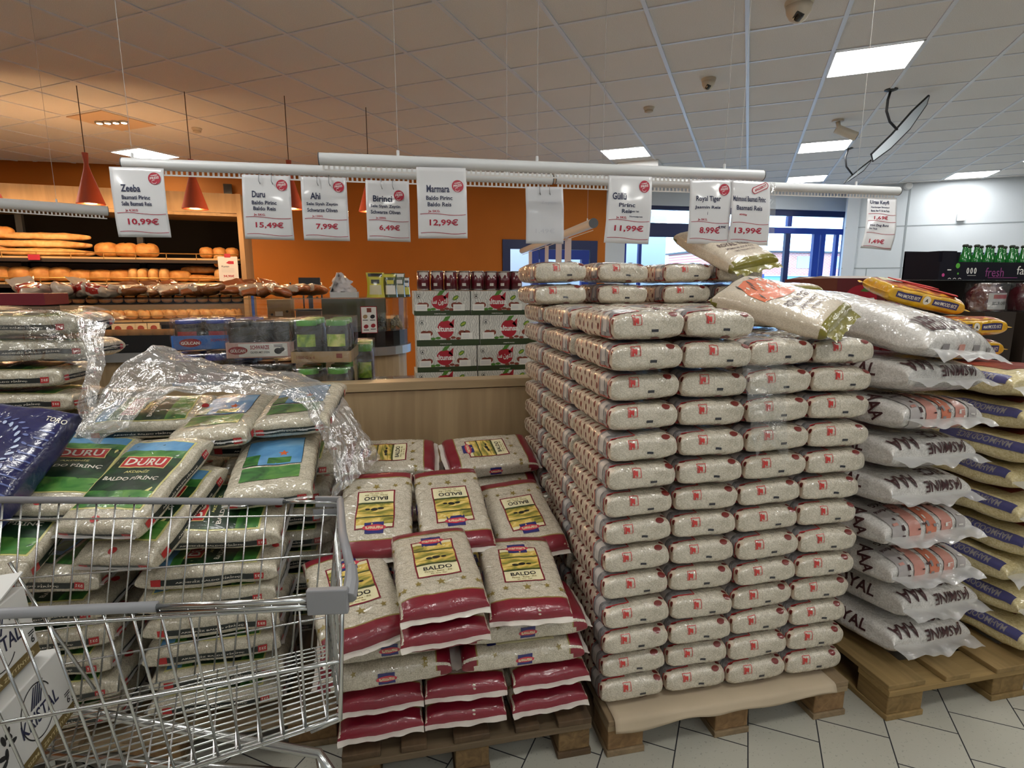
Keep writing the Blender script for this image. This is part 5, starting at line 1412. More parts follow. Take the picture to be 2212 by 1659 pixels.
# ------------------------------------------------------------------ shrink-wrapped olive jar trays
m_jar = glass_mat('jar_glass', (0.85, 0.9, 0.86, 1), 0.10); m_olive_d = mat('black_olives', '120e10', 0.25, coat=0.6, bump=(120, 0.6)); m_lidg = mat('green_lid', '58a83c', 0.35, coat=0.5); m_lidb = mat('blue_lid', '1f3fa0', 0.35, coat=0.5); m_lidk = mat('black_lid', '1b1a1c', 0.4, coat=0.5)
m_kart = mat('brown_tray', 'a08560', 0.8, var=0.06); m_bluet = mat('blue_tray', '2f64a8', 0.6, var=0.05); m_pinkt = mat('pale_pink_tray', 'c9a59c', 0.7); m_shr = sheer('shrink_film', (0.9, 0.9, 0.88, 1), 0.84, 0.08, 0.10, (9, 0.8))
m_labg = photo_mat('olive_label', [(0.3, '4f7a1e'), (0.5, '9cba3a'), (0.7, 'dfe08a')], (20, 20, 14), 0.8); m_glc = mat('gulcan_red', '96232c', 0.5)
def jar_tray(px0, px1, pyt, pyb, y, depth, lid, tray_m, tray_f, label, deco, yaw=0.0, n=(3, 2), z=None):
    p0, p1 = ony(px0, pyb, y), ony(px1, pyb, y); w = (p1 - p0).length; zb = p0.z if z is None else z
    h = ony(px0, pyt, y).z - zb
    o = empty('jar_tray', (p0.x, y, zb), (0, 0, yaw)); tag(o, label, 'jar tray', 'shrink wrapped trays of olive jars')
    th = h * tray_f; t = MB()
    t.box((0, 0, 0), (w, depth, 0.004), tray_m).box((0, 0, 0), (w, 0.004, th), tray_m).box((0, depth - 0.004, 0), (w, depth, th), tray_m).box((0, 0.004, 0), (0.004, depth - 0.004, th), tray_m).box((w - 0.004, 0.004, 0), (w, depth - 0.004, th), tray_m)
    t.build('carton_tray', o)
    r = min(w / n[0], depth / n[1]) / 2 - 0.003; jh = h - 0.012
    for i in range(n[0]):
        for j in range(n[1]):
            c = M.Translation(((i + 0.5) * w / n[0], (j + 0.5) * depth / n[1], 0.006))
            jb = MB().lathe([(0, 0), (r * 0.9, 0), (r, 0.01), (r, jh * 0.72), (r * 0.86, jh * 0.84), (r * 0.86, jh * 0.88), (0, jh * 0.88)], m_olive_d, 20, c).build('jar', o, smooth=True, sharp=R(60))
            MB().lathe([(0, jh * 0.86), (r * 0.9, jh * 0.86), (r * 0.92, jh * 0.87), (r * 0.92, jh * 0.98), (r * 0.88, jh), (0, jh)], lid, 20, c).build('lid', jb, smooth=True, sharp=R(50))
            if deco == 'green' and j == 0:
                lb = MB(); rr = r + 0.001; lb.add([c @ V((rr * sin(a), -rr * cos(a), zz_)) for zz_ in (jh * 0.36, jh * 0.66) for a in [(-0.9 + 0.15 * q) for q in range(13)]], [(q, q + 1, q + 14, q + 13) for q in range(12)], m_labg); lb.build('jar_label', jb, smooth=True)
            if deco == 'blue' and j == 0:
                lb = MB(); rr = r + 0.001; lb.add([c @ V((rr * sin(a), -rr * cos(a), zz_)) for zz_ in (jh * 0.3, jh * 0.6) for a in [(-0.7 + 0.14 * q) for q in range(11)]], [(q, q + 1, q + 12, q + 11) for q in range(10)], m_glc); lb.build('jar_label', jb, smooth=True)
    pr = MB(); F = lambda u, v, d=0.001: frame((u * w, -d, v * th), (1, 0, 0), (0, 0, 1))
    if deco == 'black':
        pr.flat(rect(-w * 0.32, -th * 0.42, w * 0.4, th * 0.42), m_lab, F(0.5, 0.5)); pr.flat(ellipse(0, 0, w * 0.14, th * 0.26, 20), m_glc, F(0.17, 0.5, 0.002))
        pr.text('GÜLCAN', m_lab, F(0.17, 0.5, 0.003), height=th * 0.24, width=w * 0.22, bold=0.03); pr.text('SCHWARZE', m_glc, F(0.49, 0.68, 0.002), height=th * 0.26, width=w * 0.28, bold=0.03)
        pr.text('OLIVEN MIT STEIN', m_inkk, F(0.49, 0.36, 0.002), height=th * 0.14, width=w * 0.28); pr.flat(ellipse(0, 0, w * 0.06, th * 0.2, 14), m_inkk, F(0.76, 0.42, 0.002)); pr.flat(ellipse(0, 0, w * 0.05, th * 0.14, 14, 0.4), m_inkk, F(0.81, 0.5, 0.002))
        for k in range(2): pr.flat(rect(-w * 0.07, -0.0015, w * 0.06, 0.0015), m_inkk, F(0.77, 0.8 - 0.1 * k, 0.002))
    elif deco == 'blue':
        pr.flat(ellipse(0, 0, w * 0.12, th * 0.3, 20), m_glc, F(0.2, 0.5)); pr.text('GÜLCAN', m_lab, F(0.2, 0.5, 0.002), height=th * 0.26, width=w * 0.2, bold=0.03)
        pr.text('SCHWARZE', m_glc, F(0.54, 0.66, 0.002), height=th * 0.2, width=w * 0.24); pr.flat(ellipse(0, 0, w * 0.05, th * 0.16, 14), m_inkk, F(0.8, 0.5, 0.002)); pr.flat(rect(-w * 0.03, -th * 0.15, w * 0.03, th * 0.15), m_lab, F(0.93, 0.6, 0.002))
    else:
        pr.text('1000 G x 6', m_brd, F(0.24, 0.5, 0.002), height=th * 0.28, width=w * 0.3); pr.flat(rect(-w * 0.05, -th * 0.2, w * 0.05, th * 0.2), m_brd, F(0.8, 0.6, 0.002))
    pr.build('printed_lettering', o)
    def fn(u, v):
        a = u * 2 * pi; x = w / 2 + (w / 2 + 0.006) * max(-1, min(1, 1.35 * cos(a))); yy = depth / 2 + (depth / 2 + 0.006) * max(-1, min(1, 1.35 * sin(a)))
        zz_ = h * 1.01 * min(1, v / 0.62); k = max(0, (v - 0.62) / 0.38)
        x = lerp(x, w / 2, k); yy = lerp(yy, depth / 2, k)
        return V((x, yy, zz_)) + noise.noise_vector(V((x * 14, yy * 14, zz_ * 14 + px0))) * 0.005
    MB().grid(fn, 44, 24, m_shr).build('shrink_film', o, smooth=True)
    return o
jar_tray(492, 636, 775 + 14, 860, 3.16, 0.27, m_lidk, m_pinkt, 0.38, 'shrink wrapped tray of black olive jars, lower one, mostly behind the crumpled film', 'black', R(2), z=ZT)
zb_ = ony(560, 775, 3.16).z
jar_tray(490, 636, 694, 775, 3.16, 0.27, m_lidk, m_pinkt, 0.42, 'shrink wrapped tray of black olive jars with white SCHWARZE label', 'black', R(2))
jar_tray(372, 566, 690, 757, 3.40, 0.30, m_lidb, m_bluet, 0.46, 'shrink wrapped blue tray of olive jars with blue lids', 'blue', R(5), (3, 2))
jar_tray(372, 560, 766, 830, 3.40, 0.30, m_lidb, m_bluet, 0.42, 'shrink wrapped blue tray of olive jars under the upper blue one', 'blue', R(5), (3, 2), z=ZT)
jar_tray(630, 760, 690, 785, 3.05, 0.36, m_lidg, m_kart, 0.26, 'shrink wrapped brown tray of green lidded olive jars, upper one', 'green', R(-3), (2, 3))
jar_tray(634, 762, 796, 875, 3.05, 0.36, m_lidg, m_kart, 0.26, 'shrink wrapped brown tray of green lidded olive jars, lower one', 'green', R(-3), (2, 3), z=ZT)
jar_tray(770, 808, 742, 822, 3.36, 0.32, m_lidg, m_kart, 0.2, 'narrow end of another wrapped tray of green lidded jars beside the date packs', 'green', 0.0, (1, 3), z=ZT)
# flat packs of dates beside the jars
m_date = mat('dark_dates', '2a1712', 0.3, coat=0.7, bump=(60, 0.8)); m_tub = sheer('clear_tub', (0.9, 0.88, 0.86, 1), 0.45, 0.2, 0.08, (6, 0.3))
k_ = 0
for r in range(4):
    for c in range(2):
        q = ony(800 + 48 * c, 800, 3.12); o = empty('date_pack', (q.x, 3.10, ZT + 0.036 * r)); tag(o, f'flat clear pack of dark dates beside the altunsa cartons, {("lowest", "second", "third", "topmost")[r]} in its pile, {("jar side", "carton side")[c]}', 'food pack', 'flat packs of dates')
        MB().box((0, 0, 0), (0.118, 0.17, 0.024), m_date).build('dates', o, bev=0.006); MB().box((-0.002, -0.002, 0.001), (0.12, 0.172, 0.033), m_tub).build('tub', o, bev=0.005)

# ------------------------------------------------------------------ bakery service counter with glass case
YG = 4.85
gz = lambda py: ony(840, py, YG).z
ctr = ony(795, 700, YG + 0.36); RAD = 0.36
m_blk = mat('black_gloss', '120f0f', 0.15, coat=0.5); m_steel = mat('brushed_steel', 'b9bcc0', 0.28, 1.0); m_warmoak = wood_mat('bakery_oak', '9c7d57', 'bd9a70', 2, 0.5, 4)
z_top, z_gl0, z_ring1, z_ring0 = gz(643), gz(716), gz(750), gz(768)
case = empty('bakery_counter', (ctr.x, ctr.y, 0)); tag(case, 'long bakery counter with curved glass end, black plinth and steel ring', 'counter')
LX = -3.3
def outline(r, n=14):
    """front, rounded end, back of the counter seen from above"""
    pts = [(LX, -r)] + [(r * sin(a), -r * cos(a)) for a in (pi * k / n for k in range(n + 1))] + [(LX, r)]
    return pts
def band(r, z0, z1, m, name, smooth=False, close=False):
    mb = MB(); pts = outline(r); n = len(pts)
    vs = [V((x, y, z)) for z in (z0, z1) for x, y in pts]
    mb.add(vs, [(i, i + 1, i + 1 + n, i + n) for i in range(n - 1)], m)
    if close: mb.add([V((x, y, z1)) for x, y in pts], [tuple(range(n))], m); mb.add([V((x, y, z0)) for x, y in pts], [tuple(reversed(range(n)))], m)
    return mb.build(name, case)
band(RAD - 0.03, 0.0, z_ring0, m_oak, 'oak_base', close=True); band(RAD + 0.015, z_ring0, z_ring1, m_steel, 'steel_ring', close=True); band(RAD - 0.01, z_ring1, z_gl0, m_blk, 'plinth', close=True)
band(RAD - 0.005, z_gl0, z_top - 0.008, m_clear, 'glass_front'); band(RAD + 0.005, z_top - 0.008, z_top, glass_mat('green_edge_glass', (0.75, 0.85, 0.78, 1), 0.15), 'glass_top', close=True)
MB().box((-0.42, RAD - 0.08, z_gl0), (0.16, RAD - 0.07, z_top - 0.02), mat('paper_back', 'd8cbb8', 0.8)).build('paper_back', case)
MB().box((0.17, -0.2, z_gl0), (0.176, RAD - 0.05, z_top - 0.02), m_clear).build('glass_divider', case)
# goods inside the case
def heap(name, x, y, w, d, h, m, label, cat, seed):
    o = empty(name, (ctr.x + x, ctr.y + y, z_gl0 + 0.002)); tag(o, label, cat)
    rr = random.Random(seed); mb = MB()
    for k in range(130):
        a, b = rr.uniform(-1, 1), rr.uniform(-1, 1); zz_ = h * (1 - 0.5 * (a * a + b * b)) * rr.uniform(0.3, 1)
        c = M.Translation((a * w / 2 * 0.9, b * d / 2 * 0.9, max(0.012, zz_))) @ M.Rotation(rr.uniform(0, 3), 4, 'Z') @ M.Rotation(rr.uniform(0, 3), 4, 'X')
        mb.lathe([(0, -0.015), (0.009, -0.008), (0.011, 0), (0.009, 0.009), (0, 0.014)], m, 7, c)
    f = mb.build('fruit', o, smooth=True); f['kind'] = 'stuff'
    MB().box((-w / 2, -d / 2, 0.001), (w / 2, -d / 2 + 0.003, h * 1.1), m_clear).box((-w / 2, d / 2 - 0.003, 0.001), (w / 2, d / 2, h * 1.1), m_clear).box((-w / 2, -d / 2, 0.001), (-w / 2 + 0.003, d / 2, h * 1.1), m_clear).box((w / 2 - 0.003, -d / 2, 0.001), (w / 2, d / 2, h * 1.1), m_clear).box((-w / 2, -d / 2, 0.0), (w / 2, d / 2, 0.003), m_clear).build('tub', o)
heap('fruit_tub', 0.085, -0.10, 0.15, 0.26, 0.13, m_date, 'clear tub heaped with dark dried fruit inside the glass case', 'food tub', 1)
heap('nut_tub', 0.25, -0.04, 0.1, 0.2, 0.11, mat('pale_nuts', 'c9a468', 0.5), 'clear tub of pale nuts at the rounded end of the glass case', 'food tub', 2)
q0 = ony(781, 720, 4.84); o = empty('date_card', (q0.x, 4.8435, q0.z)); tag(o, 'white card with red rim and four pictures of dates before the glass case', 'card')
wq, hq = ony(816, 720, 4.84).x - q0.x, ony(781, 662, 4.84).z - q0.z
MB().box((0, 0, 0), (wq, 0.004, hq), m_altr).build('backing', o)
mb = MB(); Fq = lambda u, v, d=0.001: frame((u * wq, -d, v * hq), (1, 0, 0), (0, 0, 1)); mb.flat(rect(-wq * 0.46, -hq * 0.475, wq * 0.46, hq * 0.475), m_lab, Fq(0.5, 0.5))
mb.flat(rect(-wq * 0.14, -hq * 0.08, wq * 0.14, hq * 0.08), m_brd, Fq(0.52, 0.86, 0.002))
for u, v, m in ((0.27, 0.62, m_kart), (0.72, 0.62, m_inkk), (0.3, 0.25, m_glc), (0.74, 0.28, m_glc)): mb.flat(ellipse(0, 0, wq * 0.15, hq * 0.075, 14, 0.4), m, Fq(u, v, 0.002)); mb.flat(rect(-wq * 0.16, -0.003, wq * 0.16, 0.003), m_inkk, Fq(u, v - 0.13, 0.002))
mb.build('printed_lettering', o); MB().box((wq * 0.3, 0.004, 0.0), (wq * 0.7, 0.011, hq * 0.9), m_clear).build('stand', o)
# on the glass top: carton with carrier bags, pouches
zt = z_top + 0.001
q = ony(745, 640, YG + 0.1); o = empty('carton', (q.x, YG + 0.1, zt)); tag(o, 'opened white carton spilling thin white carrier bags on the glass counter', 'carton')
MB().box((-0.12, 0, 0), (0.1, 0.26, 0.045), m_cart).build('box', o); MB().box((-0.004, 0.0, 0.0), (0.0, 0.26, 0.17), m_cart, M.Translation((-0.12, 0, 0.04)) @ M.Rotation(R(24), 4, 'Y')).build('flap', o)
def bagfn(u, v):
    a = 2 * pi * u; r = (0.085 * (1 - v) ** 0.6 + 0.012) * (1 + 0.5 * noise.noise(V((cos(a) * 2, sin(a) * 2, v * 4))))
    return V((-0.02 + r * cos(a) - 0.03 * v, 0.12 + r * sin(a), 0.04 + v * 0.16)) + noise.noise_vector(V((cos(a) * 3, sin(a) * 3, v * 6 + 2))) * 0.02
MB().grid(bagfn, 28, 16, mat('thin_white_plastic', 'cfc9c9', 0.35, coat=0.4)).build('carrier_bags', o, smooth=True)
m_pouchs = [mat('pouch_yellow', 'c9c23a', 0.3, coat=0.7), mat('pouch_cream', 'cfc8a0', 0.3, coat=0.7), mat('pouch_black', '16180f', 0.3, coat=0.7), mat('pouch_green', '3f4a2a', 0.3, coat=0.7)]
def pouch(px, y, w, h, m0, m1, m2, label, yaw=0.0):
    q = ony(px, 640, y); o = empty('nut_pouch', (q.x, y, zt), (0, 0, yaw)); tag(o, label, 'pouch', 'stand-up pouches on the glass counter')
    def fn(sg):
        def f(u, v):
            x = (-0.5 + u) * w * (1 - 0.12 * sin(pi * v)); d = 0.032 * (1 - v) ** 0.6 * max(0.0, 1 - (2 * u - 1) ** 4) + 0.0015
            return V((x, sg * d, v * h))
        return f
    b = MB().grid(fn(-1), 10, 12, m0).grid(fn(1), 10, 12, m0); b.build('pouch', o, smooth=True)
    p = MB()
    for (u0, u1, v0, v1, m) in ((0.15, 0.85, 0.12, 0.5, m1), (0.1, 0.9, 0.84, 0.97, m2), (0.25, 0.75, 0.56, 0.72, m2)):
        p.grid(lambda a, c: fn(-1)(lerp(u0, u1, a), lerp(v0, v1, c)) + V((0, -0.002, 0)), 8, 6, m)
    p.build('label', o, smooth=True); return o
pouch(812, YG + 0.05, 0.15, 0.205, m_pouchs[0], m_pouchs[1], m_pouchs[2], 'yellow stand-up pouch at the front, nearest the carrier bag carton')
pouch(843, YG + 0.13, 0.13, 0.20, m_pouchs[3], m_lab, m_pouchs[0], 'dark green stand-up pouch with yellow label corner, second of the pouches', R(12))
pouch(862, YG + 0.22, 0.12, 0.205, m_pouchs[3], m_pouchs[1], m_lab, 'dark green stand-up pouch with grey label, third of the pouches', R(20))
pouch(876, YG + 0.31, 0.10, 0.17, m_pouchs[2], m_pouchs[0], m_lab, 'black stand-up pouch with yellow label at the rounded end', R(40))
# bread bags along the glass top
m_bb = [mat('bag_brown', '9a5a30', 0.28, coat=0.8, bump=(30, 0.6)), mat('bag_orange', 'c06a38', 0.28, coat=0.8, bump=(30, 0.6)), mat('bag_white', 'cdb8a0', 0.28, coat=0.8, bump=(30, 0.6)), mat('bag_red', 'ad2a22', 0.28, coat=0.8, bump=(30, 0.6))]
def bread_bag_proto(seed, ma, mb_):
    b = Bag(0.15, 0.30, 0.095, 0.62, 0.75, 0.019, 12, seed, bend=0.0); mb = MB(); b.body(mb, ma, 14, 18)
    o = mb.build('bread_bag', smooth=True, weld=0.0004)
    l = MB(); b.patch(l, -b.S * 1.2, -0.12, b.S * 1.2, 0.03, mb_, 0.0015, 14, 8); l.build('printed_half', o, smooth=True)
    def fn(u, v): q = -1 + 2 * u; p = b.raw(0.9 * q, pi / 2 * 0.96, 1); p.z = 0.01 + p.z * 0.4; return p + V((q * 0.02 * v, 0.09 * v, 0.05 * v + 0.02 * noise.noise(V((u * 4, v * 3, seed))))) 
    MB().grid(fn, 12, 6, ma).build('twisted_end', o, smooth=True)
    tag(o, '', 'bread bag', 'plastic bread bags along the glass counter'); return o
bbp = [bread_bag_proto(81, m_bb[2], m_bb[3]), bread_bag_proto(82, m_bb[0], m_bb[2]), bread_bag_proto(83, m_bb[1], m_bb[2])]
rb = random.Random(5)
BBX = [(66, 0), (105, 0), (140, 0), (178, 0), (212, 0), (246, 0), (285, 1), (322, 1), (358, 1), (395, 2), (430, 1), (462, 1), (495, 2), (530, 2), (565, 1), (600, 2), (635, 2), (672, 2)]
for i, (px, k) in enumerate(BBX):
    q = ony(px, 640, YG + 0.25 + rb.uniform(-.06, .08)); lab = ['red and white plastic bread bag in the row on the glass counter', 'brown plastic bread bag in the row on the glass counter', 'orange brown plastic bread bag in the row on the glass counter'][k]
    place(bbp, k, (q.x, q.y, zt + 0.062 + 0.0 * rb.uniform(0, 0.03)), (rb.uniform(-10, 10), rb.uniform(-14, 14), rb.uniform(10, 62)), lab).scale = (rb.uniform(0.85, 1.1), rb.uniform(0.8, 1.05), rb.uniform(0.75, 1.1))
# behind the case: box, scale, rack
zb2 = gz(692)
def inside(px, y, py): return ony(px, py, y)
q = inside(604, 5.8, 690); bk = empty('back_counter', (q.x, 5.8, 0)); tag(bk, 'oak work counter behind the bakery glass carrying a scale and a box', 'counter')
MB().box((-0.5, -0.1, q.z - 0.03), (1.1, 0.5, q.z), m_warmoak).build('worktop', bk); MB().box((-0.48, -0.05, 0), (1.08, 0.48, q.z - 0.03), m_warmoak).build('body', bk)
o = empty('carton', (q.x, 5.82, q.z + 0.001)); tag(o, 'beige corrugated box on the work counter behind the glass', 'carton'); MB().box((-0.11, 0, 0), (0.11, 0.2, 0.19), m_kart).build('box', o, bev=0.003); MB().box((-0.04, -0.0015, 0.03), (0.03, 0, 0.075), m_lab).build('label', o); 
for sx in (-0.07, 0.07): MB().lathe([(0, 0), (0.012, 0), (0.012, 0.002), (0, 0.002)], m_inkk, 12, M.Translation((sx, 0, 0.06 + sx * 0.2)) @ M.Rotation(pi / 2, 4, 'X')).build('hole', o)
q2 = inside(668, 5.8, 690); o = empty('deli_scale', (q2.x, 5.88, q.z + 0.001)); tag(o, 'dark shop scale with display post beside the beige box behind glass', 'scale')
MB().box((-0.12, -0.1, 0), (0.12, 0.14, 0.08), mat('scale_beige', '8a8078', 0.5)).build('body', o, bev=0.006); MB().box((-0.13, -0.1, 0.085), (0.13, 0.12, 0.095), m_steel).build('pan', o); MB().box((-0.02, 0.1, 0.08), (0.02, 0.13, 0.34), m_dgrey).build('post', o); MB().box((-0.1, 0.08, 0.3), (0.1, 0.13, 0.4), m_dgrey).build('display', o)
q3 = inside(660, 6.15, 640); o = empty('wire_rack', (q3.x, 6.15, q.z + 0.001)); tag(o, 'black wire rack before the orange wall behind the bakery counter', 'rack')
mb = MB()
for x in (-0.14, -0.02, 0.06, 0.16): mb.tube([V((x, 0, 0)), V((x, 0, q3.z - q.z + 0.14))], 0.008, m_blk, 8)
for z in (q3.z - q.z + 0.1, q3.z - q.z - 0.02): mb.tube([V((-0.16, 0, z)), V((0.18, 0, z))], 0.007, m_blk, 8)
mb.tube([V((0.0, 0, q3.z - q.z + 0.18)), V((0.03, -0.05, q3.z - q.z + 0.02))], 0.011, m_blk, 8).tube([V((0.1, 0, q3.z - q.z + 0.18)), V((0.12, -0.05, q3.z - q.z + 0.02))], 0.011, m_blk, 8)
mb.build('rack_frame', o, smooth=True)
# ------------------------------------------------------------------ bread shelves on the left
YBR = 7.0
oc = ony(523, 600, YBR)
un = empty('bread_shelf', (oc.x, YBR, 0), (0, 0, R(7))); tag(un, 'tall oak bread shelf unit with warm light, dark back and three bread shelves', 'shelf')
LEN = 5.2
def uz(py, px=400): return ony(px, py, YBR - 0.25).z
zh1, zh0 = uz(408), uz(452)
m_dark = mat('dark_back_panel', '0d0a08', 0.9, spec=0.1); m_gback = mat('grey_back_panel', '8d857e', 0.5); m_shelfw = mat('shelf_cream', 'c9a878', 0.5); m_brass = mat('brass_rail', 'a8824a', 0.35, 0.6); m_lip = mat('dark_lip', '2c221b', 0.5)
MB().box((-LEN, 0, zh0), (0.0, 0.03, zh1), m_warmoak).build('header_panel', un)
MB().box((-LEN, 0.62, 0), (0, 0.66, zh1), m_dark).build('back_panel', un)
MB().box((-0.0, -0.02, 0), (0.05, 0.85, zh1), m_warmoak).build('side_panel', un)
MB().box((-LEN, 0.03, zh1 - 0.24), (0, 0.62, zh1 - 0.21), m_warmoak).build('top_panel', un)
SH = [uz(556), uz(610), uz(692), uz(724)]
for i, z in enumerate(SH):
    d0 = 0.0 if i < 3 else -0.05
    MB().box((-LEN, d0, z - 0.03), (-0.01, 0.6, z), m_shelfw, M.Translation((0, 0, 0))).build('shelf_board', un)
    MB().box((-LEN, d0 - 0.012, z - 0.055), (-0.01, d0, z - 0.02), m_lip).build('shelf_lip', un)
    if i < 3:
        mb = MB(); mb.tube([V((-LEN, d0 - 0.02, z + 0.045)), V((-0.02, d0 - 0.02, z + 0.045))], 0.006, m_brass, 8)
        for k in range(18): mb.tube([V((-0.15 - 0.29 * k, d0 - 0.02, z - 0.02)), V((-0.15 - 0.29 * k, d0 - 0.02, z + 0.045))], 0.005, m_brass, 6)
        mb.build('guard_rail', un)
MB().box((-LEN, 0.30, SH[2]), (-0.02, 0.56, SH[2] + 0.16), m_shelfw).build('shelf_riser', un)
MB().box((-LEN, 0.60, SH[1] + 0.05), (-0.02, 0.62, SH[0] - 0.05), m_gback).build('back_plate', un)
for x in (-1.10, -2.22, -3.4, -4.5): MB().box((x - 0.03, 0.54, 0), (x + 0.03, 0.6, zh0), m_dgrey).build('upright', un)
MB().box((-LEN, 0.0, 0), (-0.01, 0.6, SH[3] - 0.2), m_dark).build('lower_cabinet', un)
# bread
def crust(name, c0, c1):
    t = NT(name); p = t.coord(); f = t.noise(16, 4, p); t.set(Base_Color=t.ramp(f, [(0.3, lin(c0)), (0.7, lin(c1))]), Roughness=0.5, Normal=t.bump(t.noise(40, 3, p), 0.25, 0.01)); return t.m
m_cr = [crust('crust_gold', 'b06e2c', 'd8a25c'), crust('crust_pale', 'c98f4e', 'e6bd80')]
def bread(name, lx, ly, h, m, seed, scores):
    mb = MB(); o3 = V((seed * 2.3, seed, 0))
    def fn(u, v):
        a = u * 2 * pi; b = -pi / 2 + v * pi
        cb = max(0, cos(b)) ** 0.75
        x = lx / 2 * cos(a) * cb; y = ly / 2 * sin(a) * cb; z = h * (0.5 + 0.5 * math.copysign(abs(sin(b)) ** 0.8, b)) if b > 0 else h * 0.5 * (1 - abs(sin(b)) ** 0.5)
        p = V((x, y, z)); n = noise.noise_vector(p * 14 + o3) * 0.006
        for q in range(scores):
            xs = lx * (-0.3 + 0.6 * (q + 0.5) / scores); d = (x - xs - y * 0.5)
            if b > 0: p.z -= 0.012 * math.exp(-(d / 0.012) ** 2) * sin(b)
        return p + n
    mb.grid(fn, 26, 18, m); return tag(mb.build(name, smooth=True, weld=0.0005), '', 'bread', 'bread on the bread shelves')
PB = {'loaf': bread('bread_loaf', 0.148, 0.148, 0.125, m_cr[0], 1, 2), 'oval': bread('bread_loaf', 0.255, 0.17, 0.13, m_cr[0], 2, 3), 'roll': bread('bread_roll', 0.112, 0.112, 0.1, m_cr[1], 3, 1), 'baguette': bread('baguette', 0.82, 0.09, 0.075, m_cr[1], 4, 6),
      'stub': bread('bread_loaf', 0.112, 0.25, 0.15, m_cr[1], 5, 1), 'long': bread('bread_loaf', 0.36, 0.11, 0.08, m_cr[0], 6, 4), 'big': bread('bread_loaf', 0.232, 0.22, 0.155, m_cr[0], 7, 1)}
UB = set(); UM = M.Translation((oc.x, YBR, 0)) @ M.Rotation(R(7), 4, 'Z'); UI = UM.inverted()
def ux(px, py):
    """local x on the unit's front plane under this picture column"""
    d = ray(px, py); n = UM.to_3x3() @ V((0, 1, 0)); t = (UM.translation + n * 0.2 - EYE).dot(n) / d.dot(n)
    return (UI @ (EYE + d * t)).x
def put_bread(kind, px, shelf, label, dy=0.2, dz=0.0, yaw=0.0, tilt=0.0):
    p = PB[kind]; z = SH[shelf]; w = UM @ V((ux(px, 560 + 50 * shelf), dy, z + dz + 0.009))
    if kind not in UB: UB.add(kind); p.location = w; p.rotation_euler = (0, R(tilt), R(7 + yaw)); p['label'] = label; return p
    return dup(p, w, (0, R(tilt), R(7 + yaw)), label)
put_bread('big', 5, 0, 'round golden loaf beside the baguettes, at the picture edge, top shelf'); put_bread('oval', 8, 0, 'oval loaf lying on another beside the baguettes, top shelf', 0.2, 0.168)
for i, (px, dz, dy) in enumerate(((98, 0.0, 0.1), (108, 0.0, 0.22), (96, 0.082, 0.11), (104, 0.082, 0.23), (106, 0.164, 0.17))):
    put_bread('baguette', px, 0, ('front baguette at the bottom of the heap on the top shelf', 'rear baguette at the bottom of the heap on the top shelf', 'front baguette in the middle of the heap on the top shelf', 'rear baguette in the middle of the heap on the top shelf', 'baguette on top of the heap on the top shelf')[i], dy, dz, (-2, 1, 1, -1, 1)[i])
for i, px in enumerate((236, 279, 321)): put_bread('big', px, 0, f'big round loaf on the top shelf under the Zeeba sign, {("nearest the baguettes", "middle one of three", "nearest the empty boards")[i]}', 0.18, 0, 20 * i)
for i, px in enumerate((449, 477, 504)): put_bread('loaf', px, 0, f'round bun at the far end of top shelf, {("first of three", "second of three", "last of three")[i]}', 0.16, 0, 75)
S2 = [('big', 8), ('big', 52), ('big', 96), ('big', 137), ('oval', 179), ('oval', 222), ('oval', 264), ('stub', 293), ('stub', 315), ('stub', 337), ('stub', 358), ('oval', 389), ('long', 434)]
for i, (k, px) in enumerate(S2): put_bread(k, px, 1, f'golden loaf on the middle bread shelf, {("first", "second", "third", "fourth", "fifth", "sixth", "seventh", "eighth", "ninth", "tenth", "eleventh", "twelfth", "thirteenth")[i]} from the picture edge', 0.17, 0, (0, 8, -6)[i % 3])
put_bread('long', 432, 1, 'long pale loaf lying on another beside the bread price tag', 0.2, 0.095); put_bread('stub', 478, 1, 'bread seen end on beside the bread price tag, lower one', 0.15); put_bread('stub', 479, 1, 'bread seen end on beside the bread price tag, upper one', 0.15, 0.165)
for n, xa, dz, dy, w in ((22, -0.12, 0.168, 0.40, 'upper rear row'), (21, -0.16, 0.0, 0.09, 'lower front row'), (22, -0.11, 0.0, 0.215, 'lower rear row')):
    for k in range(n):
        p = PB['roll']; wv = UM @ V((xa - 0.123 * k, dy, SH[2] + dz + 0.008)); lb_ = f'small round roll in the {w} on the lowest bread shelf'
        if 'roll' not in UB: UB.add('roll'); p.location = wv; p['label'] = lb_
        else: dup(p, wv, (0, 0, random.uniform(0, 6)), lb_)
m_bx = mat('cream_box', 'e2d0ac', 0.6); m_bxr = mat('brick_red_disc', 'a8442e', 0.6)
for i, px in enumerate((268, 293, 316, 343)):
    w = UM @ V((ux(px, 700), -0.02, SH[3] + 0.004)); o = empty('biscuit_box', w, (0, 0, R(7))); tag(o, f'cream biscuit box with round red picture below the bread, {("first", "second", "third", "last")[i]} of four', 'box', 'cream biscuit boxes')
    MB().box((-0.058, 0, 0), (0.058, 0.06, 0.125), m_bx).build('box', o, bev=0.002); MB().flat(ellipse(0, 0, 0.032, 0.032, 20), m_bxr, frame((0, -0.001, 0.07), (1, 0, 0), (0, 0, 1))).build('picture', o)
w = UM @ V((ux(500, 580), -0.05, uz(607, 500))); o = empty('price_tag', w, (0, 0, R(5))); tag(o, 'white bread price tag with red clip at the far end of the middle bread shelf', 'price tag')
wt, ht = 0.2, 0.27
MB().box((-wt / 2, -0.003, 0), (wt / 2, 0, ht), m_card).build('card', o)
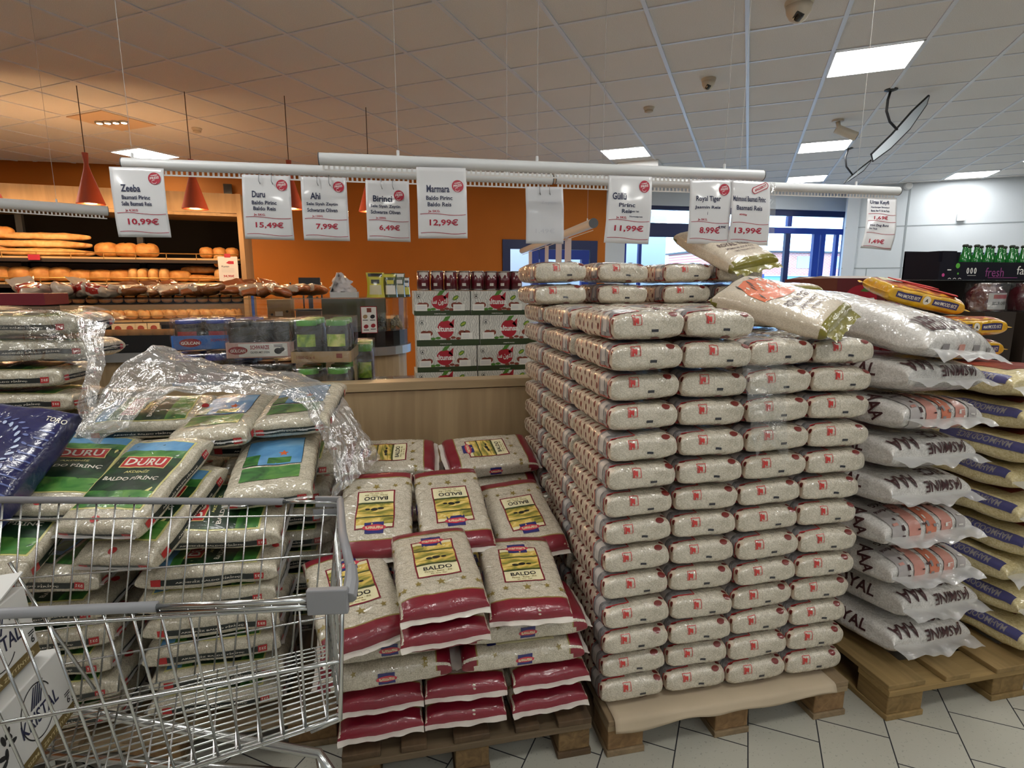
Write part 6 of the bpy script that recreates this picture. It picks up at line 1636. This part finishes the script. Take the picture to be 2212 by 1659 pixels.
mb = MB(); Fq = lambda u, v, d=0.004: frame((u * wt - wt / 2, -d, v * ht), (1, 0, 0), (0, 0, 1)); mb.flat([(-0.03, 0.0), (0.0, 0.022), (0.05, 0.02), (0.05, -0.012), (0.0, -0.012)], m_badge, Fq(0.55, 0.74)); mb.text('34,90€', m_rink, Fq(0.5, 0.2), height=0.03, width=0.11, bold=0.03); mb.text('Kasten', m_ink, Fq(0.36, 0.6), height=0.022, width=0.075); 
for k in range(3): mb.flat(rect(-0.07, -0.003, 0.06, 0.003), m_ghost, Fq(0.5, 0.5 - 0.06 * k))
mb.build('printed_lettering', o); MB().box((-0.03, -0.008, ht - 0.01), (0.03, 0.004, ht + 0.03), m_badge).build('clip', o)
w = UM @ V((ux(95, 556), -0.03, SH[0] - 0.04)); tag(MB().box((-0.05, 0, 0), (0.05, 0.006, 0.055), m_badge).build('shelf_label', loc=w, rot=(0, 0, R(7))), 'small red shelf label below the baguettes', 'label')
q = ony(0, 660, 4.45); tag(MB().box((-0.5, 0, 0), (ony(95, 640, 4.45).x - q.x, 0.3, ony(0, 634, 4.45).z - q.z), mat('maroon_board', '6e1626', 0.5)).build('maroon_display_box', loc=(q.x, 4.45, q.z), bev=0.003), 'maroon box at the picture edge before the red and white bread bags', 'box')
q_ = bpy.data.objects['maroon_display_box']; MB().box((-0.45, 0.03, -q.z), (ony(95, 640, 4.45).x - q.x - 0.05, 0.27, 0), m_lip).build('stand', q_)
q = UM @ V((0.10, -0.1, 0)); tag(MB().tube([V((0, 0, 0)), V((0, 0, uz(612)))], 0.016, mat('blue_pole', '1d4fa8', 0.4), 12).build('blue_pole', loc=q, smooth=True, sharp=R(50)), 'slim blue pole standing beside the oak side of the bread shelves', 'pole')
o = MB().box((-0.06, -0.03, -0.2), (0.06, 0.0, 0.0), m_blk).build('wall_speaker', loc=ony(492, 398, YB - 0.02)); tag(o, 'small dark box hanging high on the orange wall above the oak panel', 'speaker')

# pendant lamps
m_shade = mat('orange_shade', 'a8401c', 0.5); m_bulb = emit('warm_bulb', (1.0, 0.72, 0.42, 1), 60.0)
def warm(name, loc, energy, parent=None, radius=0.05, col=(1.0, 0.62, 0.30)):
    l = bpy.data.lights.new(name, 'POINT'); l.energy = energy * WARM_POWER; l.color = col; l.shadow_soft_size = radius
    o = bpy.data.objects.new(name, l); COL.objects.link(o); o.location = loc
    if parent: o.parent = parent
    return o
for i, (tx, by) in enumerate((((165, 185), 441), ((398, 198), 452), ((614, 207), 452), ((790, 232), 458), ((-70, 168), 428))):
    t = onz(tx[0], tx[1], CEIL); zb = ony(tx[0] + 30, by, t.y).z
    o = empty('pendant_lamp', (t.x, t.y, zb)); tag(o, ['orange cone pendant lamp left of the Zeeba sign', 'orange cone pendant lamp between the Zeeba and Duru signs', 'orange cone pendant lamp mostly behind the Duru and Ahi signs', 'orange cone pendant lamp hidden behind the Birinci and Marmara signs', 'orange cone pendant lamp beyond the picture edge above the bread'][i], 'lamp', 'orange pendant lamps over the bakery')
    MB().lathe([(0.115, 0.0), (0.117, 0.002), (0.030, 0.30), (0.018, 0.36), (0.026, 0.46), (0.022, 0.46), (0.013, 0.36), (0.025, 0.295), (0.111, 0.004)], m_shade, 28).build('lamp_shade', o, smooth=True, sharp=R(50))
    MB().tube([V((0, 0, 0.4)), V((0, 0, CEIL - zb))], 0.004, mat('cord_dark', '3a2a20', 0.6) if i == 0 else bpy.data.materials['cord_dark'], 6).build('cord', o)
    MB().lathe([(0, 0.03), (0.022, 0.04), (0.03, 0.06), (0.022, 0.085), (0.012, 0.11), (0, 0.11)], m_bulb, 16).build('bulb', o, smooth=True)
    warm('pendant_light', (0, 0, -0.01), 44, o, 0.06)
# halogen downlight module
sp = cell_of(onz(228, 262, CEIL)); o = empty('spotlight', gpt(sp[0], sp[1], CEIL - 0.004), (0, 0, R(-34.5))); tag(o, 'square ceiling module with small bright halogen spots above the bread shelves', 'ceiling light')
h = CELL / 2 - 0.015; MB().box((-h, -h, -0.012), (h, h, 0.0), mat('module_cream', 'cdb59c', 0.5)).build('frame', o)
for k, (x, y) in enumerate(((-0.14, -0.05), (-0.05, -0.02), (0.04, 0.01), (0.13, 0.04))):
    MB().lathe([(0.045, -0.012), (0.045, -0.03), (0.032, -0.034), (0.032, -0.02), (0, -0.02)], m_steel, 20, M.Translation((x, y, 0))).build('spot_ring', o, smooth=True); MB().lathe([(0, -0.036), (0.026, -0.034), (0.028, -0.03), (0, -0.026)], m_bulb, 16, M.Translation((x, y, 0))).build('bulb', o)
l = bpy.data.lights.new('halogen_light', 'SPOT'); l.energy = 420 * WARM_POWER; l.color = (1.0, 0.66, 0.36); l.spot_size = R(120); l.spot_blend = 0.6; l.shadow_soft_size = 0.1
lo = bpy.data.objects.new('halogen_light', l); COL.objects.link(lo); lo.location = gpt(sp[0], sp[1], CEIL - 0.06); lo.rotation_euler = (R(22), 0, R(5))
# added glow strip, unseen behind the bread shelf header, to warm the ceiling
o = empty('added_glow_strip', UM @ V((-2.4, 0.2, zh1 - 0.205)), (0, 0, R(7))); tag(o, 'added warm glow strip, unseen behind the header on top of the bread shelf unit', 'lamp')
MB().box((-2.2, -0.04, 0), (2.2, 0.04, 0.03), m_white).build('housing', o); MB().tube([V((-2.1, 0, 0.05)), V((2.1, 0, 0.05))], 0.016, emit('added_warm_tube', (1.0, 0.60, 0.28, 1), 22.0), 10).build('tube', o)

# ------------------------------------------------------------------ ceiling devices
m_cream2 = mat('device_cream', 'c9bfae', 0.45); m_lens = mat('lens_black', '0b0b0c', 0.1, coat=0.8); m_dblack = mat('cable_black', '131419', 0.5)
def dome(px, py, r, label, deep=1.0):
    c = onz(px, py, CEIL); o = empty('dome_camera', c); tag(o, label, 'camera')
    MB().lathe([(0, 0.004), (r, 0.004), (r * 1.03, -r * 0.12), (r * 0.96, -r * 0.36), (0, -r * 0.36)], m_cream2, 28).build('base', o, smooth=True, sharp=R(45))
    MB().lathe([(r * 0.93, -r * 0.36), (r * 0.86, -r * 0.8 * deep), (r * 0.62, -r * 1.25 * deep), (r * 0.3, -r * 1.5 * deep), (0, -r * 1.56 * deep)], m_cream2, 28).build('dome', o, smooth=True)
    MB().lathe([(0, 0.012), (r * 0.30, 0.01), (r * 0.34, 0), (r * 0.34, -r * 0.4), (0, -r * 0.4)], m_lens, 20, M.Translation((-r * 0.25, -r * 0.52, -r * 1.12 * deep)) @ M.Rotation(R(68), 4, 'X')).build('lens', o, smooth=True, sharp=R(40)); return o
dome(1531, 170, 0.062, 'white dome camera with dark lens on the ceiling above the Royal Tiger sign'); dome(1727, 2, 0.085, 'beige dome camera cut off by the picture top')
def detector(px, py, label):
    o = empty('smoke_detector', onz(px, py, CEIL)); tag(o, label, 'smoke detector', 'round smoke detectors on the ceiling')
    MB().lathe([(0, 0.002), (0.055, 0.002), (0.055, -0.012), (0.048, -0.018), (0.048, -0.026), (0.04, -0.03)], m_cream2, 24).build('base', o, smooth=True, sharp=R(45)); MB().lathe([(0.042, -0.028), (0.044, -0.042), (0.02, -0.052), (0, -0.053)], mat('detector_head', 'bfb3a2', 0.5) if 'detector_head' not in bpy.data.materials else bpy.data.materials['detector_head'], 24).build('head', o, smooth=True)
detector(1402, 232, 'round smoke detector on the grey ceiling near the dome camera'); detector(425, 277, 'round smoke detector on the warm lit ceiling above the bread')
c = onz(1810, 259, CEIL); o = empty('bullet_camera', c); tag(o, 'white bullet camera on a bent bracket below the ceiling', 'camera')
MB().lathe([(0, 0.003), (0.06, 0.003), (0.06, -0.02), (0, -0.02)], m_cream2, 20).build('base', o); MB().tube([V((0, 0, -0.015)), V((0.02, 0, -0.07)), V((0.03, -0.02, -0.10))], 0.022, m_cream2, 12).build('bracket', o, smooth=True)
dv = V((0.78, -0.42, -0.42)).normalized(); b0 = V((0.02, 0.0, -0.10)); MB().tube([b0 - dv * 0.03, b0 + dv * 0.2], 0.048, m_cream2, 18).build('housing', o, smooth=True, sharp=R(50)); MB().tube([b0 + dv * 0.2, b0 + dv * 0.206], 0.04, m_lens, 18).build('lens', o)
c = onz(1385, 356, CEIL); o = empty('air_vent', c, (0, 0, R(-34.5))); tag(o, 'white ventilation box below the ceiling behind the hanging rails', 'vent')
MB().box((-0.3, -0.3, -0.10), (0.3, 0.3, 0.003), m_rim).build('housing', o, bev=0.01)
mb = MB()
for k in range(5): mb.box((-0.24, -0.2 + 0.09 * k, -0.108), (0.24, -0.17 + 0.09 * k, -0.1), m_seam)
mb.build('slat', o)
# hanging curved panels on black cables
def hung_panel(outline, cable, y, label):
    pts = [ony(a, b, y) for a, b in outline]; c0 = pts[0].copy(); o = empty('hanging_light', c0); tag(o, label, 'hanging light', 'curved lights hanging on black cables')
    n = len(pts); th = V((0, 0.02, 0)); vs = [p - c0 for p in pts] + [p - c0 + th for p in pts]
    MB().add(vs, [tuple(range(n)), tuple(reversed(range(n, 2 * n)))] + [((i + 1) % n, i, i + n, (i + 1) % n + n) for i in range(n)], mat('pale_diffuser', 'c3cdd6', 0.3) if 'pale_diffuser' not in bpy.data.materials else bpy.data.materials['pale_diffuser']).build('diffuser', o)
    MB().tube([p - c0 + th * 0.5 for p in pts + [pts[0]]], 0.011, m_dblack, 8).build('rim', o)
    cp_ = [V(p) for p in cable]; MB().tube([p - c0 for p in cp_], 0.011, m_dblack, 8).build('cable', o, smooth=True)
    MB().lathe([(0, 0.004), (0.055, 0.004), (0.055, -0.008), (0.02, -0.02), (0, -0.02)], m_dblack, 18, M.Translation(cp_[0] - c0)).build('ceiling_rose', o); return o
t0 = onz(1925, 193, CEIL)
hung_panel([(2008, 206), (2002, 226), (1966, 278), (1924, 320), (1887, 347), (1884, 333), (1928, 290), (1972, 240)], [t0, ony(1918, 215, t0.y), ony(1915, 240, t0.y), ony(1922, 263, t0.y), ony(1938, 280, t0.y)], t0.y, 'long curved pale light with black rim hanging on a black cable, nearer one')
t1 = onz(1833, 320, CEIL)
hung_panel([(1884, 345), (1866, 368), (1836, 389), (1824, 396), (1838, 382), (1862, 362)], [t1, ony(1826, 340, t1.y), ony(1828, 360, t1.y), ony(1842, 378, t1.y)], t1.y, 'thin curved light with black rim hanging on a black cable, farther one')
o = MB().lathe([(0, 0.05), (0.05, 0.05), (0.07, 0.02), (0.07, 0), (0, 0)], m_rim, 22).build('wall_loudspeaker', smooth=True, sharp=R(50)); q = onz(1961, 402, CEIL - 0.1); o.location = c0.__class__((c0 := onz(1961, 402, CEIL - 0.09))) - G1 * 0.0; o.rotation_euler = (R(90), 0, R(-34.5)); tag(o, 'round grey loudspeaker high in the corner of the white wall', 'speaker')
n_ = V((-G1.x, -G1.y, 0)); 
def on_white(px, py, off=0.0):
    d = ray(px, py); p0 = bpy.data.objects and onz(1968, 395, CEIL); nn = V((G1.x, G1.y, 0)); t = (p0 - EYE).dot(nn) / d.dot(nn); return EYE + d * t - nn * off
o.location = on_white(1961, 402, 0.01)
o = MB().box((-0.06, -0.05, -0.07), (0.06, 0.0, 0.07), m_rim).build('wall_sensor', bev=0.012, loc=on_white(2075, 469, 0.01), rot=(0, 0, R(-34.5))); tag(o, 'small white sensor box on the white panelled wall', 'sensor')

# ------------------------------------------------------------------ goods behind the big sacks
m_crt = mat('dark_red_carton', '5a1216', 0.5, var=0.08); m_crtw = mat('carton_inside', 'b8aaa4', 0.7)
def red_carton(px0, px1, y, zt_, h, dep, label, yaw=0.0, logo_=True):
    a, b = ony(px0, 640, y), ony(px1, 640, y); w = (b - a).length; o = empty('food_carton', (a.x, y, zt_ - h), (0, 0, yaw)); tag(o, label, 'carton', 'dark red cartons')
    MB().box((0, 0, 0), (w, dep, h), m_crt).build('box', o, bev=0.002)
    if logo_:
        MB().add([V((0.005, 0.02, h)), V((w - 0.005, 0.02, h)), V((w - 0.005, dep / 2, h + 0.016)), V((0.005, dep / 2, h + 0.016)), V((0.005, dep - 0.02, h)), V((w - 0.005, dep - 0.02, h))], [(0, 1, 2, 3), (3, 2, 5, 4), (0, 3, 4), (1, 5, 2)], m_crtw).build('flap', o)
        p = MB(); F = lambda u, v, d=0.001: frame((u * w, -d, v * h), (1, 0, 0), (0, 0, 1)); k = w / 0.3
        p.flat(ellipse(0, 0, 0.1 * k, 0.075 * k, 26), m_altr, F(0.5, 0.5)); p.flat([(-0.01, 0.02), (0.03, 0.05), (0.09, 0.045), (0.05, 0.015)], m_leaf, F(0.5, 0.62, 0.0018)); p.text('Simon', m_lab, F(0.52, 0.5, 0.0022), height=0.05 * k, width=0.16 * k, bold=0.02)
        p.build('printed_lettering', o)
    return o
zt1 = ony(1860, 601, 3.0).z
SPEC = ((1757, 1803, 3.33, 'end of the dark red carton row nearest the entrance door'), (1806, 1912, 3.0, 'dark red carton with Simon lettering behind the white sacks, before the white wall'), (1918, 2022, 3.0, 'dark red carton with green leaf logo next to the black fresh display'))
for i, (a, b, y, lb) in enumerate(SPEC):
    zt_ = zt1 - (0.012 if i == 2 else 0)
    red_carton(a, b, y, zt_, 0.26, 0.3, lb)
    for k in range(1, 6):
        hh = 0.26; red_carton(a, b, y, zt_ - hh * k - 0.001 * k, (hh - 0.001) if k < 5 else zt_ - hh * k - 0.001 * k, 0.3, f'dark red carton {("under the one nearest the entrance door", "under the Simon lettered one", "under the one beside the fresh display")[i]}, {("second", "third", "fourth", "fifth", "lowest")[k - 1]} down', 0, False)
# black fresh display with green bottles
yd = 2.70; d0, d1 = ony(2026, 604, yd), ony(2330, 604, yd); hd = ony(2100, 566, yd).z - d0.z
m_disp = mat('black_board', '12111c', 0.75, spec=0.2); m_pink = mat('pink_ink', '8a3f7c', 0.5); m_magenta = mat('magenta_dot', 'c0458a', 0.5)
o = empty('bottle_display', (d0.x, yd, d0.z)); tag(o, 'black display tray with pink and white fresh lettering carrying green bottles', 'display'); wd = d1.x - d0.x
MB().box((0, 0, 0), (wd, 0.012, hd), m_disp).box((0, 0.012, 0), (wd, 0.24, 0.01), m_disp).box((0, 0.012, 0.01), (0.012, 0.24, hd * 1.6), m_disp).box((0, 0.23, 0.01), (wd, 0.24, hd * 1.7), m_disp).box((0.012, 0.0, hd), (0.11, 0.012, hd * 1.6), m_disp).build('tray', o)
p = MB(); F = lambda px, py, d=0.001: frame((ony(px, py, yd).x - d0.x, -d, ony(px, py, yd).z - d0.z), (1, 0, 0), (0, 0, 1))
p.text('fresh', m_pink, F(2148, 588, 0.002), height=0.052, width=0.135, bold=0.0); p.text('fa', m_lab, F(2204, 584, 0.002), height=0.05, width=0.055, bold=0.0); p.text('mily', m_lab, F(2260, 586, 0.002), height=0.05, width=0.1, bold=0.0) if False else None
p.flat(ellipse(0, 0, 0.015, 0.015, 20), m_lidg, F(2069, 574)); p.flat(ellipse(0, 0, 0.006, 0.006, 14), m_lidg, F(2069, 591)); p.flat(ellipse(0, 0, 0.01, 0.01, 16), m_magenta, F(2037, 594))
for k in range(3): ring(p, F(2090 + 8 * k, 585, 0.002), 0, 0, 0.009, 0.017, 0.006, m_lab); ring(p, F(2050 + 11 * k, 603, 0.002), 0, 0, 0.011, 0.007, 0.003, m_lab, 0, pi)
p.flat(rect(-0.03, -0.001, 0.03, 0.001), m_lab, F(2098, 595, 0.002)); p.flat(rect(-0.11, -0.0014, 0.11, 0.0014), m_pink, F(2165, 600, 0.002)); p.flat(rect(-0.014, -0.003, 0.014, 0.003), m_lab, F(2050, 583, 0.002))
p.build('printed_lettering', o)
MB().box((0.01, 0.13, -d0.z), (wd, 0.23, -0.24), m_lip).build('stand', o); MB().box((0.02, 0.19, -0.24), (wd, 0.23, -0.001), m_lip).build('stand_back', o)
m_bot = NT('green_bottle_glass'); m_bot.set(Base_Color=lin('0d6a24'), Roughness=0.06); m_bot.b.inputs['Coat Weight'].default_value = 1.0; m_bot = m_bot.m
m_capd = mat('dark_cap', '3b3f3a', 0.35, 0.6)
bo = empty('bottle'); tag(bo, '', 'bottle', 'green bottles in the black display')
MB().lathe([(0, 0), (0.024, 0), (0.0255, 0.006), (0.0255, 0.09), (0.023, 0.115), (0.015, 0.145), (0.0125, 0.165), (0.0125, 0.18), (0, 0.18)], m_bot, 20).build('glass', bo, smooth=True)
MB().lathe([(0.015, 0.178), (0.0155, 0.186), (0.012, 0.192), (0, 0.192)], m_capd, 16).build('cap', bo, smooth=True)
nb_ = 0
for px in (2082, 2107, 2132, 2158, 2183, 2208):
    for r in range(2):
        q = ony(px + 8 * r, 560, yd + 0.06 + 0.075 * r); zz_ = ony(2100, 529, yd + 0.09).z - 0.192 - 0.0 ; zz_ = max(zz_, d0.z + 0.011)
        lb = 'green glass bottle in the front row of the black display' if r == 0 else 'green glass bottle in the rear row of the black display'
        if nb_ == 0: bo.location = (q.x, q.y, zz_); bo['label'] = lb
        else: dup(bo, (q.x, q.y, zz_), (0, 0, 0.3 * nb_), lb)
        nb_ += 1
# wrapped cherry jars under the display
m_cherry = mat('cherry_red', '4a0d18', 0.2, coat=0.8); m_chl = mat('cherry_label', 'a9a6a4', 0.4)
for i, px in enumerate((2124, 2215)):
    q = ony(px, 672, 2.66); o = empty('cherry_jar', (q.x, 2.66, q.z)); tag(o, ('big maroon cherry jar in clear wrap below the black display', 'big maroon cherry jar in clear wrap at the picture edge below the display')[i], 'jar', 'cherry jars')
    hj = ony(px, 612, 2.66).z - q.z
    MB().lathe([(0, 0), (0.085, 0), (0.092, 0.01), (0.092, hj * 0.66), (0.07, hj * 0.85), (0.055, hj * 0.9), (0, hj * 0.9)], m_cherry, 26).build('glass', o, smooth=True, sharp=R(60)); MB().lathe([(0.06, hj * 0.88), (0.062, hj), (0, hj)], m_cherry, 22).build('lid', o)
    lb = MB(); rr = 0.0935; lb.add([V((rr * sin(a), -rr * cos(a), z_)) for z_ in (hj * 0.08, hj * 0.66) for a in [(-0.75 + 0.125 * k) for k in range(13)]], [(k, k + 1, k + 14, k + 13) for k in range(12)], m_chl)
    vs, fs = text_fit('SOUR CHERRY', hj * 0.12, 0.10, 0.02); vs, fs = cut2d(vs, fs, 0.02); lb.add([V((0.0945 * sin(x / 0.0935), -0.0945 * cos(x / 0.0935), hj * 0.3 + y)) for x, y in vs], fs, m_inkk)
    vs, fs = text_fit('KOMPOT', hj * 0.13, 0.09, 0.02) if False else text_fit('SOUR', 0.01, 0.01); lb.add([V((0.094 * sin(a), -0.094 * cos(a), z_)) for z_ in (hj * 0.46, hj * 0.60) for a in [(-0.5 + 0.1 * k) for k in range(11)]], [(k, k + 1, k + 12, k + 11) for k in range(10)], m_glc)
    lb.build('label', o, smooth=True)
    def fn(u, v, hj=hj):
        a = 2 * pi * u; r = 0.1 + 0.012 * noise.noise(V((cos(a) * 2, sin(a) * 2, v * 5 + i))); z_ = hj * 1.02 * min(1, v / 0.75); r *= 1 - max(0, (v - 0.75) / 0.25)
        return V((r * cos(a), r * sin(a), z_))
    MB().grid(fn, 30, 20, m_shr).build('clear_wrap', o, smooth=True)
    s_ = MB().box((-0.11, -0.1, -q.z), (0.11, 0.10, -0.002), m_lip).build('stand', o)
